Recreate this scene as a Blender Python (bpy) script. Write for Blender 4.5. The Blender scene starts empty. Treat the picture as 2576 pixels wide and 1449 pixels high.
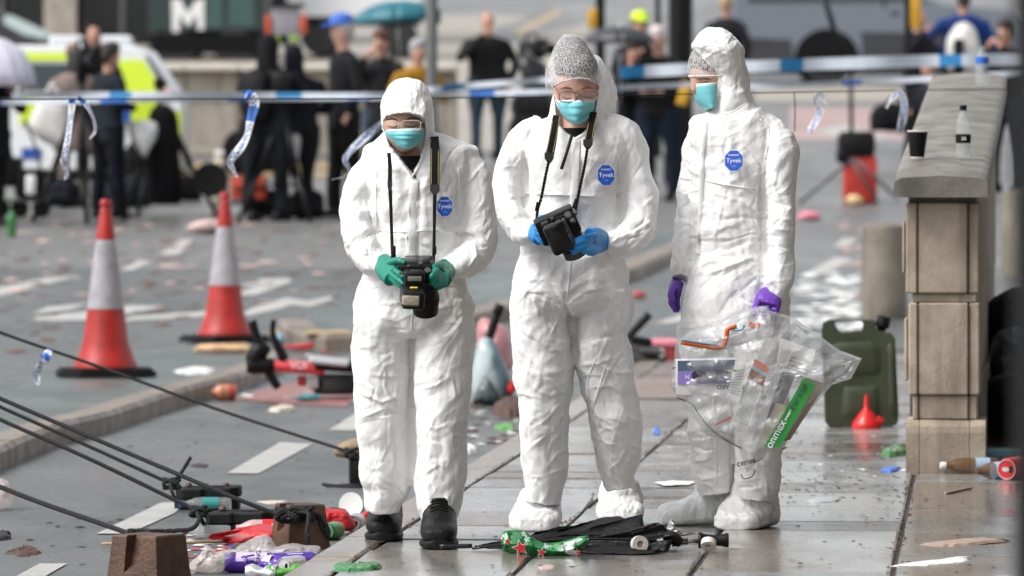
import bpy, bmesh, math, random
import numpy as np
from mathutils import Vector, Matrix, Euler
random.seed(7)
rng = np.random.default_rng(11)
S = bpy.context.scene
COL = S.collection
R = math.radians

# ------------------------------------------------------------------ camera, sky, sun, exposure
F, CX, HY, H = 14311.0, 1288.0, 390.0, 1.25      # 200 mm lens seen as 2576 px wide, eye 1.25 m above the pavement
cam_data = bpy.data.cameras.new('camera')
cam_data.lens = 200.0
cam_data.sensor_width = 36.0
cam_data.shift_y = -(724.5 - HY) / 2576.0
cam_data.clip_start = 0.5
cam_data.clip_end = 900.0
cam_data.dof.use_dof = True
cam_data.dof.focus_distance = 18.75
cam_data.dof.aperture_fstop = 4.9
cam = bpy.data.objects.new('camera', cam_data)
cam.location = (0, 0, H)
cam.rotation_euler = (R(90), 0, 0)
COL.objects.link(cam)
S.camera = cam

SUN_EL, SUN_AZ = 50.0, -116.0       # azimuth from +Y towards +X: behind the camera, well to the left
world = bpy.data.worlds.new('World')
S.world = world
world.use_nodes = True
wn = world.node_tree
wn.nodes.clear()
sky = wn.nodes.new('ShaderNodeTexSky')
sky.sky_type = 'NISHITA'
sky.sun_disc = False
sky.sun_elevation = R(SUN_EL)
sky.sun_rotation = R(SUN_AZ)
sky.air_density = 1.0
sky.dust_density = 3.0
hsv = wn.nodes.new('ShaderNodeHueSaturation')
hsv.inputs['Saturation'].default_value = 0.18      # an even grey cloud layer
bg = wn.nodes.new('ShaderNodeBackground')
bg.inputs['Strength'].default_value = 0.14
wo = wn.nodes.new('ShaderNodeOutputWorld')
wn.links.new(sky.outputs[0], hsv.inputs['Color'])
wn.links.new(hsv.outputs[0], bg.inputs['Color'])
wn.links.new(bg.outputs[0], wo.inputs['Surface'])

sl = bpy.data.lights.new('sun', 'SUN')
sl.energy = 1.5
sl.angle = R(25)
sl.color = (1.0, 0.97, 0.93)
sun = bpy.data.objects.new('sun', sl)
sd = Vector((math.sin(R(SUN_AZ)) * math.cos(R(SUN_EL)), math.cos(R(SUN_AZ)) * math.cos(R(SUN_EL)), math.sin(R(SUN_EL))))
sun.rotation_euler = sd.to_track_quat('Z', 'Y').to_euler()
sun.location = sd * 60
COL.objects.link(sun)

S.view_settings.view_transform = 'Standard'
S.view_settings.look = 'None'
S.view_settings.gamma = 1.0
S.view_settings.exposure = 0.78
S.view_settings.use_curve_mapping = False
S.cycles.use_denoising = True
S.cycles.max_bounces = 10
S.cycles.transparent_max_bounces = 16
S.cycles.sample_clamp_indirect = 6.0

# ------------------------------------------------------------------ places: a photo pixel (2576 wide) at a depth, or on the ground
def W(px, py, Y):
    return Vector(((px - CX) / F * Y, Y, H - (py - HY) / F * Y))
ZR, SLOPE, Y0 = -0.10, 0.045, 36.4
def zroad(Y):
    return ZR + SLOPE * max(0.0, Y - Y0)
def G(px, py, z=0.0):                      # on a level plane z
    return W(px, py, (H - z) * F / (py - HY))
def GR(px, py, dz=0.0):                    # on the road, which rises beyond Y0
    y = (H - ZR - dz) * F / max(1e-3, (py - HY)) if py > HY + 10 else 1e9
    if y > Y0:
        y = (H - ZR - dz + SLOPE * Y0) / ((py - HY) / F + SLOPE)
    return W(px, py, y)
def PX(v):                                 # world -> photo pixel
    return (CX + v[0] / v[1] * F, HY + (H - v[2]) / v[1] * F)

# ------------------------------------------------------------------ linking, naming
def link(name, mesh, mat=None, parent=None):
    o = bpy.data.objects.new(name, mesh)
    COL.objects.link(o)
    if mat is not None:
        for m in (mat if isinstance(mat, (list, tuple)) else [mat]):
            mesh.materials.append(m)
    if parent is not None:
        o.parent = parent
        o.matrix_parent_inverse = Matrix.Translation(-Vector(parent.location)) if parent.parent is None else Matrix()
    return o
def tag(o, label, cat, group=None):
    o['label'] = label
    o['category'] = cat
    if group:
        o['group'] = group
    return o
def thing(name, label, cat, loc=(0, 0, 0), group=None):
    o = bpy.data.objects.new(name, None)
    o.empty_display_size = 0.1
    o.location = loc
    COL.objects.link(o)
    return tag(o, label, cat, group)
def sub(o, parent):                        # parent without moving, below a part
    o.parent = parent
    return o
def struct(o):
    o['kind'] = 'structure'
    return o
def stuff(o):
    o['kind'] = 'stuff'
    return o

# ------------------------------------------------------------------ materials
MATS = {}
def nt_of(name):
    m = bpy.data.materials.new(name)
    m.use_nodes = True
    nt = m.node_tree
    b = nt.nodes['Principled BSDF']
    return m, nt, b
def ramp(nt, fac, stops):
    r = nt.nodes.new('ShaderNodeValToRGB')
    while len(r.color_ramp.elements) < len(stops):
        r.color_ramp.elements.new(0.5)
    for e, (p, c) in zip(r.color_ramp.elements, stops):
        e.position = p
        e.color = (*c, 1) if not isinstance(c, (int, float)) else (c, c, c, 1)
    nt.links.new(fac, r.inputs[0])
    return r.outputs[0]
def noise(nt, scale, detail=4, rough=0.55, dist=0.0, stretch=None, kind='FBM'):
    tc = nt.nodes.new('ShaderNodeTexCoord')
    mp = nt.nodes.new('ShaderNodeMapping')
    nt.links.new(tc.outputs['Object'], mp.inputs[0])
    if stretch:
        mp.inputs['Scale'].default_value = stretch
    n = nt.nodes.new('ShaderNodeTexNoise')
    n.noise_type = kind
    n.inputs['Scale'].default_value = scale
    n.inputs['Detail'].default_value = detail
    n.inputs['Roughness'].default_value = rough
    n.inputs['Distortion'].default_value = dist
    nt.links.new(mp.outputs[0], n.inputs['Vector'])
    return n.outputs[0]
def mix(nt, fac, a, b):
    n = nt.nodes.new('ShaderNodeMix')
    n.data_type = 'RGBA'
    for s, v in ((0, fac), (6, a), (7, b)):
        if isinstance(v, bpy.types.NodeSocket):
            nt.links.new(v, n.inputs[s])
        else:
            n.inputs[s].default_value = v if s == 0 else (*v, 1)
    return n.outputs[2]
def bump(nt, b, h, strength=0.3, dist=0.01):
    n = nt.nodes.new('ShaderNodeBump')
    n.inputs['Strength'].default_value = strength
    n.inputs['Distance'].default_value = dist
    nt.links.new(h, n.inputs['Height'])
    if b.inputs['Normal'].is_linked:
        nt.links.new(b.inputs['Normal'].links[0].from_socket, n.inputs['Normal'])
    nt.links.new(n.outputs[0], b.inputs['Normal'])
def mat(name, col, rough=0.5, metal=0.0, var=0.12, vscale=8.0, bmp=0.0, bscale=60.0, coat=0.0, alpha=1.0, trans=0.0, spec=0.5, emit=None):
    if name in MATS:
        return MATS[name]
    m, nt, b = nt_of(name)
    n = noise(nt, vscale, 5)
    lo = tuple(max(0, c * (1 - var)) for c in col)
    hi = tuple(min(1, c * (1 + var)) for c in col)
    nt.links.new(ramp(nt, n, [(0.3, lo), (0.7, hi)]), b.inputs['Base Color'])
    b.inputs['Roughness'].default_value = rough
    b.inputs['Metallic'].default_value = metal
    b.inputs['Specular IOR Level'].default_value = spec
    b.inputs['Coat Weight'].default_value = coat
    b.inputs['Alpha'].default_value = alpha
    b.inputs['Transmission Weight'].default_value = trans
    if bmp:
        bump(nt, b, noise(nt, bscale, 4), bmp, 0.01)
    MATS[name] = m
    return m

# ------------------------------------------------------------------ mesh builders
def mesh_from(verts, faces, smooth=True, name='mesh'):
    me = bpy.data.meshes.new(name)
    me.from_pydata([tuple(v) for v in verts], [], [tuple(f) for f in faces])
    me.update()
    if smooth:
        me.polygons.foreach_set('use_smooth', [True] * len(me.polygons))
    return me
class MB:                                   # collects shapes into one mesh
    def __init__(self):
        self.v, self.f, self.m = [], [], []
    def add(self, v, f, mi=0):
        o = len(self.v)
        self.v += [tuple(p) for p in v]
        self.f += [tuple(i + o for i in q) for q in f]
        self.m += [mi] * len(f)
        return self
    def mesh(self, smooth=True, angle=None):
        me = mesh_from(self.v, self.f, smooth)
        if any(self.m):
            me.polygons.foreach_set('material_index', self.m)
        if angle is not None and smooth:
            try:
                me.set_sharp_from_angle(angle=R(angle))
            except Exception:
                pass
        return me
def box_vf(x0, x1, y0, y1, z0, z1):
    v = [(x0, y0, z0), (x1, y0, z0), (x1, y1, z0), (x0, y1, z0), (x0, y0, z1), (x1, y0, z1), (x1, y1, z1), (x0, y1, z1)]
    f = [(0, 3, 2, 1), (4, 5, 6, 7), (0, 1, 5, 4), (1, 2, 6, 5), (2, 3, 7, 6), (3, 0, 4, 7)]
    return v, f
def bbox_vf(sx, sy, sz, bev=0.005, M=None, seg=1):     # bevelled box, centred, optional matrix
    bm = bmesh.new()
    bmesh.ops.create_cube(bm, size=1.0)
    for v in bm.verts:
        v.co = Vector((v.co.x * sx, v.co.y * sy, v.co.z * sz))
    if bev > 0:
        bmesh.ops.bevel(bm, geom=bm.edges[:], offset=min(bev, 0.45 * min(sx, sy, sz)), segments=seg, affect='EDGES', profile=0.5)
    bm.verts.index_update()
    v = [(M @ p.co if M else p.co.copy()) for p in bm.verts]
    f = [[q.index for q in p.verts] for p in bm.faces]
    bm.free()
    return v, f
def TR(loc, rot=(0, 0, 0)):
    return Matrix.Translation(Vector(loc)) @ Euler(rot).to_matrix().to_4x4()
def obox(name, loc, size, m, parent=None, bev=0.004, rot=(0, 0, 0), seg=1):
    mb = MB().add(*bbox_vf(*size, bev, TR(loc, rot), seg))
    return link(name, mb.mesh(True, 35), m, parent)
def cat(P, n):                              # Catmull-Rom resample of rows
    P = np.asarray(P, float)
    if len(P) == 2:
        t = np.linspace(0, 1, n)[:, None]
        return P[0] * (1 - t) + P[1] * t
    Q = np.vstack([2 * P[0] - P[1], P, 2 * P[-1] - P[-2]])
    out = []
    segs = len(P) - 1
    for u in np.linspace(0, segs - 1e-6, n):
        i = int(u); t = u - i
        a, b, c, d = Q[i], Q[i + 1], Q[i + 2], Q[i + 3]
        out.append(0.5 * (2 * b + (c - a) * t + (2 * a - 5 * b + 4 * c - d) * t * t + (3 * b - a - 3 * c + d) * t ** 3))
    return np.array(out)
def tube_vf(C, rx, ry, seg=20, depth=(0, 1, 0), power=2.0, caps=True, level=False):
    C = np.asarray(C, float); n = len(C)
    T = np.gradient(C, axis=0)
    T /= np.linalg.norm(T, axis=1)[:, None] + 1e-12
    if level:
        T = np.tile(np.array([0, 0, -1.0]), (n, 1))
    D = np.asarray(depth, float)
    V = []; th = np.linspace(0, 2 * np.pi, seg, endpoint=False)
    co, si = np.cos(th), np.sin(th)
    e = 2.0 / power
    co = np.sign(co) * np.abs(co) ** e; si = np.sign(si) * np.abs(si) ** e
    for i in range(n):
        d = D - T[i] * np.dot(D, T[i])
        if np.linalg.norm(d) < 1e-4:
            d = np.array([0, 0, 1.0]) - T[i] * T[i][2]
        d /= np.linalg.norm(d)
        s = np.cross(T[i], d)
        V.append(C[i] + np.outer(co * rx[i], s) + np.outer(si * ry[i], d))
    V = np.vstack(V)
    Fc = []
    for i in range(n - 1):
        for j in range(seg):
            k = (j + 1) % seg
            Fc.append((i * seg + j, i * seg + k, (i + 1) * seg + k, (i + 1) * seg + j))
    if caps:
        V = np.vstack([V, C[0], C[-1]])
        for j in range(seg):
            k = (j + 1) % seg
            Fc.append((n * seg, k, j))
            Fc.append((n * seg + 1, (n - 1) * seg + j, (n - 1) * seg + k))
    return V, Fc
def cord_vf(pts, r, n=24, seg=8, smooth=True):   # round cord through world points
    P = np.array([tuple(p) for p in pts], float)
    C = cat(P, n) if smooth else P
    rr = np.full(len(C), r) if np.isscalar(r) else np.interp(np.linspace(0, 1, len(C)), np.linspace(0, 1, len(r)), r)
    return tube_vf(C, rr, rr, seg, depth=(0.13, 0.31, 0.94))
def cord(name, pts, r, m, parent=None, n=24, seg=8, smooth=True):
    return link(name, MB().add(*cord_vf(pts, r, n, seg, smooth)).mesh(), m, parent)
def lathe_vf(prof, seg=24, M=None, axis='z'):
    V, Fc = [], []
    n = len(prof)
    for r, z in prof:
        for j in range(seg):
            a = 2 * math.pi * j / seg
            p = Vector((r * math.cos(a), r * math.sin(a), z))
            V.append(M @ p if M else p)
    for i in range(n - 1):
        for j in range(seg):
            k = (j + 1) % seg
            Fc.append((i * seg + j, i * seg + k, (i + 1) * seg + k, (i + 1) * seg + j))
    if prof[0][0] > 1e-5:
        Fc.append(tuple(range(seg))[::-1])
    if prof[-1][0] > 1e-5:
        Fc.append(tuple((n - 1) * seg + j for j in range(seg)))
    return V, Fc
def lathe(name, prof, m, parent=None, M=None, seg=24, angle=40):
    return link(name, MB().add(*lathe_vf(prof, seg, M)).mesh(True, angle), m, parent)
def prism_vf(poly, h, M=None):               # polygon in xy, extruded 0..h
    n = len(poly)
    v = [Vector((p[0], p[1], 0)) for p in poly] + [Vector((p[0], p[1], h)) for p in poly]
    if M:
        v = [M @ p for p in v]
    f = [tuple(range(n))[::-1], tuple(range(n, 2 * n))] + [(i, (i + 1) % n, n + (i + 1) % n, n + i) for i in range(n)]
    return v, f
# ---- 3-D noise in numpy
_perm = np.random.default_rng(5).permutation(256)
_perm = np.concatenate([_perm, _perm, _perm])
_grad = np.random.default_rng(6).normal(size=(256, 3))
_grad /= np.linalg.norm(_grad, axis=1)[:, None]
def perlin(P):
    P = np.asarray(P, float) + 100.0
    I = np.floor(P).astype(int); f = P - I; I &= 255
    u = f * f * f * (f * (f * 6 - 15) + 10)
    out = 0
    for dx in (0, 1):
        for dy in (0, 1):
            for dz in (0, 1):
                h = _perm[_perm[_perm[I[:, 0] + dx] + I[:, 1] + dy] + I[:, 2] + dz]
                g = _grad[h]
                d = (g * (f - np.array([dx, dy, dz]))).sum(1)
                w = (u[:, 0] if dx else 1 - u[:, 0]) * (u[:, 1] if dy else 1 - u[:, 1]) * (u[:, 2] if dz else 1 - u[:, 2])
                out = out + w * d
    return out
def ridged(P):                               # sharp creases, 0..1
    return 1 - np.abs(perlin(P)) * 2.2
def crumple(P, f):                           # crumpled-sheet height
    w = np.stack([perlin(P * f * 0.7 + 9), perlin(P * f * 0.7 + 31), perlin(P * f * 0.7 + 57)], 1) * 0.6
    q = P * f + w
    return 0.6 * np.abs(perlin(q)) + 0.3 * np.abs(perlin(q * 2.1 + 17)) + 0.16 * np.abs(perlin(q * 4.3 + 41))
def facets(P, seed, n=8):                    # long straight creases with flat faces between, fading in and out
    r = np.random.default_rng(seed); h = np.zeros(len(P))
    for k in range(n):
        d = r.normal(size=3); d[1] *= .35; d /= np.linalg.norm(d); f = r.uniform(5, 13)
        wv = perlin(P * 3.1 + k * 7.7) * .75 + perlin(P * 8.3 + k * 3.3) * .18
        t = (P @ d) * f + wv + r.uniform(0, 9)
        tri = np.abs((t % 1.0) - .5 - .22 * (r.random() - .5)) * 2
        mk = np.clip(perlin(P * np.array([4.2, 4.2, 3.2]) + 50 + k * 11.3) * 2.6 + .12, 0, 1)
        h += tri * mk / f * 6.5
    return h
def remesh(parts, voxel, smooth=4, factor=0.5):
    mb = MB()
    for v, f in parts:
        mb.add(v, f)
    me = mb.mesh()
    o = bpy.data.objects.new('tmp', me)
    COL.objects.link(o)
    r = o.modifiers.new('r', 'REMESH'); r.mode = 'VOXEL'; r.voxel_size = voxel
    if smooth:
        s = o.modifiers.new('s', 'SMOOTH'); s.factor = factor; s.iterations = smooth
    dg = bpy.context.evaluated_depsgraph_get()
    dg.update()
    out = bpy.data.meshes.new_from_object(o.evaluated_get(dg))
    bpy.data.objects.remove(o)
    bpy.data.meshes.remove(me)
    out.polygons.foreach_set('use_smooth', [True] * len(out.polygons))
    return out
def get_vn(me):
    n = len(me.vertices)
    v = np.empty(n * 3); me.vertices.foreach_get('co', v)
    nn = np.empty(n * 3); me.vertex_normals.foreach_get('vector', nn)
    return v.reshape(-1, 3), nn.reshape(-1, 3)
def set_v(me, v):
    me.vertices.foreach_set('co', np.ascontiguousarray(v).ravel())
    me.update()
def inside(poly, X, Y):
    res = np.zeros(len(X), bool); n = len(poly); j = n - 1
    for i in range(n):
        xi, yi = poly[i]; xj, yj = poly[j]
        c = ((yi > Y) != (yj > Y)) & (X < (xj - xi) * (Y - yi) / (yj - yi + 1e-12) + xi)
        res ^= c; j = i
    return res
def seg_dist(X, Y, a, b):
    dx, dy = b[0] - a[0], b[1] - a[1]
    L = dx * dx + dy * dy + 1e-9
    t = np.clip(((X - a[0]) * dx + (Y - a[1]) * dy) / L, 0, 1)
    return np.hypot(X - a[0] - t * dx, Y - a[1] - t * dy), t
def poly_dist(poly, X, Y):
    d = np.full(len(X), 1e9)
    for i in range(len(poly)):
        d = np.minimum(d, seg_dist(X, Y, poly[i], poly[(i + 1) % len(poly)])[0])
    return d
def pillow_vf(poly, th, rings=8, back=0.5, crump=0.0, cf=20, center=None, n=None, flat=False):
    """closed cushion over a star-shaped outline given as world points; swells along the view axis (or up if flat)"""
    P = np.array([tuple(p) for p in poly], float)
    if n:
        P = cat(np.vstack([P, P[:1]]), n + 1)[:-1]
    c = P.mean(0) if center is None else np.array(tuple(center), float)
    ax = np.array([0, 0, 1.0]) if flat else np.array([0, -1.0, 0])
    m = len(P); V = []; Fc = []
    rr = [1 - k / rings for k in range(rings)]
    for r in rr:
        V.append(c + (P - c) * r + ax * th * math.sqrt(max(0, 1 - r ** 3)))
    V = np.vstack(V + [c + ax * th])
    top = rings * m
    for k in range(rings - 1):
        for j in range(m):
            q = (j + 1) % m
            Fc.append((k * m + j, k * m + q, (k + 1) * m + q, (k + 1) * m + j))
    for j in range(m):
        Fc.append(((rings - 1) * m + j, (rings - 1) * m + (j + 1) % m, top))
    o = len(V); B = []
    rb = [r for r in rr[1:]]
    for r in rb:
        B.append(c + (P - c) * r - ax * th * back * math.sqrt(max(0, 1 - r ** 3)))
    V = np.vstack([V] + B + [c - ax * th * back])
    L = len(V) - 1
    for j in range(m):
        q = (j + 1) % m
        Fc.append((q, j, o + j, o + q))
        for k in range(len(rb) - 1):
            Fc.append((o + k * m + q, o + k * m + j, o + (k + 1) * m + j, o + (k + 1) * m + q))
        Fc.append((o + (len(rb) - 1) * m + q, o + (len(rb) - 1) * m + j, L))
    if crump:
        h = crumple(V, cf) - 0.25
        V = V + np.outer(h * crump, ax) + np.stack([perlin(V * cf + 3), perlin(V * cf + 8), perlin(V * cf + 13)], 1) * crump * 0.3
    return V, Fc
def text_mesh(s, size=1.0, extrude=0.0, bold=0.0):
    cu = bpy.data.curves.new('txt', 'FONT')
    cu.body = s; cu.size = size; cu.extrude = extrude; cu.offset = bold
    cu.align_x = 'CENTER'; cu.align_y = 'CENTER'
    o = bpy.data.objects.new('txt', cu); COL.objects.link(o)
    dg = bpy.context.evaluated_depsgraph_get(); dg.update()
    me = bpy.data.meshes.new_from_object(o.evaluated_get(dg))
    bpy.data.objects.remove(o); bpy.data.curves.remove(cu)
    return me
def text(name, s, M, size, m, parent, bold=0.0):
    me = text_mesh(s, size, 0.0, bold)
    me.transform(M)
    return link(name, me, m, parent)
FACE = Matrix(((1, 0, 0, 0), (0, 0, -1, 0), (0, 1, 0, 0), (0, 0, 0, 1)))     # xy plane turned to face the camera (-Y)
# ------------------------------------------------------------------ setting materials
def wet(name, c1, c2, r1, r2, nscale, stretch=(1, 1, 1), bs=0.25, bscale=300, bd=0.004, dark=0.5, spots=True):
    m, nt, b = nt_of(name)
    big = noise(nt, nscale, 6, 0.6, 0.3, stretch)
    col = ramp(nt, big, [(0.35, c1), (0.66, c2)])
    fine = noise(nt, 75, 4, 0.75)
    col = mix(nt, 0.5, col, ramp(nt, fine, [(0.3, tuple(c * 0.5 for c in c1)), (0.7, tuple(min(1, c * 1.5) for c in c2))]))
    nt.links.new(col, b.inputs['Base Color'])
    w2 = noise(nt, nscale * 1.7, 5, 0.6, 0.4, stretch)
    nt.links.new(ramp(nt, w2, [(0.38, r1), (0.62, r2)]), b.inputs['Roughness'])
    b.inputs['Specular IOR Level'].default_value = 0.5
    bump(nt, b, noise(nt, bscale, 3, 0.6), bs, bd)
    bump(nt, b, noise(nt, nscale * 3, 4, 0.6), bs * 0.4, 0.008)
    return m
M_road = wet('wet asphalt', (0.058, 0.066, 0.065), (0.115, 0.123, 0.121), 0.22, 0.50, 0.9, (1, 0.35, 1), 0.55, 150, 0.007)
M_green = wet('green grey asphalt', (0.055, 0.074, 0.070), (0.105, 0.128, 0.122), 0.24, 0.5, 1.2, (1, 0.4, 1), 0.4, 220, 0.005)
M_farroad = wet('far road', (0.11, 0.11, 0.11), (0.165, 0.165, 0.163), 0.3, 0.55, 0.4, (1, 0.3, 1), 0.4, 120, 0.006)
M_plaza = wet('pale plaza stone', (0.25, 0.225, 0.19), (0.33, 0.305, 0.265), 0.4, 0.7, 0.4, (1, 0.3, 1), 0.3, 80, 0.004)
M_pink = wet('pink bus lane', (0.30, 0.20, 0.19), (0.38, 0.27, 0.26), 0.3, 0.6, 0.6, (1, 0.3, 1), 0.3, 100, 0.004)
SLABS = [wet('york slab %s' % w, a, c, r1, r2, 3.0, (1, 0.35, 1), 0.22, 130, 0.0028) for w, a, c, r1, r2 in (
    ('dark', (0.085, 0.078, 0.070), (0.17, 0.16, 0.148), 0.12, 0.42), ('brown', (0.11, 0.092, 0.075), (0.20, 0.175, 0.15), 0.10, 0.36),
    ('grey', (0.14, 0.14, 0.135), (0.25, 0.25, 0.245), 0.14, 0.42), ('pale', (0.21, 0.205, 0.195), (0.32, 0.315, 0.30), 0.12, 0.36))]
M_kerb = wet('kerb stone', (0.17, 0.135, 0.105), (0.27, 0.225, 0.185), 0.15, 0.45, 3.0, (1, 1, 1), 0.3, 120, 0.004)
M_kerb2 = wet('island kerb', (0.14, 0.11, 0.085), (0.25, 0.215, 0.18), 0.35, 0.65, 3.0, (1, 1, 1), 0.35, 90, 0.005)
for m_ in SLABS + [M_kerb]:                  # a thin film of water lies on the stone in patches
    nt_ = m_.node_tree; b_ = nt_.nodes['Principled BSDF']
    nt_.links.new(ramp(nt_, noise(nt_, 1.6, 5, 0.6, 0.4, (1, 0.45, 1)), [(0.40, 0.10), (0.60, 0.85)]), b_.inputs['Coat Weight'])
    b_.inputs['Coat Roughness'].default_value = 0.15
    b_.inputs['Coat IOR'].default_value = 1.4
M_joint = mat('joint soil', (0.045, 0.036, 0.028), 0.7, var=0.4, vscale=30, bmp=0.5, bscale=150)
M_white = wet('worn road paint', (0.30, 0.295, 0.275), (0.46, 0.455, 0.43), 0.35, 0.6, 3.0, (1, 1, 1), 0.35, 160, 0.004)
M_yellow = wet('worn yellow paint', (0.36, 0.24, 0.10), (0.46, 0.33, 0.15), 0.35, 0.6, 3.0, (1, 1, 1), 0.3, 160, 0.004)

# ------------------------------------------------------------------ ground sheets
def strip_sheet(name, rows, m):             # rows of (Y, z), wide sheet
    v, f = [], []
    for y, z in rows:
        for x in (-90, -30, -12, -4, 0, 4, 12, 30, 90):
            v.append((x, y, z))
    for i in range(len(rows) - 1):
        for j in range(8):
            f.append((i * 9 + j, i * 9 + j + 1, (i + 1) * 9 + j + 1, (i + 1) * 9 + j))
    return struct(link(name, mesh_from(v, f), m))
ys = [-40, 10, 20, 30, 34, 36.4, 37.4, 39, 42, 46]
strip_sheet('road', [(y, zroad(y)) for y in ys], M_road)
strip_sheet('far_road', [(y, zroad(y)) for y in (46, 52, 60, 75, 100, 140, 250)], M_farroad)
strip_sheet('terrain', [(y, zroad(y) - 0.5 - (1.5 if y > 240 else 0)) for y in (-60, 36.4, 250, 700)], M_farroad)

U = Vector((0.0826, 0.9966, 0)).normalized()      # along the street
V_ = Vector((U.y, -U.x, 0))                       # across, to the right
K0 = G(790, 1433)                                  # a point on the pavement kerb (middle of the kerb stone)
def st(u, v, z=0.0):                               # street coordinates
    p = K0 + U * u + V_ * v
    return Vector((p.x, p.y, z))
# pavement: bedding and individual slabs
pav = struct(link('pavement', MB().add(*(lambda a: (a, [(0, 1, 2, 3)]))([st(-14, 0.0, -0.012), st(-14, 8, -0.012), st(20, 8, -0.012), st(20, 0.0, -0.012)])).mesh(False), M_joint))
def slab(u0, u1, v0, v1, m, name='paving_slab', zt=0.0, sk=0.0, tilt=0.0):
    g = 0.008
    z1 = zt + random.uniform(-0.003, 0.003)
    gu = random.choice((.008, .012, .018, .024)) if name == 'paving_slab' else .006
    c = [(u0 + gu, v0 + g), (u1 - gu * .5, v0 + g + sk), (u1 - gu * .5, v1 - g + sk), (u0 + gu, v1 - g)]
    b = 0.007
    ci = [(u0 + gu + b, v0 + g + b), (u1 - gu * .5 - b, v0 + g + b + sk), (u1 - gu * .5 - b, v1 - g - b + sk), (u0 + gu + b, v1 - g - b)]
    lean = random.uniform(-tilt, tilt); lz = (-lean, lean, lean, -lean)
    v = [st(a, w, -0.05) for a, w in c] + [st(a, w, z1 - 0.006) for a, w in c] + [st(a, w, z1 + q) for (a, w), q in zip(ci, lz)]
    f = [(i, i + 4, (i + 1) % 4 + 4, (i + 1) % 4) for i in range(4)] + [(i + 4, i + 8, (i + 1) % 4 + 8, (i + 1) % 4 + 4) for i in range(4)] + [(8, 11, 10, 9)]
    f = [tuple(reversed(q)) for q in f]
    return link(name, mesh_from(v, f, False), m, pav)
random.seed(3)
# course lines across the pavement; joints along the street as in the photo
bands = [(0.075, 0.61), (0.61, 1.14), (1.14, 1.74), (1.74, 2.5), (2.5, 3.3), (3.3, 4.3), (4.3, 5.6)]
for bi, (v0, v1) in enumerate(bands):
    u = -4.0 + random.uniform(0, 0.5)
    while u < 18.5:
        L = random.choice((0.55, 0.62, 0.7, 0.8, 0.95))
        slab(u, u + L, v0, v1, random.choices(SLABS, (3, 4, 3, 2))[0], tilt=0.006)
        u += L
u = -4.3
while u < 18.5:
    L = random.uniform(0.85, 1.1)
    slab(u, u + L, -0.075, 0.075, M_kerb, 'kerb_stone', zt=0.004)
    u += L
kf = MB().add([st(-14, -0.07, -0.012), st(20, -0.07, -0.012), st(20, -0.07, -0.2), st(-14, -0.07, -0.2)], [(0, 1, 2, 3)])
link('kerb_face', kf.mesh(False), M_kerb, pav)
# far end of the pavement
# traffic island on the left with its kerb
front = [(-260, 1310), (0, 1186), (158, 1119), (264, 1092), (393, 1046), (527, 1006), (629, 976), (676, 954), (712, 934), (722, 922)]
fp = [GR(a, b) for a, b in front]
backl = [(712, 905), (680, 880), (640, 860), (450, 866), (300, 889), (135, 930), (0, 990), (-260, 1110)]
bp = [G(a, b, 0.0) for a, b in backl]
def kerbed(name, fpts, bpts, top, zt, w=0.16, n=60, m_top=None, rise=1):
    Fp = cat([tuple(p) for p in fpts], n)
    inner = []
    c = np.mean([tuple(p) for p in fpts + bpts], axis=0)
    out = []
    for i in range(n):
        t = Fp[min(i + 1, n - 1)] - Fp[max(i - 1, 0)]
        nrm = np.array([-t[1], t[0], 0]); nrm /= np.linalg.norm(nrm) + 1e-9
        inner.append(Fp[i] + nrm * w)
    root = struct(link(name, MB().add([(p[0], p[1], zt - 0.004 + rise * max(0, p[2] - ZR)) for p in inner] + [(p.x, p.y, zt - 0.004 + rise * max(0, zroad(p.y) - ZR)) for p in bpts], [tuple(range(n + len(bpts)))]).mesh(False), m_top))
    # single kerb stones along the front
    cum = np.concatenate([[0], np.cumsum(np.linalg.norm(np.diff(Fp, axis=0), axis=1))])
    L = cum[-1]; k = max(2, int(L / 0.92))
    for s in range(k):
        aa = np.linspace(s * L / k + 0.006, (s + 1) * L / k - 0.006, 4)
        O = np.stack([np.interp(aa, cum, Fp[:, q]) for q in range(3)], 1)
        I = np.stack([np.interp(aa, cum, np.array(inner)[:, q]) for q in range(3)], 1)
        dz = random.uniform(-0.003, 0.003)
        v = []
        for o_, i_ in zip(O, I):
            zz = max(0, zroad(o_[1]) - ZR)
            e = (i_ - o_) / np.linalg.norm(i_ - o_)
            v += [(o_[0], o_[1], ZR - 0.05 + zz), (o_[0], o_[1], zt - 0.02 + zz + dz), (o_[0] + e[0] * 0.02, o_[1] + e[1] * 0.02, zt + 0.003 + zz + dz), (i_[0], i_[1], zt + 0.003 + zz + dz), (i_[0], i_[1], ZR - 0.05 + zz)]
        f = []
        for q in range(3):
            for e_ in range(4):
                f.append((q * 5 + e_, q * 5 + e_ + 1, q * 5 + 5 + e_ + 1, q * 5 + 5 + e_))
        f += [(0, 4, 3, 2, 1), (15, 16, 17, 18, 19)]
        link('kerb_stone', mesh_from(v, [tuple(reversed(x)) for x in f], False), M_kerb2, root)
    return root
kerbed('traffic_island', fp, bp, None, 0.0, m_top=M_green, rise=0)
# second island further back
f2 = [(700, 838), (720, 858), (760, 876), (884, 883), (1040, 862), (1200, 826), (1400, 770), (1590, 709), (1690, 664), (1800, 620)]
b2 = [(1760, 600), (1560, 640), (1290, 705), (1000, 770), (886, 797), (760, 822)]
kerbed('crossing_island', [GR(a, b) for a, b in f2], [GR(a, b) for a, b in b2], None, 0.0, w=0.2, m_top=M_green)

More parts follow.
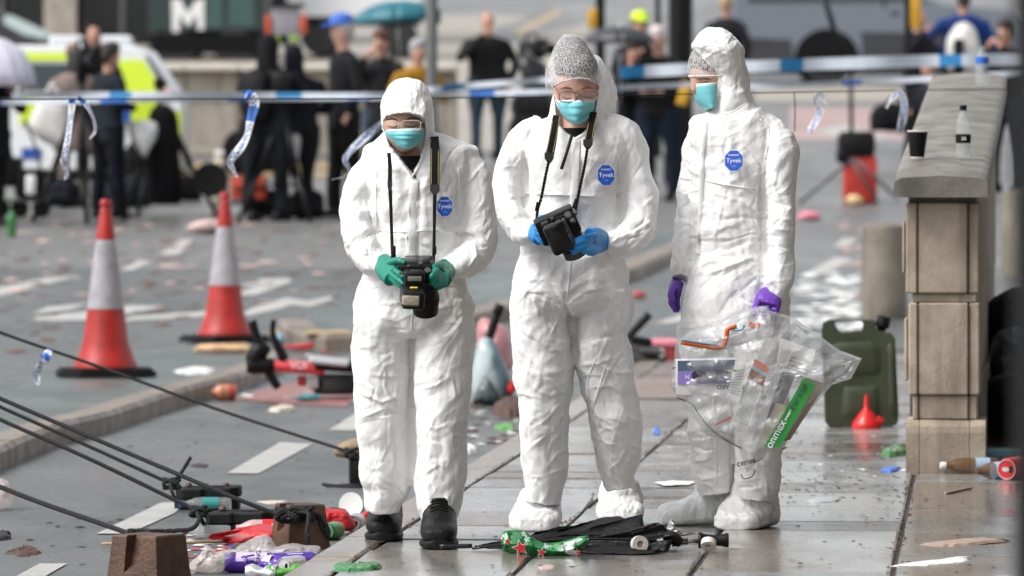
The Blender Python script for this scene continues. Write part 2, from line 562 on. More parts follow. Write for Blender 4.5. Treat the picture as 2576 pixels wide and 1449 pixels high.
# painted markings, each a thin sheet on its surface
def mark(name, quads, m, plane='road', dz=0.004):
    mb = MB()
    for q in quads:
        pts = [(GR(a, b, dz) if plane == 'road' else G(a, b, dz)) for a, b in q]
        mb.add(pts, [tuple(range(len(pts)))])
    me = mb.mesh(False)
    o = link(name, me, m)
    bm = bmesh.new(); bm.from_mesh(me)
    bmesh.ops.recalc_face_normals(bm, faces=bm.faces)
    for fc in bm.faces:
        if fc.normal.z < 0:
            fc.normal_flip()
    bm.to_mesh(me); bm.free()
    return struct(o)
def line(p, q, w0, w1):
    return [(p[0] - w0, p[1]), (p[0] + w0, p[1]), (q[0] + w1, q[1]), (q[0] - w1, q[1])]
mark('bay_line', [[(20, 1460), (95, 1460), (170, 1417), (100, 1417)]], M_white)
mark('bay_line', [[(243, 1342), (325, 1342), (440, 1290), (470, 1262), (405, 1264)]], M_white)
mark('bay_line', [[(571, 1190), (650, 1191), (787, 1116), (705, 1112)]], M_white)
mark('bay_line', [[(826, 1082), (895, 1083), (960, 1044), (890, 1042)]], M_white)
mark('bay_line', [[(1010, 1000), (1070, 1000), (1120, 972), (1065, 972)]], M_white)
mark('road_line', [[(-40, 742), (0, 745), (150, 706), (215, 692), (120, 698), (0, 722)]], M_white)
mark('road_line', [[(300, 680), (330, 681), (388, 656), (350, 654)]], M_white)
mark('road_line', [[(400, 640), (448, 641), (488, 602), (455, 601)]], M_white)
mark('arrow_marking', [[(80, 806), (230, 806), (420, 770), (330, 768), (230, 782), (95, 797)], [(78, 790), (180, 778), (230, 762), (120, 772)]], M_white)
mark('arrow_marking', [[(300, 808), (520, 796), (560, 780), (330, 796)], [(590, 800), (700, 778), (735, 766), (780, 772), (838, 752), (832, 745), (770, 757), (720, 748), (640, 772)]], M_white)
mark('zigzag_marking', [[(585, 742), (640, 743), (735, 708), (728, 700), (660, 700), (590, 722), (650, 716)]], M_white)
mark('yellow_line', [[(665, 838), (690, 838), (885, 786), (1290, 690), (1290, 678), (885, 772)]], M_yellow)
mark('yellow_line', [[(480, 884), (640, 884), (620, 862), (500, 866)]], M_yellow, 'plane')
mark('yellow_line', [[(760, 840), (880, 838), (880, 830), (775, 832)]], M_yellow, 'road', 0.106)
mark('road_line', [[(1640, 815), (1700, 812), (1830, 775), (1770, 772)]], M_white)
mark('road_line', [[(2028, 688), (2075, 690), (2148, 652), (2100, 646)]], M_white)
mark('road_line', [[(2095, 620), (2130, 622), (2160, 600), (2120, 600)]], M_white)
mark('yellow_line', [[(300, 421), (1180, 421), (1180, 411), (300, 411)]], M_yellow)
mark('yellow_line', [[(300, 442), (1180, 442), (1180, 432), (300, 432)]], M_yellow)
mark('bus_lane', [[(1985, 352), (2420, 352), (2420, 268), (1985, 268)]], M_pink)
mark('road_line', [[(2050, 330), (2130, 352), (2240, 352), (2130, 312)]], M_white, 'road', 0.009)
mark('plaza', [[(-900, 388), (1480, 388), (1480, 40), (-900, 40)]], M_plaza)
mark('plaza', [[(1900, 255), (2900, 255), (2900, 215), (1900, 215)]], M_plaza)
mark('ramp', [[(1180, 96), (1300, 100), (1480, 55), (1480, 0), (1450, 0)]], M_farroad, 'road', 0.01)
mark('yellow_line', [[(1290, 82), (1310, 84), (1420, 28), (1400, 26)]], M_yellow, 'road', 0.016)
# ------------------------------------------------------------------ the three people in white suits
def suit_material():
    m, nt, b = nt_of('white crumpled suit fabric')
    n = noise(nt, 14, 4)
    nt.links.new(ramp(nt, n, [(0.3, (0.77, 0.765, 0.755)), (0.7, (0.83, 0.825, 0.815))]), b.inputs['Base Color'])
    b.inputs['Roughness'].default_value = 0.48
    b.inputs['Specular IOR Level'].default_value = 0.35
    def creases(sc, st, w, str_, dist):
        tc = nt.nodes.new('ShaderNodeTexCoord'); mp = nt.nodes.new('ShaderNodeMapping'); mp.inputs['Scale'].default_value = st
        nt.links.new(tc.outputs['Object'], mp.inputs[0])
        wn_ = nt.nodes.new('ShaderNodeTexNoise'); wn_.inputs['Scale'].default_value = sc * .45; wn_.inputs['Detail'].default_value = 3
        nt.links.new(mp.outputs[0], wn_.inputs['Vector'])
        ad = nt.nodes.new('ShaderNodeVectorMath'); ad.operation = 'MULTIPLY_ADD'; ad.inputs[1].default_value = (w, w, w)
        nt.links.new(wn_.outputs['Color'], ad.inputs[0]); nt.links.new(mp.outputs[0], ad.inputs[2])
        vo = nt.nodes.new('ShaderNodeTexVoronoi'); vo.feature = 'F1'; vo.inputs['Scale'].default_value = sc
        nt.links.new(ad.outputs[0], vo.inputs['Vector'])
        bump(nt, b, vo.outputs['Distance'], str_, dist)
    creases(10, (1, 1, .6), .10, .34, .022)
    creases(24, (1, 1, .75), .05, .34, .010)
    bump(nt, b, noise(nt, 70, 4, 0.6, 0.4), 0.30, 0.004)
    return m
M_suit = suit_material()
M_cover = mat('white shoe cover plastic', (0.73, 0.73, 0.725), 0.32, var=0.03, bmp=0.25, bscale=60)
M_skin = mat('skin', (0.52, 0.30, 0.22), 0.45, var=0.10, vscale=25, bmp=0.05, bscale=300)
M_skin2 = mat('pale skin', (0.58, 0.34, 0.27), 0.45, var=0.10, vscale=25, bmp=0.05, bscale=300)
M_brow = mat('dark hair', (0.035, 0.022, 0.016), 0.5, var=0.3, vscale=60)
M_brow2 = mat('light brown hair', (0.22, 0.13, 0.085), 0.5, var=0.3, vscale=60)
M_mask = mat('turquoise mask cloth', (0.16, 0.52, 0.56), 0.6, var=0.05, vscale=30, bmp=0.1, bscale=250)
M_maskw = mat('pale mask edge', (0.62, 0.74, 0.76), 0.6, var=0.05)
M_black = mat('black plastic', (0.005, 0.005, 0.0055), spec=.22, rough=0.42, var=0.3, vscale=30, bmp=0.12, bscale=400)
M_blackg = mat('black glossy plastic', (0.004, 0.004, 0.0045), 0.2, var=0.3, vscale=30)
M_rubber = mat('black rubber', (0.007, 0.007, 0.007), spec=.22, rough=0.6, var=0.3, vscale=20, bmp=0.2, bscale=120)
M_webbing = mat('black webbing', (0.005, 0.005, 0.0045), spec=.22, rough=0.8, var=0.25, vscale=40, bmp=0.4, bscale=500)
M_stitch = mat('yellow stitching', (0.45, 0.34, 0.10), 0.6)
M_shirt = mat('black cloth', (0.004, 0.004, 0.005), spec=.22, rough=0.85, var=0.3, vscale=20, bmp=0.3, bscale=150)
M_badge = mat('blue badge', (0.02, 0.10, 0.56), 0.4, var=0.04)
M_print = mat('white print', (0.75, 0.78, 0.82), 0.5, var=0.02)
M_glove = {k: mat(k + ' glove rubber', c, 0.38, var=0.08, vscale=40, bmp=0.25, bscale=110) for k, c in
           (('green', (0.0, 0.20, 0.135)), ('blue', (0.008, 0.23, 0.60)), ('purple', (0.145, 0.045, 0.40)))}
def clear(name, col=(1, 1, 1), alpha=0.25, rough=0.1):
    m, nt, b = nt_of(name)
    b.inputs['Base Color'].default_value = (*col, 1)
    b.inputs['Alpha'].default_value = alpha
    b.inputs['Roughness'].default_value = rough
    return m
M_lens = clear('spectacle lens', (0.2, 0.22, 0.24), 0.06, 0.02)
M_clearframe = clear('clear spectacle frame', (0.75, 0.7, 0.66), 0.5, 0.15)
M_goldframe = mat('brown metal frame', (0.30, 0.17, 0.10), 0.3, 0.6)
def net_material():
    m, nt, b = nt_of('hair net mesh')
    w = nt.nodes.new('ShaderNodeTexVoronoi'); w.feature = 'DISTANCE_TO_EDGE'; w.inputs['Scale'].default_value = 1.9
    tc = nt.nodes.new('ShaderNodeTexCoord'); mp = nt.nodes.new('ShaderNodeMapping')
    mp.inputs['Scale'].default_value = (78, 78, 20)
    nt.links.new(tc.outputs['Object'], mp.inputs[0]); nt.links.new(mp.outputs[0], w.inputs['Vector'])
    a = ramp(nt, w.outputs['Distance'], [(0.0, 0.62), (0.06, 0.34), (0.16, 0.17), (0.4, 0.12)])
    nt.links.new(a, b.inputs['Alpha'])
    b.inputs['Base Color'].default_value = (0.80, 0.79, 0.79, 1)
    b.inputs['Roughness'].default_value = 0.6
    bump(nt, b, noise(nt, 60, 4, 0.6, 0.4), 0.5, 0.004)
    return m
M_net = net_material()

def rows_tube(rows, Y, n=None, seg=26, power=2.15, level=False):
    """rows: px, py, half width px, depth offset m, half depth m"""
    rows = np.asarray(rows, float)
    L = np.abs(np.diff(rows[:, :2], axis=0)).sum() / 5
    P = cat(rows, n or max(12, int(L / 2)))
    C = np.array([tuple(W(r[0], r[1], Y)) for r in P])
    sc = Y / F
    C[:, 1] += P[:, 3]
    return tube_vf(C, P[:, 2] * sc, P[:, 4], seg, power=power, level=level)
def strokes(zones, seed):
    r = np.random.default_rng(seed); out = []
    for (cx, cy, ex, ey, ang, spread, L, w, amp, N) in zones:
        for _ in range(max(3, int(N * .6))):
            a = R(r.normal(ang, spread)); l = L * r.uniform(0.6, 2.0)
            x = cx + r.uniform(-ex, ex); y = cy + r.uniform(-ey, ey)
            bend = r.normal(0, 0.25) * l
            p0 = (x - math.cos(a) * l / 2, y - math.sin(a) * l / 2)
            p2 = (x + math.cos(a) * l / 2, y + math.sin(a) * l / 2)
            p1 = (x - math.sin(a) * bend * 0.5, y + math.cos(a) * bend * 0.5)
            out.append(([p0, p1, p2], w * r.uniform(0.7, 1.3), amp * r.uniform(0.4, 1.2) * (1 if r.random() < 0.62 else -1)))
    return out
def fold(v, n, X, Y_, lines):
    """raise or press folds along image lines, as far as the cloth there faces the viewer"""
    face = np.clip(-n[:, 1] * 1.6 + 0.35, 0, 1)
    d = np.zeros(len(v))
    for pts, w, amp in lines:
        best = np.full(len(v), 1e9); bt = np.zeros(len(v)); bs = np.zeros(len(v)); k = len(pts) - 1
        x0 = min(p[0] for p in pts) - 3 * w; x1 = max(p[0] for p in pts) + 3 * w
        y0 = min(p[1] for p in pts) - 3 * w; y1 = max(p[1] for p in pts) + 3 * w
        idx = np.nonzero((X > x0) & (X < x1) & (Y_ > y0) & (Y_ < y1))[0]
        if not len(idx):
            continue
        xb, yb = X[idx], Y_[idx]
        best = np.full(len(idx), 1e9); bt = np.zeros(len(idx)); bs = np.zeros(len(idx))
        for i in range(k):
            dd, t = seg_dist(xb, yb, pts[i], pts[i + 1])
            side = np.sign((pts[i + 1][0] - pts[i][0]) * (yb - pts[i][1]) - (pts[i + 1][1] - pts[i][1]) * (xb - pts[i][0]))
            m = dd < best
            best[m] = dd[m]; bt[m] = (i + t[m]) / k; bs[m] = side[m]
        q = best / np.where(bs > 0, w * 0.55, w * 1.5)      # one steep flank, one soft
        prof = np.clip(1 - q, 0, 1) ** 1.3
        d[idx] += amp * prof * np.clip(np.sin(np.pi * np.clip(bt, 0.02, 0.98)), 0, 1) ** 0.7
    return d * face
def make_suit(Y, tubes, opening, lines, recess=0.06, voxel=0.0042, seed=0, crump=0.016, gap_lines=()):
    me = remesh(tubes, voxel, 6)
    v, n = get_vn(me)
    X = CX + v[:, 0] / v[:, 1] * F; Yp = HY + (H - v[:, 2]) / v[:, 1] * F
    off = np.array([seed * 7.3, 0, 0])
    # broad and fine crumpling, finer creases on top
    d = (crumple(v * np.array([1, 1, .7]) + off, 4.2) - 0.2) * crump * 1.5 + (crumple(v + off + 3, 14) - 0.2) * crump * 0.26 + (facets(v + off, 40 + seed) - .35) * .0072 + (facets(v * 2.2 + off + 5, 70 + seed, 7) - .35) * .0034
    d += fold(v, n, X, Yp, [(p, w * (1.25 if len(p) == 3 and abs(a) < .02 else 1), a * (.42 if len(p) == 3 and abs(a) < .02 else 1)) for p, w, a in lines])
    for pts, w, amp in gap_lines:
        d += fold(v, n, X, Yp, [(pts, w, amp)])
    d = d - d.mean() - .0035
    v = v + n * d[:, None]
    if opening:
        X = CX + v[:, 0] / v[:, 1] * F; Yp = HY + (H - v[:, 2]) / v[:, 1] * F
        ins = inside(opening, X, Yp); pd = poly_dist(opening, X, Yp)
        s = np.clip(pd / 5.0, 0, 1)
        fr = (n[:, 1] < 0.15)
        v[:, 1] += np.where(ins & fr, recess * s, 0)
        rim = np.where(~ins & fr, np.exp(-(pd / 5.0) ** 2), 0)
        v[:, 1] -= rim * 0.008
    set_v(me, v)
    return me
def head_mesh(cx, cy, hw, top, chin, Y, front, yaw=0.0, pitch=0.0, neck_to=None, w_m=None):
    """a face: brow, lids, nose, cheeks, chin, ears; pixel box, front = depth of the face front"""
    sc = Y / F
    rx = hw * sc; rz = (chin - top) / 2 * sc; ry = rx * 1.22
    nu, nv = 56, 44
    V, Fc = [], []
    for i in range(nv + 1):
        ph = math.pi * i / nv
        for j in range(nu):
            th = 2 * math.pi * j / nu
            x = math.sin(ph) * math.sin(th); y = -math.sin(ph) * math.cos(th); z = math.cos(ph)
            jaw = 1 - 0.26 * max(0, -z) ** 1.3 - 0.04 * max(0, z)
            px_, py_, pz_ = x * jaw, y * (1 - 0.10 * max(0, -z)), z
            if y < 0:                                      # features on the front half
                g = lambda a, b, s, t: math.exp(-((x - a) / s) ** 2 - ((z - b) / t) ** 2)
                py_ -= 0.20 * g(0, -0.20, 0.10, 0.13) + 0.10 * g(0, 0.0, 0.07, 0.16)      # nose
                py_ -= 0.05 * (g(0.33, 0.20, 0.22, 0.05) + g(-0.33, 0.20, 0.22, 0.05))    # brow
                py_ += 0.07 * (g(0.34, 0.05, 0.16, 0.08) + g(-0.34, 0.05, 0.16, 0.08))    # eye sockets
                py_ -= 0.05 * (g(0.34, 0.03, 0.11, 0.05) + g(-0.34, 0.03, 0.11, 0.05))    # lids
                py_ -= 0.05 * (g(0.45, -0.18, 0.20, 0.16) + g(-0.45, -0.18, 0.20, 0.16))  # cheeks
                py_ -= 0.05 * g(0, -0.50, 0.20, 0.05) + 0.05 * g(0, -0.60, 0.18, 0.04)    # lips
                py_ -= 0.07 * g(0, -0.85, 0.25, 0.12)                                      # chin
            V.append(Vector((px_ * rx, py_ * ry, pz_ * rz)))
    for i in range(nv):
        for j in range(nu):
            k = (j + 1) % nu
            Fc.append((i * nu + j, (i + 1) * nu + j, (i + 1) * nu + k, i * nu + k))
    M = Matrix.Translation(W(cx, cy, Y) + Vector((0, front + ry, 0))) @ Euler((pitch, 0, yaw)).to_matrix().to_4x4()
    V = [M @ p for p in V]
    ears = []
    for s in (-1, 1):
        e = [M @ Vector((s * rx * 1.0, rx * (0.08 + 0.12 * math.cos(a)), rz * (0.0 + 0.22 * math.sin(a)))) for a in np.linspace(0, 5.4, 8)]
        ears.append(cord_vf(e, rx * 0.08, 16, 6))
    return (V, Fc), ears, M, (rx, ry, rz)
def body_mesh(head, ears, tubes, voxel=0.006):
    return remesh([head] + ears + tubes, voxel, 2, 0.4)
def hand_mesh(palm, fingers, voxel=0.0028):
    """palm: list of (px,py,Y,rw,rd); fingers: list of ([(px,py,Y),...], radius)"""
    parts = []
    C = np.array([tuple(W(p[0], p[1], p[2])) for p in palm])
    n = 18
    P = cat(np.hstack([C, np.array([[p[3], p[4]] for p in palm])]), n)
    parts.append(tube_vf(P[:, :3], P[:, 3], P[:, 4], 16, power=2.4))
    for pts, r in fingers:
        w = [W(*p) for p in pts]
        parts.append(cord_vf(w, [r * 1.08, r, r * 0.98, r * 0.9, r * 0.72], 22, 10))
        a, b = w[-1], w[-2]
    me = remesh(parts, voxel, 2, 0.5)
    v, nn = get_vn(me)
    set_v(me, v + nn * ((crumple(v, 45) - 0.2) * 0.0022)[:, None])
    return me
def mask_mesh(outline_l, outline_r, cx, Y, front, bulge, n=14, pleats=3):
    """rows from top to bottom: left and right ends in px; the sheet swells towards the viewer"""
    nv = 22
    L = cat(outline_l, nv); Rr = cat(outline_r, nv)
    V, Fc, mi = [], [], []
    for i in range(nv):
        t = i / (nv - 1)
        for j in range(n + 1):
            u = j / n
            x = L[i][0] * (1 - u) + Rr[i][0] * u; y = L[i][1] * (1 - u) + Rr[i][1] * u
            b = bulge * (1 - (2 * u - 1) ** 2) ** 0.8 * (0.55 + 0.45 * math.sin(math.pi * min(1, 0.15 + t * 0.85)))
            b += 0.0055 * ((t * pleats * 1.34) % 1.0) * (1 - (2 * u - 1) ** 4)
            d = front + (abs(2 * u - 1) ** 2) * 0.02
            V.append(W(x, y, Y) + Vector((0, d - b, 0)))
    for i in range(nv - 1):
        for j in range(n):
            a = i * (n + 1) + j
            Fc.append((a, a + n + 1, a + n + 2, a + 1)); mi.append(1 if i < 2 else 0)
    me = mesh_from(V, Fc)
    me.polygons.foreach_set('material_index', mi)
    return me
def solidify(o, t=0.002):
    m = o.modifiers.new('thickness', 'SOLIDIFY'); m.thickness = t; m.offset = 0
    return o
def badge(parent, px, py, Y, depth, w=19, h=24, tilt=0.0, yaw=0.0):
    c = W(px, py, Y) + Vector((0, depth, 0)); sc = Y / F
    poly = [(w * sc * x, h * sc * y) for x, y in ((-0.42, 1), (0.42, 1), (1, 0.45), (1, -0.45), (0.42, -1), (-0.42, -1), (-1, -0.45), (-1, 0.45))]
    M = Matrix.Translation(c) @ Euler((tilt, 0, yaw)).to_matrix().to_4x4() @ FACE
    edge = [(x * 1.07, y * 1.07) for x, y in poly]
    b = link('badge', MB().add(*prism_vf(poly, 0.0016, M)).mesh(False), M_badge, parent)
    link('badge_border', MB().add(*prism_vf(edge, 0.0008, M)).mesh(False), M_print, b)
    Mt = M @ Matrix.Translation((0, 0, 0.0026))
    text('lettering', 'Tyvek', Mt, 15.5 * sc, M_print, b, 0.00025)
    text('small_print', 'DUPONT', Mt @ Matrix.Translation((0, 13.5 * sc, 0)), 6.2 * sc, M_print, b, 0.0002)
    text('small_print', '500', Mt @ Matrix.Translation((0, -14 * sc, 0)), 7 * sc, mat('pale blue print', (0.25, 0.45, 0.75), 0.5), b)
    return b
def ribbon_px(name, pts, Y, m, parent, thick=0.003, n=40):
    """flat strap: pts (px, py, half width px, depth)"""
    P = cat(pts, n); sc = Y / F
    C = np.array([tuple(W(p[0], p[1], Y) + Vector((0, p[3], 0))) for p in P])
    v, f = tube_vf(C, P[:, 2] * sc, np.full(n, thick), 12, power=4)
    return link(name, MB().add(v, f).mesh(True, 40), m, parent)
def spectacles(parent, boxes, bridge, arms, Y, front, mframe, r=0.0014):
    g = None
    for (x0, y0, x1, y1) in boxes:
        cxx, cyy = (x0 + x1) / 2, (y0 + y1) / 2
        pts = []
        for a in np.linspace(0, 2 * math.pi, 25):
            c, s = math.cos(a), math.sin(a)
            ex = math.copysign(abs(c) ** 0.55, c); ey = math.copysign(abs(s) ** 0.55, s)
            pts.append(W(cxx + ex * (x1 - x0) / 2, cyy + ey * (y1 - y0) / 2, Y) + Vector((0, front + 0.00004 * (cxx - sum(b[0] + b[2] for b in boxes) / 4) ** 2 * 0.3, 0)))
        if g is None:
            g = link('spectacles', MB().add(*cord_vf(pts, r, 48, 6)).mesh(), mframe, parent)
        else:
            link('rim', MB().add(*cord_vf(pts, r, 48, 6)).mesh(), mframe, g)
        link('lens', mesh_from(pts[:-1], [tuple(range(len(pts) - 1))]), M_lens, g)
    cord('bridge', [W(x, y, Y) + Vector((0, front - 0.002, 0)) for x, y in bridge], r, mframe, g)
    for a in arms:
        cord('temple_arm', [W(x, y, Y) + Vector((0, front + d, 0)) for x, y, d in a], r, mframe, g)
    return g
def foot_vf(ank, toe, w, htop, wt=None, seg=20, heel=0.06, base=0.0, prof=None):
    """a shoe or covered foot from a heel behind the ankle to the toe; ank, toe on the ground (world)"""
    d = (toe - ank); L = d.length; d.normalize()
    s = Vector((d.y, -d.x, 0))
    prof = prof or [(-1.0, 0.25, 0.30), (-0.96, 0.62, 0.55), (-0.6, 0.86, 0.95), (-0.05, 0.92, 1.0), (0.3, 0.96, 0.80), (0.6, 1.0, 0.58), (0.85, 0.92, 0.47), (0.97, 0.66, 0.36), (1.0, 0.30, 0.22)]
    P = cat(prof, 26)
    C, rx, ry = [], [], []
    V = []; th = np.linspace(0, 2 * np.pi, seg, endpoint=False)
    for t, ww, hh in P:
        u = t * L if t > 0 else t * heel
        c = ank + d * u
        h = max(0.01, hh * htop)
        for a in th:
            x = math.copysign(abs(math.cos(a)) ** 0.8, math.cos(a)) * ww * w
            z = h / 2 + math.copysign(abs(math.sin(a)) ** (0.9 if math.sin(a) > 0 else 0.45), math.sin(a)) * h / 2
            V.append(c + s * x + Vector((0, 0, base + z)))
    n = len(P); Fc = []
    for i in range(n - 1):
        for j in range(seg):
            k = (j + 1) % seg
            Fc.append((i * seg + j, (i + 1) * seg + j, (i + 1) * seg + k, i * seg + k))
    Fc += [tuple(range(seg)), tuple((n - 1) * seg + j for j in range(seg))[::-1]]
    return V, Fc
def boot(parent, ank, toe, w, shaft_top, htop=0.105):
    v, f = foot_vf(ank, toe, w, htop, base=0.022, heel=0.075)
    sh = tube_vf(np.array([tuple(ank + Vector((0, 0, z))) for z in np.linspace(0.06, shaft_top, 8)]), np.full(8, 0.047), np.full(8, 0.056), 18)
    me = remesh([(v, f), sh], 0.004, 3)
    v2, n2 = get_vn(me)
    set_v(me, v2 + n2 * ((crumple(v2, 22) - 0.2) * 0.006)[:, None])
    b = link('boot', me, mat('black boot leather', (0.004, 0.004, 0.0045), spec=.22, rough=0.42, var=0.3, vscale=30, bmp=0.35, bscale=180), parent)
    sv, sf = foot_vf(ank, toe, w * 1.06, 0.03, base=0.0, heel=0.08, prof=[(-1.0, 0.5, 1), (-0.9, 0.8, 1), (-0.4, 0.88, 1), (0.2, 0.9, 1), (0.6, 1.0, 1), (0.88, 0.9, 1), (0.99, 0.6, 1), (1.02, 0.3, 1)])
    link('sole', MB().add(sv, sf).mesh(True, 40), M_rubber, b)
    d = (toe - ank).normalized(); s = Vector((d.y, -d.x, 0))
    lace = MB()
    for k in range(4):
        c = ank + d * (0.085 + 0.022 * k) + Vector((0, 0, 0.142 - 0.009 * k))
        lace.add(*cord_vf([c - s * 0.028 - Vector((0, 0, 0.004)), c + Vector((0, 0, 0.006)), c + s * 0.028 - Vector((0, 0, 0.004))], 0.0032, 10, 6))
    link('laces', lace.mesh(), M_webbing, b)
    return b
def shoe_cover(parent, ank, toe, w, top, htop=0.12, seed=1, extra=()):
    v, f = foot_vf(ank, toe, w, htop, heel=0.11)
    sh = tube_vf(np.array([tuple(ank + Vector((0, 0.0, z))) for z in np.linspace(0.05, top, 8)]), np.array([0.078, 0.082, 0.08, 0.076, 0.072, 0.068, 0.064, 0.05]), np.array([0.08, 0.084, 0.082, 0.08, 0.076, 0.072, 0.066, 0.055]), 20)
    me = remesh([(v, f), sh] + list(extra), 0.0045, 4)
    v2, n2 = get_vn(me)
    up = np.clip(v2[:, 2] / 0.03, 0, 1)
    q = v2 * np.array([1, 1, 0.5]) + seed * 3.1
    d = (crumple(q, 9) - 0.2) * 0.046 + (crumple(q + 5, 26) - 0.2) * 0.012
    set_v(me, v2 + n2 * (d * up)[:, None])
    return link('shoe_cover', me, M_cover, parent)
T_ = rows_tube

from mathutils.bvhtree import BVHTree
def seam(parent, coverall, lines, r=.0021, name='seam', flat=None):
    """stitched seam or flap lying on the cloth, found by looking along the photo's line of sight"""
    me = coverall.data
    bv = BVHTree.FromPolygons([v.co for v in me.vertices], [tuple(p.vertices) for p in me.polygons])
    for pts in lines:
        P = cat(pts, max(12, int(sum(math.hypot(a[0] - b[0], a[1] - b[1]) for a, b in zip(pts, pts[1:])) / 7)))
        eye = Vector((0, 0, H)); Q = []
        for x, y in P:
            h = bv.ray_cast(eye, (W(x, y, 19.0) - eye).normalized())
            if h[0] is not None:
                if not Q or abs(h[0].y - Q[-1].y) < .05:
                    Q.append(h[0] - Vector((0, r * .45, 0)))
        if len(Q) > 4:
            A = np.array([tuple(q) for q in Q]); A[1:-1] = (A[:-2] + A[1:-1] * 2 + A[2:]) / 4
            n = len(A)
            v, f = tube_vf(A, np.full(n, flat or r), np.full(n, r), 8)
            link(name, MB().add(v, f).mesh(), M_suit, parent)
# ============ person on the left
Y1 = 18.4
p1 = thing('person', 'person in white hooded suit and green gloves, head bowed over a flash camera', 'person', W(1040, 1372, 18.25), 'people in white suits')
torso1 = [(1032, 330, 64, .02, .09), (1046, 346, 100, .01, .11), (1054, 366, 140, .0, .125), (1056, 394, 152, .0, .135), (1052, 430, 146, -.01, .145), (1054, 500, 135, -.01, .15), (1055, 580, 124, -.01, .15), (1050, 640, 124, -.01, .145), (1043, 690, 132, 0, .145), (1040, 735, 147, .0, .155), (1040, 790, 155, 0, .16), (1040, 830, 150, 0, .145), (1040, 850, 120, 0, .10)]
legL1 = [(968, 770, 82, .0, .13), (962, 850, 79, .0, .125), (961, 950, 74, .0, .115), (962, 1050, 72, .0, .11), (966, 1150, 69, .01, .11), (971, 1220, 66, .02, .10), (965, 1265, 50, .02, .085), (963, 1292, 42, .02, .075)]
legR1 = [(1115, 770, 82, .0, .13), (1118, 850, 81, -.02, .125), (1115, 950, 77, -.04, .115), (1110, 1050, 73, -.04, .115), (1107, 1150, 70, -.04, .115), (1105, 1230, 69, -.05, .105), (1104, 1285, 58, -.06, .09), (1100, 1318, 44, -.06, .075)]
armL1 = [(978, 405, 36, .0, .07), (928, 432, 44, .0, .08), (905, 480, 46, .0, .085), (900, 540, 44, -.01, .085), (906, 590, 44, -.03, .085), (921, 632, 43, -.09, .075), (945, 662, 38, -.16, .065), (968, 668, 27, -.20, .045), (980, 666, 22, -.22, .036)]
armR1 = [(1118, 392, 36, .0, .07), (1164, 404, 42, .0, .08), (1192, 450, 43, .0, .085), (1203, 520, 45, -.01, .088), (1209, 580, 46, -.03, .088), (1200, 630, 44, -.07, .08), (1170, 656, 42, -.14, .07), (1140, 670, 32, -.19, .05), (1122, 675, 24, -.21, .036)]
hood1 = [(1025, 193, 8, .0, .03), (1025, 198, 30, .0, .075), (1025, 214, 50, -.01, .105), (1025, 240, 62, -.03, .13), (1025, 275, 68, -.04, .145), (1026, 305, 68, -.045, .15), (1029, 340, 63, -.04, .14), (1032, 370, 58, -.03, .12), (1034, 405, 55, -.02, .12), (1036, 440, 40, -.01, .12)]
open1 = [(964, 305), (972, 292), (992, 286), (1028, 284), (1058, 291), (1071, 305), (1073, 340), (1069, 365), (1056, 408), (1036, 442), (1012, 408), (980, 366), (965, 330)]
z1 = strokes([
    (1045, 600, 80, 90, 20, 30, 60, 7, .007, 26), (905, 590, 35, 60, 20, 40, 50, 6, .010, 22), (1205, 590, 35, 60, 160, 40, 50, 6, .010, 22), (930, 460, 50, 70, 100, 30, 60, 6, .008, 16), (1180, 470, 45, 80, 95, 25, 70, 6, .009, 16),
    (1150, 660, 50, 30, 100, 35, 40, 6, .009, 14), (930, 650, 40, 30, 70, 35, 40, 6, .009, 14),
    (1040, 780, 120, 50, 0, 35, 80, 8, .008, 22), (960, 880, 60, 80, 30, 45, 70, 7, .008, 20), (1110, 880, 65, 80, 155, 30, 90, 8, .007, 18), (965, 1010, 60, 50, 20, 35, 60, 7, .011, 22), (1110, 1020, 60, 60, 150, 30, 60, 7, .010, 20), (965, 1150, 58, 90, 110, 35, 70, 7, .008, 22), (1106, 1170, 58, 90, 40, 40, 70, 7, .009, 26), (965, 1260, 45, 30, 60, 30, 40, 5, .009, 14), (1105, 1280, 50, 30, 90, 35, 40, 6, .010, 16),
    (1025, 235, 45, 35, 80, 20, 45, 4, .005, 26), (1025, 275, 55, 10, 90, 12, 18, 3, .005, 24), (1050, 480, 100, 80, 100, 40, 70, 7, .005, 18)], 101)
z1 += [([(1030, 835), (1033, 900), (1034, 1000), (1036, 1100), (1038, 1290)], 6, -.012), ([(1037, 445), (1030, 520), (1024, 600), (1024, 700)], 5, .007), ([(1056, 445), (1054, 520), (1052, 600), (1050, 700)], 5, -.006),
       ([(955, 460), (948, 560), (950, 640)], 10, -.018), ([(1156, 440), (1154, 540), (1150, 620)], 10, -.018), ([(900, 610), (930, 590), (955, 580)], 9, -.02), ([(1215, 600), (1180, 590), (1155, 585)], 9, -.02),
       ([(885, 718), (960, 700), (1045, 705), (1130, 698), (1190, 720)], 9, -.016), ([(1020, 800), (1000, 760), (960, 740)], 9, .012), ([(1035, 815), (1090, 780), (1150, 765)], 9, .010), ([(950, 575), (1000, 582), (1100, 578), (1150, 590)], 5, .004)]
me = make_suit(Y1, [T_(torso1, Y1, level=True), T_(legL1, Y1), T_(legR1, Y1), T_(armL1, Y1), T_(armR1, Y1), T_(hood1, Y1, level=True)], open1, z1, 0.065, seed=1)
cv = link('coverall', me, M_suit, p1)
seam(p1, cv, [[(950, 577), (1000, 584), (1100, 580), (1152, 590)], [(1154, 420), (1158, 500), (1152, 600)], [(948, 430), (946, 520), (950, 620)], [(900, 730), (1000, 716), (1100, 712), (1184, 732)], [(1040, 720), (1038, 780), (1034, 836)]])
seam(p1, cv, [[(1043, 455), (1038, 540), (1036, 640), (1036, 700)]], .003, 'zip_flap', .014)
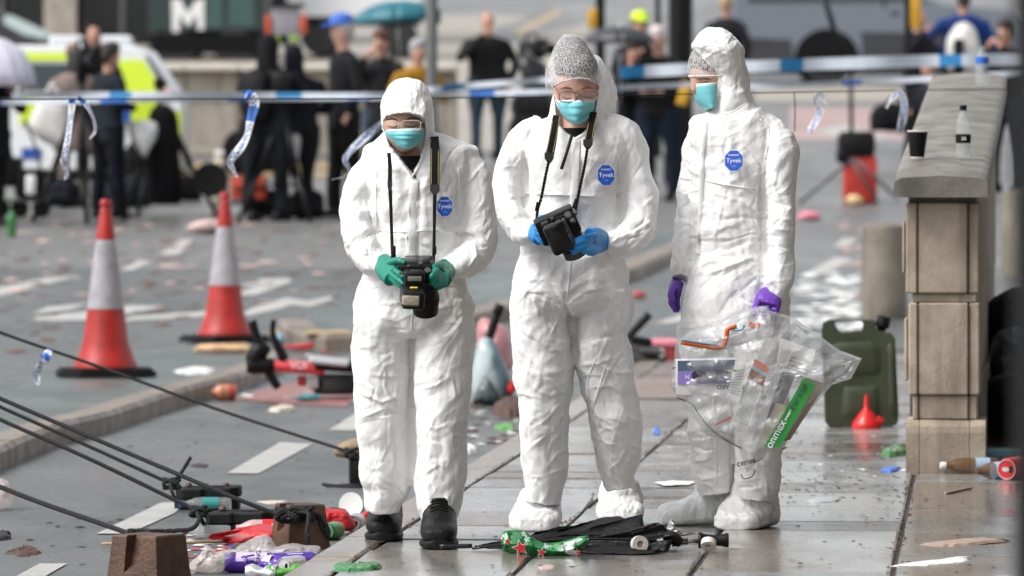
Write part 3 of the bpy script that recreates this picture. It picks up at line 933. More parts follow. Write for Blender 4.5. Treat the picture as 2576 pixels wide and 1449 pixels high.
hd, ears, HM1, _ = head_mesh(1019, 318, 51, 250, 385, Y1, -.162, yaw=R(-6), pitch=R(14))
me = body_mesh(hd, ears, [T_([(1030, 350, 38, -.03, .06), (1036, 420, 42, .0, .07), (1045, 480, 60, .01, .06), (1045, 700, 70, .0, .07), (1040, 790, 70, .0, .07)], Y1, level=True),
    T_([(990, 760, 40, .02, .06), (965, 1000, 32, .02, .05), (963, 1255, 24, .04, .035)], Y1), T_([(1090, 760, 40, .0, .06), (1112, 1000, 32, -.02, .05), (1104, 1275, 24, -.05, .035)], Y1)], 0.005)
link('body', me, M_skin, p1)
link('black_shirt', MB().add(*T_([(1034, 392, 38, -.045, .065), (1038, 430, 44, -.03, .075), (1042, 480, 60, -.02, .08)], Y1, level=True)).mesh(), M_shirt, p1)
mk = solidify(link('face_mask', mask_mesh([(973, 327), (974, 340), (984, 350), (1003, 368), (1020, 374)], [(1066, 322), (1071, 340), (1063, 352), (1048, 368), (1032, 374)], 1020, Y1, -.158, .045), [M_mask, M_maskw], p1))
spectacles(p1, [(967, 306, 1005, 330), (1013, 304, 1061, 328)], [(1005, 314), (1009, 311), (1013, 313)], [[(966, 312, 0), (962, 308, .05), (960, 306, .09)], [(1061, 310, 0), (1068, 304, .05), (1072, 298, .09)]], Y1, -.197, M_clearframe, .0014)
for a, b in (([(974, 303), (988, 299), (1004, 304)], 0), ([(1022, 303), (1040, 297), (1058, 301)], 0)):
    cord('eyebrow', [W(x, y, Y1) + Vector((0, -.178 + abs(x - 1015) * 0.0002, 0)) for x, y in a], [.0015, .0042, .0042, .003, .001], M_brow, p1, 12, 6)
for a in ([(978, 318), (990, 321), (1003, 318)], [(1020, 316), (1038, 320), (1054, 315)]):
    cord('eyelash', [W(x, y, Y1) + Vector((0, -.172 + abs(x - 1015) * 0.0003, 0)) for x, y in a], .0016, M_brow, p1, 12, 6)
badge(p1, 1120, 518, Y1, -.185, 19, 24, R(-4), R(12))
for px_, py_, ax, ay, top in ((963, 1362, 966, 1318, .17), (1103, 1382, 1103, 1340, .15)):
    tpt = G(px_, py_); an = Vector((W(ax, 1300, tpt.y).x, tpt.y + .27, 0))
    boot(p1, an, tpt, .060, top, .118)
YH = 18.12
gl = hand_mesh([(962, 660, 18.2, .030, .026), (975, 676, 18.14, .040, .026), (992, 694, 18.08, .040, .024)],
    [([(978, 662, 18.12), (1000, 655, 18.05), (1021, 662, 18.03)], .0115), ([(985, 690, 18.08), (1003, 703, 18.02), (1016, 716, 18.0)], .0105), ([(980, 697, 18.09), (998, 710, 18.04), (1010, 722, 18.02)], .0105), ([(976, 690, 18.1), (990, 706, 18.07), (1004, 718, 18.05)], .010), ([(994, 680, 18.05), (1010, 692, 18.0), (1018, 702, 18.0)], .0105)])
link('glove', gl, M_glove['green'], p1)
gr = hand_mesh([(1124, 672, 18.2, .030, .026), (1116, 684, 18.14, .038, .028), (1106, 698, 18.08, .040, .030)],
    [([(1110, 668, 18.1), (1094, 672, 18.04), (1084, 686, 18.02)], .0115), ([(1122, 690, 18.08), (1118, 712, 18.03), (1100, 726, 18.0)], .011), ([(1112, 690, 18.05), (1104, 712, 18.0), (1090, 722, 17.99)], .011), ([(1104, 686, 18.04), (1094, 704, 17.99), (1084, 716, 17.99)], .011), ([(1100, 680, 18.03), (1088, 694, 17.98), (1084, 706, 17.99)], .0105)])
link('glove', gr, M_glove['green'], p1)
link('cuff_button', MB().add(*cord_vf([W(1040, 428, Y1) + Vector((0, -.14, 0)), W(1046, 446, Y1) + Vector((0, -.16, 0))], .004)).mesh(), M_black, p1)

for a, b in (((974, 338), (962, 322)), ((1070, 338), (1076, 318))):
    cord('ear_loop', [W(a[0], a[1], Y1) + Vector((0, -.14, 0)), W((a[0] + b[0]) / 2, (a[1] + b[1]) / 2 + 1, Y1) + Vector((0, -.11, 0)), W(b[0], b[1], Y1) + Vector((0, -.07, 0))], .0014, M_maskw, mk, 8, 5)
# ============ person in the middle
Y2 = 19.0
p2 = thing('person', 'person in white suit, blue gloves and hair net, wearing brown-rimmed glasses', 'person', W(1455, 1330, 19.0), 'people in white suits')
torso2 = [(1450, 292, 70, .03, .09), (1450, 306, 118, .02, .11), (1450, 330, 142, .01, .13), (1450, 370, 150, .0, .145), (1446, 440, 138, -.01, .15), (1445, 520, 131, -.01, .15), (1440, 590, 128, -.01, .15), (1438, 640, 136, .0, .15), (1437, 690, 147, .0, .155), (1438, 745, 153, .0, .16), (1438, 780, 148, .0, .14), (1438, 800, 110, 0, .09)]
legL2 = [(1364, 730, 78, .0, .13), (1360, 818, 82, .0, .125), (1364, 917, 80, .0, .12), (1369, 1000, 68, .0, .115), (1370, 1081, 64, .0, .11), (1370, 1170, 60, .0, .10), (1366, 1235, 54, .0, .09), (1363, 1268, 48, .0, .08)]
legR2 = [(1514, 730, 79, .0, .13), (1518, 790, 80, .0, .125), (1513, 843, 71, .0, .12), (1523, 917, 73, .01, .12), (1537, 993, 68, .02, .115), (1552, 1080, 67, .03, .11), (1558, 1150, 60, .05, .10), (1558, 1205, 44, .06, .085), (1560, 1236, 36, .06, .075)]
armL2 = [(1365, 320, 42, .01, .075), (1325, 345, 44, .0, .08), (1294, 390, 42, .0, .085), (1278, 440, 41, .0, .085), (1274, 490, 39, -.02, .085), (1284, 540, 40, -.07, .08), (1312, 575, 36, -.13, .07), (1337, 585, 27, -.17, .05), (1350, 586, 21, -.19, .038)]
armR2 = [(1530, 318, 42, .01, .075), (1570, 342, 44, .0, .08), (1590, 390, 42, .0, .085), (1602, 450, 44, -.01, .088), (1611, 515, 46, -.03, .088), (1604, 570, 47, -.08, .08), (1570, 606, 42, -.14, .065), (1535, 608, 33, -.19, .05), (1515, 606, 27, -.21, .038)]
hood2 = [(1484, 130, 8, .07, .03), (1486, 140, 26, .07, .06), (1485, 165, 45, .06, .09), (1478, 200, 66, .05, .11), (1471, 240, 77, .04, .12), (1463, 275, 83, .03, .122), (1454, 305, 80, .02, .115), (1448, 335, 72, .01, .12)]
open2 = [(1388, 215), (1399, 205), (1450, 200), (1500, 205), (1506, 215), (1501, 259), (1496, 308), (1470, 334), (1447, 348), (1425, 336), (1402, 312), (1398, 285), (1394, 240)]
z2 = strokes([
    (1440, 560, 90, 80, 30, 40, 60, 7, .006, 24), (1278, 520, 35, 60, 30, 40, 50, 6, .010, 22), (1612, 540, 38, 60, 150, 40, 50, 6, .010, 22), (1300, 400, 40, 70, 110, 30, 60, 6, .008, 16), (1595, 410, 35, 80, 75, 25, 70, 6, .008, 14), (1570, 605, 50, 30, 120, 40, 40, 6, .010, 16), (1315, 575, 40, 28, 70, 40, 40, 6, .010, 14),
    (1437, 720, 120, 50, 15, 40, 80, 8, .009, 26), (1360, 800, 60, 60, 60, 45, 70, 7, .009, 22), (1518, 830, 60, 50, 20, 40, 80, 7, .008, 18), (1365, 940, 60, 70, 20, 40, 60, 7, .009, 22), (1525, 960, 55, 60, 25, 35, 60, 7, .010, 20), (1370, 1090, 55, 80, 115, 30, 70, 6, .008, 22), (1550, 1100, 55, 70, 20, 40, 60, 7, .010, 22), (1367, 1230, 45, 35, 80, 35, 40, 5, .008, 14), (1558, 1200, 40, 30, 80, 35, 40, 5, .009, 14),
    (1440, 420, 120, 80, 100, 40, 70, 7, .005, 22), (1525, 250, 20, 60, 80, 25, 40, 5, .007, 12), (1390, 280, 12, 30, 80, 25, 30, 4, .005, 6)], 202)
z2 += [([(1418, 765), (1434, 815), (1441, 870), (1444, 900)], 8, -.022), ([(1448, 350), (1446, 450), (1436, 560), (1425, 640)], 10, .010), ([(1462, 350), (1458, 470), (1452, 560)], 7, -.006),
       ([(1316, 395), (1316, 460), (1320, 520)], 10, -.02), ([(1556, 400), (1558, 470), (1560, 540)], 10, -.02), ([(1290, 655), (1370, 630), (1450, 645), (1530, 630), (1585, 650)], 9, -.014), ([(1425, 765), (1400, 720), (1340, 690)], 9, .014), ([(1425, 770), (1470, 735), (1540, 720)], 9, .012), ([(1325, 488), (1400, 490), (1480, 492), (1560, 495)], 5, .005), ([(1480, 1040), (1530, 940), (1575, 880)], 6, .008), ([(1470, 860), (1520, 850), (1580, 845)], 9, -.018)]
me = make_suit(Y2, [T_(torso2, Y2, level=True), T_(legL2, Y2), T_(legR2, Y2), T_(armL2, Y2), T_(armR2, Y2), T_(hood2, Y2, level=True)], open2, z2, 0.085, seed=2)
cv = link('coverall', me, M_suit, p2)
seam(p2, cv, [[(1322, 486), (1400, 490), (1480, 493), (1558, 496)], [(1556, 390), (1560, 470), (1558, 560)], [(1316, 390), (1314, 460), (1320, 530)], [(1500, 900), (1480, 960), (1490, 1060), (1500, 1150)], [(1300, 668), (1400, 652), (1500, 650), (1578, 664)], [(1436, 660), (1430, 720), (1424, 770)], [(1530, 900), (1500, 1000), (1488, 1040)]])
seam(p2, cv, [[(1452, 352), (1448, 440), (1442, 520), (1438, 580)]], .003, 'zip_flap', .012)
hd, ears, HM2, _ = head_mesh(1449, 232, 54, 140, 318, Y2, -.125, yaw=R(-4), pitch=R(12))
me = body_mesh(hd, ears, [T_([(1449, 290, 36, -.0, .06), (1449, 340, 40, .0, .08), (1449, 380, 60, .01, .07), (1440, 600, 70, .0, .07), (1438, 720, 70, .0, .07)], Y2, level=True),
    T_([(1390, 720, 40, .0, .06), (1368, 1000, 32, .0, .05), (1365, 1225, 24, .0, .035)], Y2), T_([(1490, 720, 40, .0, .06), (1530, 1000, 32, .02, .05), (1556, 1190, 24, .05, .035)], Y2)], 0.005)
link('body', me, M_skin2, p2)
link('black_shirt', MB().add(*T_([(1449, 322, 36, -.01, .07), (1449, 350, 48, -.01, .085), (1449, 390, 60, .0, .09)], Y2, level=True)).mesh(), M_shirt, p2)
def ellip(cx, cy, hw, hh, Y, dy, ry, nu=40, nv=28, jit=0.0, power=1.0):
    V, Fc = [], []; sc = Y / F
    for i in range(nv + 1):
        ph = math.pi * i / nv
        for j in range(nu):
            th = 2 * math.pi * j / nu
            V.append(W(cx + hw * math.sin(ph) ** power * math.sin(th), cy - hh * math.cos(ph), Y) + Vector((0, dy - ry * math.sin(ph) ** power * math.cos(th), 0)))
    for i in range(nv):
        for j in range(nu):
            k = (j + 1) % nu
            Fc.append((i * nu + j, (i + 1) * nu + j, (i + 1) * nu + k, i * nu + k))
    if jit:
        A = np.array([tuple(p) for p in V]); A += np.stack([perlin(A * 40), perlin(A * 40 + 9), perlin(A * 40 + 19)], 1) * jit
        V = A
    return V, Fc
hair2 = remesh([T_([(1438, 93, 8, -.01, .02), (1439, 97, 24, -.01, .045), (1440, 112, 34, -.02, .06), (1444, 138, 47, -.035, .085), (1447, 162, 54, -.045, .095), (1448, 180, 54, -.05, .096), (1448, 190, 48, -.045, .088)], Y2, level=True)], .005, 2)
vh, nh = get_vn(hair2); set_v(hair2, vh + nh * (perlin(vh * np.array([60, 60, 14])) * .005)[:, None])
link('hair', hair2, mat('grey brown hair', (0.028, 0.025, 0.024), 0.6, var=0.6, vscale=90, bmp=0.5, bscale=200), p2)
netrows = [(1436, 86, 8, -.01, .02), (1436, 90, 22, -.01, .045), (1438, 108, 37, -.02, .07), (1440, 140, 55, -.03, .10), (1441, 170, 66, -.035, .12), (1440, 200, 69, -.035, .128), (1438, 218, 66, -.03, .122), (1437, 228, 60, -.02, .11)]
nv, nf = T_(netrows, Y2, n=46, seg=60, level=True)
nv = np.array(nv); Xn = CX + nv[:, 0] / nv[:, 1] * F; Yn = HY + (H - nv[:, 2]) / nv[:, 1] * F
fr = nv[:, 1] < Y2 - .03
arch = np.interp(Xn, [1370, 1392, 1421, 1455, 1481, 1505], [226, 215, 203, 197, 200, 214])   # front hem arches over the brow
newY = np.where(fr & (Yn > arch), arch + (Yn - arch) * 0.04, Yn)
nv[:, 2] = H - (newY - HY) / F * nv[:, 1]
nv += np.stack([perlin(nv * 30 + 4), perlin(nv * 30 + 14), perlin(nv * 30 + 24)], 1) * 0.006
net2 = link('hair_net', MB().add(nv, [f for f in nf if len(f) == 4]).mesh(), M_net, p2)
hem = [W(x, y, Y2) + Vector((0, -.158 + ((x - 1447) / 60) ** 2 * .075 + (-.004 if i % 2 else .004), 0)) for i, (x, y) in enumerate([(xx, np.interp(xx, [1388, 1421, 1455, 1481, 1506], [219, 204, 198, 201, 216]) + (1.5 if i % 2 else -1.5)) for i, xx in enumerate(np.linspace(1388, 1506, 34))])]
cord('elastic_hem', hem, .0032, mat('white elastic', (0.75, 0.74, 0.74), 0.7, bmp=0.5, bscale=300), net2, 70, 6, False)
mk = solidify(link('face_mask', mask_mesh([(1403, 253), (1404, 270), (1415, 290), (1430, 306), (1446, 312)], [(1495, 252), (1494, 270), (1484, 290), (1470, 306), (1452, 312)], 1449, Y2, -.118, .052), [M_mask, M_maskw], p2))
spectacles(p2, [(1406, 232, 1447, 258), (1458, 230, 1499, 255)], [(1447, 243), (1452, 239), (1458, 242)], [[(1406, 238, 0), (1399, 226, .04), (1393, 215, .09)], [(1499, 236, 0), (1503, 228, .05), (1505, 222, .09)]], Y2, -.168, M_goldframe, .0019)
for a in ([(1408, 225), (1424, 221), (1440, 226)], [(1460, 225), (1476, 220), (1492, 224)]):
    cord('eyebrow', [W(x, y, Y2) + Vector((0, -.132 + abs(x - 1450) * .0003, 0)) for x, y in a], [.001, .003, .003, .001], M_brow2, p2, 12, 6)
for a in ([(1413, 243), (1426, 248), (1440, 244)], [(1463, 242), (1478, 246), (1492, 240)]):
    cord('eyelash', [W(x, y, Y2) + Vector((0, -.126 + abs(x - 1450) * .0004, 0)) for x, y in a], .0013, M_brow2, p2, 12, 6)
for a, b in (((1404, 258), (1394, 232)), ((1494, 256), (1503, 232)), ((1406, 276), (1396, 250))):
    cord('ear_loop', [W(a[0], a[1], Y2) + Vector((0, -.10, 0)), W((a[0] + b[0]) / 2, (a[1] + b[1]) / 2 + 1, Y2) + Vector((0, -.08, 0)), W(b[0], b[1], Y2) + Vector((0, -.03, 0))], .0014, M_maskw, mk, 8, 5)
badge(p2, 1522, 440, Y2, -.175, 21, 25, R(-5), R(14))
pen = link('zip_pull', MB().add(*cord_vf([W(1438, 338, Y2) + Vector((0, -.150, 0)), W(1424, 385, Y2) + Vector((0, -.172, 0)), W(1411, 425, Y2) + Vector((0, -.182, 0))], .0055)).mesh(), M_black, p2)
for px_, py_, ax, w_, sd_, top, dy in ((1338, 1338, 1355, .088, 1, .135, .17), (1558, 1313, 1562, .084, 2, .145, .16)):
    tpt = G(px_, py_); an = Vector((W(ax, 1300, tpt.y).x, tpt.y + dy, 0))
    shoe_cover(p2, an, tpt, w_, top, .125, sd_)
gl = hand_mesh([(1344, 582, 18.82, .026, .024), (1350, 585, 18.78, .034, .026), (1362, 594, 18.74, .034, .024)],
    [([(1349, 566, 18.76), (1358, 550, 18.70), (1376, 547, 18.68)], .0115), ([(1352, 590, 18.74), (1368, 603, 18.68), (1388, 611, 18.66)], .0105), ([(1350, 584, 18.72), (1370, 594, 18.66), (1388, 602, 18.65)], .0105), ([(1346, 592, 18.76), (1362, 608, 18.70), (1382, 616, 18.68)], .010), ([(1350, 574, 18.72), (1368, 584, 18.66), (1384, 592, 18.65)], .0105)])
link('glove', gl, M_glove['blue'], p2)
gr = hand_mesh([(1518, 606, 18.8, .034, .024), (1502, 606, 18.76, .044, .026), (1482, 606, 18.70, .044, .022)],
    [([(1498, 592, 18.68), (1474, 596, 18.64), (1444, 606, 18.62)], .0105), ([(1490, 602, 18.67), (1460, 610, 18.62), (1428, 628, 18.60)], .011), ([(1488, 614, 18.67), (1462, 622, 18.62), (1440, 637, 18.60)], .011), ([(1494, 622, 18.68), (1480, 630, 18.64), (1464, 634, 18.62)], .0105), ([(1505, 624, 18.7), (1494, 636, 18.66), (1478, 638, 18.64)], .0105)])
link('glove', gr, M_glove['blue'], p2)

# ============ person on the right, in three-quarter view
Y3 = 19.05
p3 = thing('person', 'person in white hooded suit and purple gloves carrying a clear evidence bag', 'person', W(1830, 1320, 19.0), 'people in white suits')
torso3 = [(1848, 268, 48, .0, .09), (1848, 282, 74, .0, .10), (1858, 300, 112, .0, .12), (1863, 324, 128, .0, .13), (1860, 352, 128, .0, .14), (1854, 420, 122, .0, .15), (1848, 500, 110, .0, .15), (1850, 580, 106, .0, .15), (1855, 640, 113, .0, .15), (1855, 700, 134, .0, .16), (1850, 780, 143, .0, .17), (1848, 850, 140, .0, .155), (1848, 890, 110, .0, .10)]
legL3 = [(1778, 820, 78, .04, .13), (1778, 900, 72, .04, .12), (1786, 990, 64, .04, .11), (1795, 1074, 60, .04, .11), (1799, 1122, 59, .05, .105), (1801, 1170, 55, .06, .10), (1803, 1215, 52, .06, .092), (1808, 1243, 46, .06, .08)]
legR3 = [(1908, 820, 86, -.02, .13), (1908, 900, 83, -.02, .125), (1909, 990, 76, -.03, .115), (1910, 1060, 71, -.04, .11), (1908, 1122, 62, -.05, .105), (1906, 1170, 64, -.06, .10), (1902, 1220, 60, -.07, .095), (1898, 1258, 46, -.07, .085)]
armR3 = [(1900, 322, 34, -.01, .07), (1938, 338, 44, -.03, .08), (1961, 380, 49, -.06, .09), (1961, 460, 48, -.07, .09), (1958, 545, 46, -.09, .085), (1954, 617, 43, -.11, .08), (1950, 680, 42, -.13, .075), (1945, 722, 37, -.14, .065), (1936, 745, 27, -.15, .045)]
armL3 = [(1768, 320, 30, .06, .07), (1752, 360, 33, .07, .08), (1744, 410, 34, .07, .08), (1738, 460, 32, .07, .08), (1733, 520, 30, .07, .075), (1728, 580, 30, .06, .075), (1716, 640, 29, .04, .07), (1710, 680, 27, .03, .06), (1707, 705, 20, .02, .045)]
hood3 = [(1800, 66, 8, -.01, .03), (1801, 71, 32, -.01, .07), (1800, 88, 52, -.02, .10), (1803, 112, 66, -.02, .12), (1809, 128, 66, -.01, .13), (1818, 146, 58, .0, .13), (1828, 164, 51, .01, .13), (1837, 186, 46, .02, .125), (1840, 210, 49, .02, .12), (1845, 240, 52, .01, .115), (1843, 268, 60, .0, .11), (1842, 290, 70, .0, .11)]
z3 = strokes([
    (1850, 620, 70, 70, 15, 30, 90, 8, .010, 26), (1850, 720, 100, 70, 155, 35, 80, 8, .009, 26), (1958, 560, 35, 110, 10, 30, 55, 6, .009, 30), (1960, 420, 35, 70, 80, 30, 70, 6, .008, 16), (1732, 520, 22, 100, 20, 35, 45, 5, .008, 22), (1712, 660, 20, 40, 80, 30, 40, 4, .006, 12), (1945, 690, 32, 40, 80, 35, 40, 6, .009, 16),
    (1850, 400, 80, 90, 70, 40, 80, 7, .006, 22), (1850, 520, 80, 50, 30, 35, 80, 7, .008, 18), (1845, 830, 110, 50, 160, 40, 80, 8, .008, 18), (1790, 960, 50, 70, 30, 40, 60, 7, .009, 16), (1908, 1000, 55, 70, 30, 40, 60, 7, .009, 18), (1797, 1140, 45, 60, 25, 30, 60, 7, .012, 22), (1906, 1160, 50, 70, 30, 40, 60, 7, .012, 26), (1805, 1215, 40, 25, 20, 25, 50, 5, .010, 10), (1900, 1235, 45, 25, 20, 30, 50, 5, .010, 10),
    (1820, 110, 40, 30, 150, 35, 45, 5, .007, 22), (1850, 190, 30, 50, 20, 40, 45, 5, .007, 22), (1805, 210, 14, 45, 5, 20, 24, 3, .005, 22)], 303)
z3 += [([(1912, 430), (1914, 560), (1914, 680), (1908, 740)], 12, -.03), ([(1752, 420), (1753, 560), (1748, 640), (1722, 720)], 10, -.02), ([(1775, 280), (1765, 400), (1760, 560), (1752, 640)], 8, .008), ([(1776, 455), (1830, 468), (1900, 478)], 5, .006), ([(1845, 900), (1842, 1050), (1842, 1240)], 8, -.015), ([(1756, 600), (1840, 600), (1910, 580)], 9, .012), ([(1750, 640), (1830, 630), (1910, 600)], 9, -.012), ([(1780, 690), (1840, 670), (1910, 640)], 9, .010), ([(1776, 282), (1840, 284), (1896, 248)], 7, -.012)]
me = make_suit(Y3, [T_(torso3, Y3, level=True), T_(legL3, Y3), T_(legR3, Y3), T_(armL3, Y3), T_(armR3, Y3), T_(hood3, Y3, level=True)], None, z3, seed=3)
cv = link('coverall', me, M_suit, p3)
seam(p3, cv, [[(1776, 455), (1830, 466), (1900, 476)], [(1776, 283), (1830, 287), (1896, 248)], [(1914, 420), (1916, 540), (1914, 660), (1910, 730)], [(1800, 76), (1850, 110), (1868, 180), (1890, 238)], [(1912, 300), (1935, 330), (1925, 400)], [(1796, 1000), (1800, 1120), (1802, 1220)]])
seam(p3, cv, [[(1780, 292), (1768, 400), (1764, 540), (1758, 640)]], .003, 'zip_flap', .010)
hd, ears, HM3, _ = head_mesh(1793, 205, 50, 120, 282, Y3, -.085, yaw=R(-52), pitch=R(8))
me = body_mesh(hd, ears, [T_([(1815, 265, 40, .02, .06), (1845, 320, 60, .0, .07), (1850, 600, 62, .0, .07), (1850, 780, 70, .0, .07)], Y3, level=True),
    T_([(1800, 780, 40, .04, .06), (1793, 1000, 32, .04, .05), (1802, 1200, 24, .06, .035)], Y3), T_([(1890, 780, 40, -.02, .06), (1908, 1000, 32, -.03, .05), (1902, 1215, 24, -.07, .035)], Y3)], 0.005)
link('body', me, M_skin, p3)
link('hair', MB().add(*ellip(1788, 158, 54, 42, Y3, -.005, .082, jit=.003)).mesh(), mat('dark brown hair', (0.05, 0.04, 0.035), 0.55, var=0.4, vscale=90, bmp=0.5, bscale=200), p3)
nv, nf = T_([(1790, 112, 10, 0, .03), (1790, 118, 36, 0, .06), (1790, 140, 55, 0, .085), (1789, 165, 60, -.003, .094), (1789, 185, 59, -.005, .094), (1789, 192, 56, -.006, .09)], Y3, n=36, seg=54, level=True)
nv = np.array(nv); nv += np.stack([perlin(nv * 30 + 4), perlin(nv * 30 + 14), perlin(nv * 30 + 24)], 1) * 0.004
net3 = link('hair_net', MB().add(nv, [f for f in nf if len(f) == 4]).mesh(), M_net, p3)
ring = [W(1789 + 56 * math.sin(a), 192 + (1.2 if i % 2 else -1.2), Y3) + Vector((0, -.006 - .092 * math.cos(a), 0)) for i, a in enumerate(np.linspace(-2.4, 2.4, 60))]
cord('elastic_hem', ring, .003, MATS['white elastic'], net3, 80, 6, False)
def mask_side():
    nvv, n = 16, 18; V, Fc, mi = [], [], []
    Lr = cat([(1744, 214), (1744, 226), (1750, 252), (1762, 268), (1776, 278)], nvv); Rr_ = cat([(1800, 208), (1800, 222), (1800, 240), (1798, 256), (1796, 272)], nvv)
    for i in range(nvv):
        t = i / (nvv - 1)
        for j in range(n + 1):
            u = j / n
            a = u * math.pi * 0.62                       # wraps from the far cheek round the nose to the near cheek
            x = Lr[i][0] + (Rr_[i][0] - Lr[i][0]) * (1 - math.cos(a)) / 1.37
            y = Lr[i][1] * (1 - u) + Rr_[i][1] * u
            V.append(W(x, y, Y3) + Vector((0, -.015 - 0.085 * math.sin(a) + 0.002 * ((t * 6) % 1), 0)))
    for i in range(nvv - 1):
        for j in range(n):
            q = i * (n + 1) + j
            Fc.append((q, q + n + 1, q + n + 2, q + 1)); mi.append(1 if i < 2 else 0)
    me = mesh_from(V, Fc); me.polygons.foreach_set('material_index', mi)
    return me
solidify(link('face_mask', mask_side(), [M_mask, M_maskw], p3))
cord('eyebrow', [W(1752, 201, Y3) + Vector((0, -.083, 0)), W(1768, 198, Y3) + Vector((0, -.094, 0)), W(1786, 202, Y3) + Vector((0, -.098, 0))], [.001, .0025, .0025, .001], M_brow, p3, 12, 6)
cord('eyelash', [W(1756, 207, Y3) + Vector((0, -.080, 0)), W(1768, 209, Y3) + Vector((0, -.092, 0)), W(1780, 206, Y3) + Vector((0, -.096, 0))], .0016, M_brow, p3, 12, 6)
badge(p3, 1841, 404, Y3, -.168, 22, 25, R(-3), R(-8))
tpt = G(1655, 1322); an = Vector((W(1800, 1300, tpt.y + .03).x, tpt.y + .02, 0)); shoe_cover(p3, an, tpt, .086, .175, .15, 3)
tpt = G(1842, 1336); an = Vector((W(1890, 1300, tpt.y + .13).x, tpt.y + .15, 0)); shoe_cover(p3, an, tpt, .092, .175, .15, 4)
gl = hand_mesh([(1706, 705, 19.08, .022, .030), (1700, 722, 19.08, .024, .036), (1697, 742, 19.06, .022, .038)],
    [([(1693, 742, 19.03), (1688, 760, 19.03), (1695, 776, 19.05)], .0105), ([(1697, 744, 19.06), (1693, 766, 19.06), (1700, 784, 19.07)], .0108), ([(1701, 744, 19.09), (1699, 768, 19.09), (1705, 786, 19.09)], .0105), ([(1704, 742, 19.11), (1704, 766, 19.12), (1708, 780, 19.11)], .010), ([(1692, 724, 19.02), (1687, 742, 19.0), (1691, 758, 19.0)], .0112)])
link('glove', gl, M_glove['purple'], p3)
gr = hand_mesh([(1938, 742, 18.9, .038, .030), (1932, 758, 18.87, .046, .032), (1928, 776, 18.85, .044, .032)],
    [([(1906, 772, 18.82), (1902, 792, 18.82), (1912, 806, 18.86)], .0115), ([(1920, 778, 18.80), (1916, 800, 18.80), (1922, 811, 18.85)], .0118), ([(1936, 778, 18.80), (1934, 799, 18.80), (1936, 810, 18.85)], .0115), ([(1950, 774, 18.81), (1950, 792, 18.81), (1948, 802, 18.86)], .0108), ([(1908, 758, 18.84), (1900, 776, 18.81), (1912, 790, 18.79)], .0118)])
link('glove', gr, M_glove['purple'], p3)
# ------------------------------------------------------------------ things held by the people
# camera with flash, person on the left (seen from above and behind, flash towards the viewer)
def vbox(name, x0, y0, x1, y1, Y, ya, yb, m, parent, bev=0.004, rot=(0, 0, 0), seg=2):
    a = W(x0, y0, Y); b = W(x1, y1, Y)
    c = (a + b) / 2; c.y = (ya + yb) / 2
    return obox(name, c, (abs(b.x - a.x), abs(yb - ya), abs(a.z - b.z)), m, parent, bev, rot, seg)
M_screen = mat('grey lcd', (0.22, 0.25, 0.19), 0.2, var=0.05)
M_flashglass = mat('flash window', (0.42, 0.38, 0.29), 0.15, var=0.25, vscale=60, bmp=0.3, bscale=200)
M_metal = mat('bright metal', (0.62, 0.62, 0.63), 0.28, 1.0, var=0.1)
M_dgrey = mat('dark grey plastic', (0.05, 0.05, 0.052), 0.4, var=0.2)
c1 = thing('camera', 'black camera with big flash held in green gloves', 'camera', W(1040, 720, 18.05), 'cameras of the people in white')
vbox('body', 1000, 656, 1090, 712, 18.05, 18.02, 18.10, M_black, c1, .010, (R(20), 0, R(-3)))
vbox('top_plate', 1016, 650, 1086, 668, 18.05, 18.03, 18.11, M_blackg, c1, .006, (R(15), 0, R(-3)))
lathe('lens', [(.001, -.07), (.040, -.07), (.042, -.05), (.042, 0), (.036, .03), (.001, .03)], M_black, c1, TR(W(1070, 738, 18.03), (R(30), 0, 0)))
lathe('lens_ring', [(.0425, -.03), (.0445, -.028), (.0445, -.012), (.0425, -.01)], M_rubber, c1, TR(W(1070, 738, 18.03), (R(30), 0, 0)))
vbox('flash_body', 1017, 680, 1068, 736, 17.98, 17.94, 18.0, M_black, c1, .008, (R(12), 0, R(4)))
fh = vbox('flash_head', 1009, 726, 1065, 770, 17.92, 17.86, 17.96, M_black, c1, .008, (R(14), R(3), R(8)))
vbox('flash_window', 1011, 744, 1054, 768, 17.855, 17.848, 17.862, M_flashglass, fh, .004, (R(8), R(3), R(8)))
vbox('flash_rim', 1009, 741, 1056, 771, 17.86, 17.853, 17.870, M_dgrey, fh, .004, (R(8), R(3), R(8)))
vbox('yellow_label', 1031, 723, 1050, 728, 17.86, 17.902, 17.908, mat('yellow label', (0.62, 0.46, 0.04), 0.5), fh, .0008, (R(40), 0, R(6)))
vbox('flash_screen', 1025, 695, 1060, 707, 17.93, 17.935, 17.942, M_screen, c1, .001, (R(12), 0, R(4)))
vbox('rear_screen', 1004, 684, 1024, 694, 17.98, 17.99, 18.0, M_dgrey, c1, .002, (R(20), 0, 0))
for (bx, by, br) in ((1076, 683, .011), (1058, 664, .008), (1028, 672, .005), (1046, 690, .005), (1036, 690, .004)):
    lathe('dial', [(.001, .0), (br, .0), (br, .008), (br * .8, .011), (.001, .011)], M_dgrey, c1, TR(W(bx, by, 17.99), (R(60), 0, 0)), 14)
ribbon_px('strap', [(1094, 345, 11, -.135), (1096, 380, 11.5, -.165), (1096, 430, 11.5, -.185), (1096, 470, 11.5, -.195)], Y1, M_webbing, c1)
ribbon_px('strap', [(981, 385, 4.5, -.165), (984, 420, 5, -.175), (984, 458, 5.5, -.19)], Y1, M_webbing, c1)
for s_ in (-8.5, 8.5):
    cord('stitching', [W(1094 + s_, 348, Y1) + Vector((0, -.140, 0)), W(1096 + s_, 385, Y1) + Vector((0, -.171, 0)), W(1096 + s_, 430, Y1) + Vector((0, -.190, 0)), W(1096 + s_, 466, Y1) + Vector((0, -.200, 0))], .0009, M_stitch, c1, 16, 5)
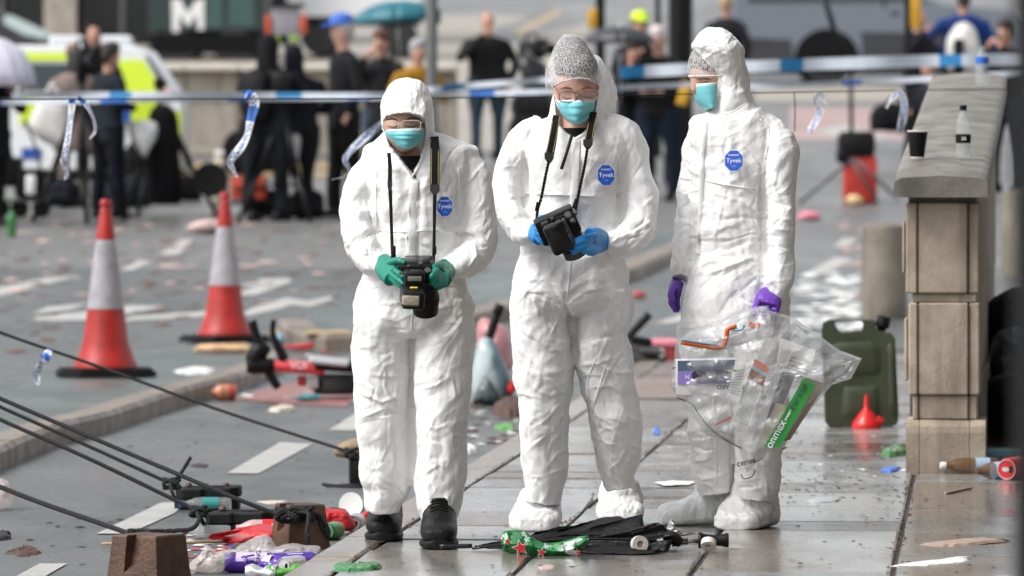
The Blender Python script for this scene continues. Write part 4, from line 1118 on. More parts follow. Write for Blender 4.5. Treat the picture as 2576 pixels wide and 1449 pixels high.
def tab(parent, x0, x1, yt, yb, Y, d):
    cxm = (x0 + x1) / 2
    pts = [(x0, yt), (x1, yt), (x1, yt + (yb - yt) * .55), (cxm + 4, yb), (cxm - 4, yb), (x0, yt + (yb - yt) * .55)]
    v = [W(x, y, Y) + Vector((0, d, 0)) for x, y in pts] + [W(x, y, Y) + Vector((0, d + .006, 0)) for x, y in pts]
    n = len(pts)
    f = [tuple(range(n))[::-1], tuple(range(n, 2 * n))] + [(i, (i + 1) % n, n + (i + 1) % n, n + i) for i in range(n)]
    return link('strap_tab', mesh_from(v, f, False), mat('black strap leather', (0.02, 0.02, 0.021), 0.45, bmp=0.4, bscale=200), parent)
tab(c1, 1084, 1108, 464, 490, Y1, -.206); tab(c1, 978, 990, 454, 478, Y1, -.200)
ribbon_px('strap_cord', [(1096, 486, 5, -.20), (1095, 560, 4, -.215), (1094, 630, 4, -.25), (1092, 668, 4, -.33)], Y1, M_webbing, c1)
ribbon_px('strap_cord', [(985, 476, 4.5, -.195), (988, 560, 4, -.21), (991, 630, 4, -.25), (994, 680, 4, -.33)], Y1, M_webbing, c1)
vbox('buckle', 1088, 618, 1098, 640, 18.15, 18.13, 18.145, M_black, c1, .002); vbox('buckle', 986, 618, 996, 650, 18.15, 18.13, 18.145, M_black, c1, .002)

# camera of the person in the middle, held tilted
c2 = thing('camera', 'black camera tilted sideways in blue gloves', 'camera', W(1410, 600, 18.65), 'cameras of the people in white')
RT = R(-24)
def tb(name, px_, py_, dy, sx, sy, sz, m, par=None, bev=.006, extra=0.0):
    return obox(name, W(px_, py_, 18.66) + Vector((0, dy, 0)), (sx, sy, sz), m, par or c2, bev, (R(12), RT * 1.0 + extra, 0), 2)
tb('body', 1402, 566, .0, .135, .075, .085, M_black)
tb('viewfinder', 1412, 546, -.01, .085, .07, .03, M_blackg)
fb = tb('flash_unit', 1404, 596, -.065, .075, .06, .105, M_blackg, bev=.012)
tb('flash_side', 1428, 584, -.045, .02, .05, .10, M_dgrey, bev=.006)
tb('rear_screen', 1376, 575, -.045, .025, .02, .05, M_dgrey, bev=.003)
lathe('lens', [(.001, -.06), (.038, -.06), (.042, -.05), (.042, 0), (.036, .05), (.001, .05)], M_black, c2, TR(W(1436, 610, 18.66), (R(25), R(160), 0)))
lathe('lens_ring', [(.0425, -.03), (.0445, -.028), (.0445, -.008), (.0425, -.006)], M_rubber, c2, TR(W(1436, 610, 18.66), (R(25), R(160), 0)))
for (bx, by, br) in ((1430, 543, .013), (1440, 556, .010), (1447, 536, .008), (1390, 552, .006)):
    lathe('dial', [(.001, .0), (br, .0), (br, .010), (br * .7, .014), (.001, .014)], M_dgrey, c2, TR(W(bx, by, 18.61), (R(70), R(-20), 0)), 14)
ribbon_px('strap', [(1399, 292, 9, -.115), (1393, 330, 10, -.16), (1386, 370, 10.5, -.185), (1381, 392, 11, -.195)], Y2, M_webbing, c2)
ribbon_px('strap', [(1492, 284, 9, -.115), (1485, 320, 10, -.16), (1479, 355, 10.5, -.18)], Y2, M_webbing, c2)
for s_ in (-8, 8):
    cord('stitching', [W(1399 + s_, 294, Y2) + Vector((0, -.120, 0)), W(1393 + s_, 330, Y2) + Vector((0, -.166, 0)), W(1381 + s_, 388, Y2) + Vector((0, -.201, 0))], .0009, M_stitch, c2, 16, 5)
    cord('stitching', [W(1492 + s_, 288, Y2) + Vector((0, -.121, 0)), W(1485 + s_, 320, Y2) + Vector((0, -.166, 0)), W(1479 + s_, 352, Y2) + Vector((0, -.187, 0))], .0009, M_stitch, c2, 16, 5)
tab(c2, 1369, 1392, 384, 410, Y2, -.205); tab(c2, 1465, 1489, 351, 376, Y2, -.195)
def twisted(name, pts, r, m, parent, pitch=0.022, strands=2, per=260, rs=0.62):
    P = cat([tuple(p) for p in pts], per); mb = MB()
    T = np.gradient(P, axis=0); T /= np.linalg.norm(T, axis=1)[:, None]
    s = np.concatenate([[0], np.cumsum(np.linalg.norm(np.diff(P, axis=0), axis=1))])
    a = np.cross(T, np.array([0.13, 0.31, 0.94])); a /= np.linalg.norm(a, axis=1)[:, None]; b = np.cross(T, a)
    for k in range(strands):
        ph = 2 * np.pi * (s / pitch + k / strands)
        Q = P + (a * np.cos(ph)[:, None] + b * np.sin(ph)[:, None]) * r * 0.55
        mb.add(*tube_vf(Q, np.full(per, r * rs), np.full(per, r * rs), 6, depth=(0.13, 0.31, 0.94)))
    return link(name, mb.mesh(), m, parent)
twisted('strap_cord', [W(1380, 404, Y2) + Vector((0, -.205, 0)), W(1370, 450, Y2) + Vector((0, -.215, 0)), W(1360, 500, Y2) + Vector((0, -.225, 0)), W(1352, 525, Y2) + Vector((0, -.25, 0)), W(1348, 560, Y2) + Vector((0, -.34, 0))], .0048, M_webbing, c2)
twisted('strap_cord', [W(1476, 372, Y2) + Vector((0, -.2, 0)), W(1468, 420, Y2) + Vector((0, -.215, 0)), W(1455, 480, Y2) + Vector((0, -.225, 0)), W(1447, 520, Y2) + Vector((0, -.27, 0)), W(1442, 545, Y2) + Vector((0, -.34, 0))], .0048, M_webbing, c2)
vbox('buckle', 1347, 508, 1358, 532, 18.74, 18.74, 18.755, M_black, c2, .002, (0, R(12), 0)); vbox('buckle', 1442, 500, 1453, 526, 18.74, 18.74, 18.755, M_black, c2, .002, (0, R(18), 0))

# ------------------------------------------------------------------ clear evidence bag and what is in it
def plastic(name, alpha=0.26, col=(0.86, 0.87, 0.88), rough=0.16, bmp=0.5, bs=24, milky=0.12):
    m, nt, b = nt_of(name)
    b.inputs['Base Color'].default_value = (*col, 1)
    b.inputs['Roughness'].default_value = rough
    b.inputs['Specular IOR Level'].default_value = 0.9
    n = noise(nt, bs, 5, 0.6, 0.8, None, 'RIDGED_MULTIFRACTAL')
    nt.links.new(ramp(nt, n, [(0.25, max(0.0, alpha - milky)), (0.6, alpha), (0.82, min(1, alpha + milky * 3))]), b.inputs['Alpha'])
    bump(nt, b, n, bmp, 0.02)
    return m
def film(name, haze, tint, hz=(.80, .81, .83), sc=6):
    m = bpy.data.materials.new(name); m.use_nodes = True; nt = m.node_tree; nt.nodes.clear()
    out = nt.nodes.new('ShaderNodeOutputMaterial'); tr = nt.nodes.new('ShaderNodeBsdfTransparent'); tr.inputs[0].default_value = (*tint, 1)
    df = nt.nodes.new('ShaderNodeBsdfDiffuse'); df.inputs[0].default_value = (*hz, 1); gl = nt.nodes.new('ShaderNodeBsdfGlossy'); gl.inputs['Roughness'].default_value = .25
    n = noise(nt, sc, 5, 0.6, 0.9, None, 'RIDGED_MULTIFRACTAL'); bp = nt.nodes.new('ShaderNodeBump'); bp.inputs['Strength'].default_value = .9; bp.inputs['Distance'].default_value = .03
    nt.links.new(n, bp.inputs['Height'])
    lw = nt.nodes.new('ShaderNodeLayerWeight'); lw.inputs['Blend'].default_value = .22
    for q in (df, gl, lw): nt.links.new(bp.outputs[0], q.inputs['Normal'])
    m1 = nt.nodes.new('ShaderNodeMixShader'); m2 = nt.nodes.new('ShaderNodeMixShader')
    nt.links.new(ramp(nt, n, [(.25, haze * .5), (.6, haze), (.85, min(1, haze * 3.2))]), m1.inputs[0]); nt.links.new(tr.outputs[0], m1.inputs[1]); nt.links.new(df.outputs[0], m1.inputs[2])  # plastic haze, whitened along the ridges to imitate bright crease highlights
    nt.links.new(ramp(nt, lw.outputs['Fresnel'], [(.0, .04), (1, .34)]), m2.inputs[0]); nt.links.new(m1.outputs[0], m2.inputs[1]); nt.links.new(gl.outputs[0], m2.inputs[2])
    nt.links.new(m2.outputs[0], out.inputs['Surface'])
    return m
M_bag = film('clear bag plastic', .34, (.94, .945, .95), (.86, .87, .885))
M_bagline = mat('black print line', (0.05, 0.05, 0.055), 0.5)
bag = [(1700, 862), (1735, 832), (1800, 806), (1868, 782), (1905, 772), (1960, 790), (1998, 800), (2050, 836), (2112, 882), (2168, 903), (2142, 950), (2092, 968), (2040, 1030), (1984, 1106), (1935, 1128), (1880, 1190), (1852, 1122), (1784, 1094), (1736, 1044), (1702, 998), (1681, 962), (1696, 910)]
YB = 18.78
eb = thing('evidence_bag', 'large clear plastic evidence bag full of papers hanging from purple glove', 'bag', W(1900, 1180, YB))
bagd = [(a[0] + (b[0] - a[0]) * k / 5, a[1] + (b[1] - a[1]) * k / 5) for a, b in zip(bag, bag[1:] + bag[:1]) for k in range(5)]
bv, bf = pillow_vf([W(x, y, YB) for x, y in bagd], .10, 24, .9, .030, 9, W(1885, 950, YB), 0)
bv = np.array(bv); bv[:, 1] -= (np.abs(perlin(bv * 13 + 2)) * .03 + facets(bv * 1.5, 9) * .020 + facets(bv * 3.2, 12) * .006)
link('bag_film', MB().add(bv, bf).mesh(True, 9), M_bag, eb)
neck = link('gathered_neck', MB().add(*T_([(1922, 770, 12, -.0, .03), (1918, 800, 22, -.02, .04), (1912, 836, 46, -.02, .05)], YB, level=True)).mesh(), M_bag, eb)
def strip_px(name, pts, hw, Y, dep, m, parent, nrm=None, th=.0012):
    P = cat([(p[0], p[1]) for p in pts], 24); V = []
    T = np.gradient(P, axis=0); T /= np.linalg.norm(T, axis=1)[:, None] + 1e-9
    for i in range(len(P)):
        for s in (-1, 1):
            V.append(W(P[i][0] - T[i][1] * hw * s, P[i][1] + T[i][0] * hw * s, Y) + Vector((0, dep, 0)))
    return solidify(link(name, mesh_from(V, [(2 * i, 2 * i + 1, 2 * i + 3, 2 * i + 2) for i in range(len(P) - 1)]), m, parent), th)
M_orange = mat('orange seal tape', (0.62, 0.13, 0.03), 0.4, var=0.08)
M_ltblue = mat('light blue tape', (0.25, 0.47, 0.62), 0.4)
strip_px('seal_strip', [(1710, 858), (1760, 866), (1800, 872), (1818, 866), (1824, 846), (1828, 826), (1850, 818)], 6, YB, -.106, M_orange, eb)
strip_px('seal_strip', [(1711, 851), (1760, 859), (1802, 864)], 2.6, YB, -.108, M_ltblue, eb)
strip_px('seal_strip', [(1880, 812), (1895, 818), (1908, 814)], 6, YB, -.100, M_orange, eb)
strip_px('seal_strip', [(1836, 828), (1862, 826), (1868, 814)], 3, YB, -.106, M_ltblue, eb)
for pts in ([(1700, 998), (1740, 1015), (1756, 1040), (1790, 1080), (1830, 1108), (1864, 1126)], [(2146, 898), (2130, 930), (2100, 950), (2090, 960)], [(1690, 925), (1715, 918), (1742, 906)], [(1862, 1190), (1870, 1202), (1890, 1196), (1897, 1180)], [(1888, 1160), (1908, 1156), (1916, 1148)], [(1965, 1130), (1978, 1122)]):
    strip_px('printed_line', pts, 1.3, YB, -.060, M_bagline, eb, th=.0006)
text('bag_lettering', 'cenes', Matrix.Translation(W(1877, 1162, YB - .075)) @ Matrix.Rotation(R(-14), 4, 'Y') @ FACE, .028, M_bagline, eb, .0006)
M_card = mat('white card', (0.74, 0.74, 0.73), 0.5, var=0.03)
M_paper = mat('white paper', (0.70, 0.70, 0.69), 0.6, var=0.05)
M_lilac = mat('lilac print', (0.30, 0.22, 0.62), 0.5)
M_navy = mat('slate blue print', (0.09, 0.13, 0.20), 0.5)
gb = thing('glove_box', 'white and lilac cardboard glove box upside down in the clear bag', 'box', W(1790, 990, YB - .05))
bx = vbox('carton', 1699, 902, 1852, 990, YB, YB - .085, YB + .02, M_card, gb, .002, (0, R(-1), 0))
vbox('lilac_band', 1703, 930, 1850, 963, YB, YB - .089, YB - .086, M_lilac, gb, 0, (0, R(-1), 0))
vbox('slate_band', 1703, 904, 1850, 930, YB, YB - .0885, YB - .086, M_navy, gb, 0, (0, R(-1), 0))
vbox('lime_line', 1790, 928, 1850, 932, YB, YB - .092, YB - .089, mat('lime print', (0.45, 0.6, 0.05), 0.5), gb, 0, (0, R(-1), 0))
op = [(math.copysign(abs(math.cos(a)) ** .6, math.cos(a)) * .064, math.copysign(abs(math.sin(a)) ** .7, math.sin(a)) * .021) for a in np.linspace(0, 2 * math.pi, 28, endpoint=False)]
link('glove_slot', MB().add(*prism_vf(op, .002, Matrix.Translation(W(1789, 945, YB - .0915)) @ FACE)).mesh(False), mat('dark purple gloves', (0.035, 0.025, 0.07), 0.6), gb)
text('lettering', 'HALYARD', Matrix.Translation(W(1838, 973, YB - .0875)) @ Matrix.Rotation(R(180), 4, 'Y') @ FACE, .020, M_navy, gb, .0004)
text('lettering', 'N', Matrix.Translation(W(1729, 948, YB - .0915)) @ Matrix.Rotation(R(180), 4, 'Y') @ FACE, .019, M_print, gb, .0006)
def card_px(name, label, cat_, quad, dep, m, th=.004, lines=0, band=None):
    v = [W(x, y, YB) + Vector((0, dep, 0)) for x, y in quad] + [W(x, y, YB) + Vector((0, dep + th, 0)) for x, y in quad]
    t = thing(name, label, cat_, v[3])
    link('sheet', mesh_from(v, [(3, 2, 1, 0), (4, 5, 6, 7), (0, 1, 5, 4), (1, 2, 6, 5), (2, 3, 7, 6), (3, 0, 4, 7)], False), m, t)
    q = [Vector((*p, 0)) for p in quad]
    if lines:
        mb = MB()
        for k in range(lines):
            for a, b in (((k + .3) / lines, (k + .55) / lines),):
                pt = lambda u, w: q[0].lerp(q[1], u).lerp(q[3].lerp(q[2], u), w)
                pp = [pt(.1, .36 + .6 * a), pt(.9, .36 + .6 * a), pt(.9, .36 + .6 * b), pt(.1, .36 + .6 * b)]
                mb.add([W(p.x, p.y, YB) + Vector((0, dep - .002, 0)) for p in pp], [(3, 2, 1, 0)])
        link('printed_text', mb.mesh(False), mat('grey print', (0.30, 0.31, 0.33), 0.6), t)
    if band:
        for (a, b, mm, nm) in band:
            pt = lambda u, w: q[0].lerp(q[1], u).lerp(q[3].lerp(q[2], u), w)
            pp = [pt(0, a), pt(1, a), pt(1, b), pt(0, b)]
            link(nm, mesh_from([W(p.x, p.y, YB) + Vector((0, dep - .0026, 0)) for p in pp], [(3, 2, 1, 0)], False), mm, t)
    return t
M_brown = mat('brown print band', (0.25, 0.09, 0.05), 0.5)
card_px('paper_bag', 'printed paper evidence bag with orange and brown bands inside the clear bag', 'paper bag', [(1896, 900), (1932, 922), (1880, 1078), (1836, 1062)], -.082, M_paper, lines=16, band=[(0.0, .10, M_orange, 'orange_band'), (.10, .15, M_ltblue, 'blue_band'), (.15, .30, M_brown, 'brown_band')])
card_px('paper_sheet', 'white folded sheet upright behind the printed paper bag', 'paper', [(1922, 850), (1944, 862), (1896, 960), (1868, 990)], -.060, M_paper)
card_px('paper_form', 'grey printed form at the top of the clear bag', 'paper', [(1960, 848), (2000, 862), (1978, 916), (1952, 914)], -.070, M_paper, lines=10)
card_px('plastic_sleeve', 'long narrow plastic sleeve beside the green packet', 'packet', [(1950, 915), (1962, 918), (1918, 1076), (1902, 1072)], -.088, mat('grey plastic film', (0.45, 0.46, 0.48), 0.3), lines=0)
card_px('swab_tube', 'beige cardboard tube packet low in the clear bag', 'packet', [(1950, 1010), (1975, 1018), (1945, 1100), (1905, 1105)], -.076, mat('beige card', (0.50, 0.44, 0.33), 0.5))
card_px('brown_envelope', 'brown paper envelope behind the green packet', 'envelope', [(2020, 945), (2075, 965), (1985, 1105), (1935, 1110)], -.060, mat('brown kraft paper', (0.27, 0.22, 0.17), 0.6))
card_px('orange_packet', 'small packet with orange edge at the bottom of the clear bag', 'packet', [(1800, 1030), (1832, 1010), (1838, 1050), (1796, 1070)], -.070, M_paper, lines=6, band=[(.85, 1.0, M_orange, 'orange_band')])
card_px('paper_sheet', 'creased white sheet behind the green packet in the clear bag', 'paper', [(1985, 858), (2050, 880), (2030, 960), (1962, 940)], -.045, M_paper, lines=5)
card_px('plastic_sleeve', 'second clear sleeve of dark items left of the green packet', 'packet', [(1966, 930), (2000, 940), (1948, 1060), (1926, 1052)], -.068, mat('dark grey film', (0.16, 0.165, 0.175), 0.3))
card_px('paper_form', 'small white leaflet crossing the glove box corner', 'paper', [(1848, 900), (1882, 880), (1858, 1000), (1828, 990)], -.092, M_paper, lines=9)
gp = card_px('green_packet', 'bright green flat packet with white lettering slanting in the clear bag', 'packet', [(2022, 942), (2046, 966), (1958, 1122), (1920, 1118)], -.104, mat('bright green film', (0.03, 0.30, 0.05), 0.3, var=0.15), th=.012)
for s, x, y, sz in (('onmex', 1952, 1092, .036), ('orasure', 1982, 1044, .013), ('STAT STOP', 2010, 1000, .019)):
    text('lettering', s, Matrix.Translation(W(x, y, YB - .1075)) @ Matrix.Rotation(R(-60), 4, 'Y') @ FACE, sz, M_print if s != 'STAT STOP' else M_bagline, gp, .0006)

# ------------------------------------------------------------------ stone wall with pier
def stone(name, c1, c2, sc=5):
    m, nt, b = nt_of(name)
    n = noise(nt, sc, 8, 0.62, 0.4)
    col = ramp(nt, n, [(0.3, c1), (0.68, c2)])
    drip = noise(nt, 7, 5, 0.6, 0.2, (1, 1, 0.18))
    col = mix(nt, ramp(nt, drip, [(0.46, 0.0), (0.70, 0.75)]), col, tuple(c * 0.42 for c in c1))
    nt.links.new(col, b.inputs['Base Color'])
    b.inputs['Roughness'].default_value = 0.75
    bump(nt, b, noise(nt, 90, 5, 0.65), 0.55, 0.006)
    bump(nt, b, noise(nt, 12, 4, 0.6), 0.3, 0.01)
    return m
M_wall = stone('weathered sandstone', (0.25, 0.20, 0.15), (0.43, 0.36, 0.285))
M_wallw = stone('wet coping stone', (0.13, 0.12, 0.10), (0.25, 0.23, 0.20), 4)
M_wallw.node_tree.nodes['Principled BSDF'].inputs['Roughness'].default_value = 0.5
M_walld = stone('dark wall stone', (0.10, 0.085, 0.07), (0.18, 0.155, 0.13))
pier = thing('stone_wall', 'pale stone boundary wall with square pier and sloping wide coping', 'wall', W(2380, 1190, 22.4))
DIR = Vector((0.102, 1, 0.0904))
def pblock(name, x0, x1, y0, y1, f0, dep, m=M_wall, bev=.006):
    a = W(x0, y0, 22.4); b = W(x1, y1, 22.4)
    return obox(name, ((a.x + b.x) / 2 + .05 * dep, 22.4 + f0 + dep / 2, (a.z + b.z) / 2), (b.x - a.x, dep, a.z - b.z), m, pier, bev, (0, 0, R(-5.8)))
for (y0, y1, xs, f0) in ((510, 738, (2278, 2308.5, 2435, 2464), 0.0), (762, 994, (2285, 2310, 2437, 2466), .003)):
    for k in range(3):
        pblock('stone_block', xs[k] + 1, xs[k + 1] - 1, y0, y1, f0 + (.004, 0, .003)[k], .34)
pblock('stone_block', 2295, 2459, 738, 762, .022, .30); pblock('stone_block', 2286, 2456, 488, 510, .022, .30, M_walld)
for k, (a, b) in enumerate(((2297, 2311), (2312, 2437), (2438, 2460))):
    pblock('stone_block', a, b, 994.5, 1056, .018, .31)
pblock('stone_block', 2272, 2280, 558, 688, .05, .22); pblock('stone_block', 2277, 2287, 800, 960, .05, .22)
for (a, b) in ((2278, 2311), (2312, 2437), (2438, 2478)):
    A = W(a, 1056, 22.4); B = W(b, 1194, 22.4)
    pl = [(0.0, 0), (0.0, .165), (.006, .19), (.02, .205), (.05, .215), (.32, .215), (.32, 0)]
    v = [Vector((A.x + .102 * p[0], 22.375 + p[0], B.z + p[1])) for p in pl] + [Vector((B.x - .001 + .102 * p[0], 22.375 + p[0], B.z + p[1])) for p in pl]
    n = len(pl)
    link('plinth_stone', mesh_from(v, [tuple(range(n)), tuple(range(n, 2 * n))[::-1]] + [(i, n + i, n + (i + 1) % n, (i + 1) % n) for i in range(n)], False), M_wall, pier)
# wall behind the pier, two stepped courses under the coping
x0, x1 = W(2300, 0, 22.7).x, W(2452, 0, 22.7).x
for k in range(5):
    ya, yb = 22.76 + k * .93, 22.76 + (k + 1) * .93 - .008
    za, zb = 1.095 + (ya - 22.3) * .0904, 1.095 + (yb - 22.3) * .0904
    for (h0, h1, ex) in ((-.1, .34, .02), (.346, .72, .0), (.726, 9, .004)):
        q = []
        for (yy, zz) in ((ya, za), (yb, zb)):
            dx = .102 * (yy - 22.7)
            q += [(x0 + dx - ex, yy, h0), (x1 + dx + ex, yy, h0), (x1 + dx + ex, yy, min(h1, zz)), (x0 + dx - ex, yy, min(h1, zz))]
        link('wall_stone', mesh_from(q, [(0, 1, 2, 3), (7, 6, 5, 4), (0, 4, 5, 1), (1, 5, 6, 2), (2, 6, 7, 3), (3, 7, 4, 0)], False), M_walld if ex > .01 else M_wall, pier)
cw = .367
prof = [(0, -.088), (0, -.022), (.006, -.010), (.03, .0), (cw / 2, .010), (cw - .03, .0), (cw - .006, -.010), (cw, -.022), (cw, -.088)]
xL = W(2249, 0, 22.3).x
for k, (ta, tb_) in enumerate(((0, 1.62), (1.63, 3.35), (3.36, 5.15))):
    V = []; m_ = 8; n = len(prof)
    for i in range(m_):
        t = ta + (tb_ - ta) * i / (m_ - 1)
        e = 0.012 if (k == 0 and i == 0) else 0
        for (a, z) in prof:
            V.append(Vector((xL + a + .102 * t, 22.3 + t, 1.172 + z + .0904 * t - (e if z > -.05 else 0))))
    f = [(i * n + j, i * n + j + 1, (i + 1) * n + j + 1, (i + 1) * n + j) for i in range(m_ - 1) for j in range(n - 1)] + [(i * n + n - 1, i * n, (i + 1) * n, (i + 1) * n + n - 1) for i in range(m_ - 1)]
    f += [tuple(range(n))[::-1], tuple((m_ - 1) * n + j for j in range(n))]
    link('coping_stone', mesh_from(V, f, True), M_wallw, pier).data.set_sharp_from_angle(angle=R(50))
def cop(px_, Y, dz=0.0):
    z = 1.172 + .0904 * (Y - 22.3) + .012
    return Vector(((px_ - CX) / F * Y, Y, z + dz))
# building close by on the right, out of view but lighting and reflecting; dark post in front
bd = thing('building', 'dark brown stone building front at the right edge beyond the wall', 'building', (2.9, 10, 0))
for k in range(9):
    ya, yb = -6 + k * 3.6, -6 + k * 3.6 + 3.59
    for z0, z1, off in ((0, 1.1, -.1), (1.1, 4.8, 0), (4.8, 5.2, -.15), (5.2, 9.2, 0), (9.2, 9.6, -.2), (9.6, 14, 0)):
        xx = 2.85 + off + .0829 * (ya + 1.8 - 10)
        if z1 - z0 > 2:
            for (wa, wb) in ((ya, ya + 1.0), (yb - 1.0, yb)):
                obox('wall_pier', (xx + .5, (wa + wb) / 2, (z0 + z1) / 2), (1.0, wb - wa, z1 - z0), M_walld, bd, .02)
            obox('window', (xx + .55, (ya + yb) / 2, (z0 + z1) / 2), (.5, 1.58, z1 - z0), mat('dark window glass', (0.02, 0.022, 0.025), 0.1), bd, .01)
        else:
            obox('stone_band', (xx + .5, (ya + yb) / 2, (z0 + z1) / 2), (1.0, 3.59, z1 - z0), M_walld, bd, .02)
post = thing('doorway_post', 'blurred dark post at the right edge very close to the viewer', 'post', (.56, 6.2, -.1))
obox('shaft', ((2566 - CX) / F * 6.2 + .10, 6.2, 1.0), (.2, .2, 2.3), M_shirt, post, .01)
obox('base', ((2566 - CX) / F * 6.2 + .13, 6.2, .03), (.24, .26, .26), M_shirt, post, .015)

# ------------------------------------------------------------------ bottles, cups, cans
M_pet = clear('clear bottle plastic', (0.66, 0.72, 0.70), 0.20, 0.05)
M_petpink = clear('pinkish bottle plastic', (0.75, 0.55, 0.55), 0.55, 0.12)
M_amber = clear('amber bottle glass', (0.16, 0.07, 0.015), 0.55, 0.06)
M_blue = mat('blue label', (0.02, 0.13, 0.55), 0.4)
M_red = mat('red cloth', (0.50, 0.012, 0.018), 0.5, var=0.15, bmp=0.2, bscale=80)
M_redp = mat('red plastic', (0.55, 0.01, 0.012), 0.3, var=0.05)
def bottle(label, M, h=.21, r=.030, cap=M_black, body=M_pet, lab=M_black, labz=(.28, .45), group=None, cat_='bottle', waist=.0, water=None):
    t = thing('bottle', label, cat_, M.to_translation(), group)
    pr = [(.001, 0), (r * .85, 0), (r, .012)]
    for k in range(9):
        z = .03 + k * (h * .62 - .03) / 8
        pr.append((r * (1 - waist * math.exp(-((z / h - .56) / .06) ** 2)) * (1 - .03 * (k % 2)), z))
    pr += [(r * .9, h * .70), (r * .6, h * .80), (r * .42, h * .86), (r * .40, h * .93), (.001, h * .935)]
    lathe('body', pr, body, t, M, 24, 60)
    if cap:
        lathe('cap', [(r * .46, h * .90), (r * .48, h * .905), (r * .48, h * .985), (r * .42, h), (.001, h)], cap, t, M, 18)
    if lab:
        lathe('label', [(r * 1.012, h * labz[0]), (r * 1.014, h * labz[0] + .001), (r * 1.014, h * labz[1] - .001), (r * 1.012, h * labz[1])], lab, t, M, 24)
    return t
MBt = Matrix.Translation(cop(2423, 22.9))
b1 = bottle('clear bottle with black cap and black label upright on the wall coping', MBt, .213, .0305, waist=.13)
p_ = MBt.to_translation()
text('lettering', 'iiii', Matrix.Translation(p_ + Vector((0, -.0315, .078))) @ FACE, .022, M_paper, b1, .0004)
bottle('clear water bottle with blue label, no cap, at the far end of the wall', Matrix.Translation(cop(2471, 26.6)), .20, .032, None, M_pet, M_blue, (.52, .68))
cp = thing('paper_cup', 'black paper cup with white rim standing on the wall coping', 'cup', cop(2307, 22.9))
Mc = TR(cop(2307, 22.9), (0, R(1.5), 0))
lathe('cup_wall', [(.0285, .004), (.029, .006), (.040, .104), (.038, .104), (.028, .010)], M_black, cp, Mc)
lathe('rim', [(.040, .104), (.0425, .106), (.0425, .109), (.0395, .110), (.038, .106)], M_card, cp, Mc)
lathe('foot_ring', [(.001, 0), (.028, 0), (.0285, .005), (.001, .005)], M_card, cp, Mc)

# jerry can and funnel
M_olive = mat('olive green plastic', (0.032, 0.042, 0.020), 0.45, var=0.22, vscale=6, bmp=0.15, bscale=90)
jc = thing('jerry_can', 'olive green plastic jerry can with black cap beside the stone wall', 'jerry can', W(2163, 1075, 26.1))
YJ = 26.1
def jpts(l): return [W(x, y, YJ) for x, y in l]
out = [(2075, 1060), (2066, 830), (2070, 812), (2085, 806), (2190, 804), (2200, 806), (2204, 828), (2215, 834), (2240, 838), (2252, 852), (2261, 1050), (2258, 1066), (2245, 1073), (2085, 1075)]
hol = [(2102, 822), (2096, 815), (2104, 809), (2165, 808), (2172, 814), (2168, 832), (2118, 838), (2108, 834)]
bm = bmesh.new()
vo = [bm.verts.new(p) for p in jpts(out)]; vh = [bm.verts.new(p) for p in jpts(hol)]
eo = [bm.edges.new((vo[i], vo[(i + 1) % len(vo)])) for i in range(len(vo))]; eh = [bm.edges.new((vh[i], vh[(i + 1) % len(vh)])) for i in range(len(vh))]
r_ = bmesh.ops.triangle_fill(bm, edges=eo + eh, use_beauty=True)
fs = [g for g in r_['geom'] if isinstance(g, bmesh.types.BMFace)]
ex = bmesh.ops.extrude_face_region(bm, geom=fs)
bmesh.ops.translate(bm, vec=(0.01, .16, 0), verts=[g for g in ex['geom'] if isinstance(g, bmesh.types.BMVert)])
bmesh.ops.recalc_face_normals(bm, faces=bm.faces)
me = bpy.data.meshes.new('can'); bm.to_mesh(me); bm.free()
o = link('body', me, M_olive, jc)
bv_ = o.modifiers.new('bevel', 'BEVEL'); bv_.width = .012; bv_.segments = 3; bv_.limit_method = 'ANGLE'; bv_.angle_limit = R(50)
def jpanel(poly):
    v, f = pillow_vf([W(x, y, YJ) + Vector((0, -.001, 0)) for x, y in poly], .014, 5, .1)
    link('raised_panel', MB().add(v, f).mesh(True, 30), M_olive, jc)
jpanel([(2092, 868), (2108, 862), (2190, 858), (2202, 862), (2214, 878), (2216, 935), (2204, 944), (2104, 948), (2094, 938)])
jpanel([(2122, 972), (2200, 968), (2210, 976), (2214, 1040), (2204, 1050), (2124, 1052), (2116, 1040)])
jpanel([(2240, 860), (2250, 870), (2256, 1040), (2248, 1054), (2236, 1040), (2232, 872)])
lathe('cap', [(.001, .05), (.02, .05), (.032, .045), (.034, .0), (.026, -.006), (.02, -.012), (.02, -.03)], M_black, jc, TR(W(2222, 822, YJ) + Vector((0, .08, 0)), (0, R(14), 0)))
fu = thing('funnel', 'bright red plastic funnel upside down in front of jerry can', 'funnel', W(2182, 1075, 25.95))
Mf = Matrix.Translation(G(2180, 1078))
lathe('cone', [(.066, 0), (.067, .012), (.066, .02), (.058, .035), (.03, .075), (.018, .085), (.013, .10), (.0085, .155), (.007, .155), (.010, .10), (.06, .02), (.062, 0)], M_redp, fu, Mf, 28)
vbox('hanging_tab', 2204, 1048, 2222, 1062, 25.9, 25.88, 25.884, M_redp, fu, .001, (0, R(20), 0))

# bollards
def bollard(label, px0, px1, py0, py1):
    c = GR((px0 + px1) / 2, py1) if py1 > 0 else None
    Y = c.y; r = (px1 - px0) / 2 / F * Y; h = (py1 - py0) / F * Y
    t = thing('bollard', label, 'bollard', c, 'stone bollards')
    lathe('shaft', [(.001, -.05), (r * .98, -.05), (r * 1.0, h * .1), (r * .97, h * .93), (r * .9, h * .97), (r * .6, h), (.001, h)], stone('mossy bollard stone', (0.13, 0.115, 0.085), (0.24, 0.21, 0.17), 3), t, Matrix.Translation(c), 28)
bollard('mossy round stone bollard left of the wall pier', 2166, 2282, 562, 800)
bollard('round stone bollard right of the wall at picture edge', 2520, 2640, 476, 690)

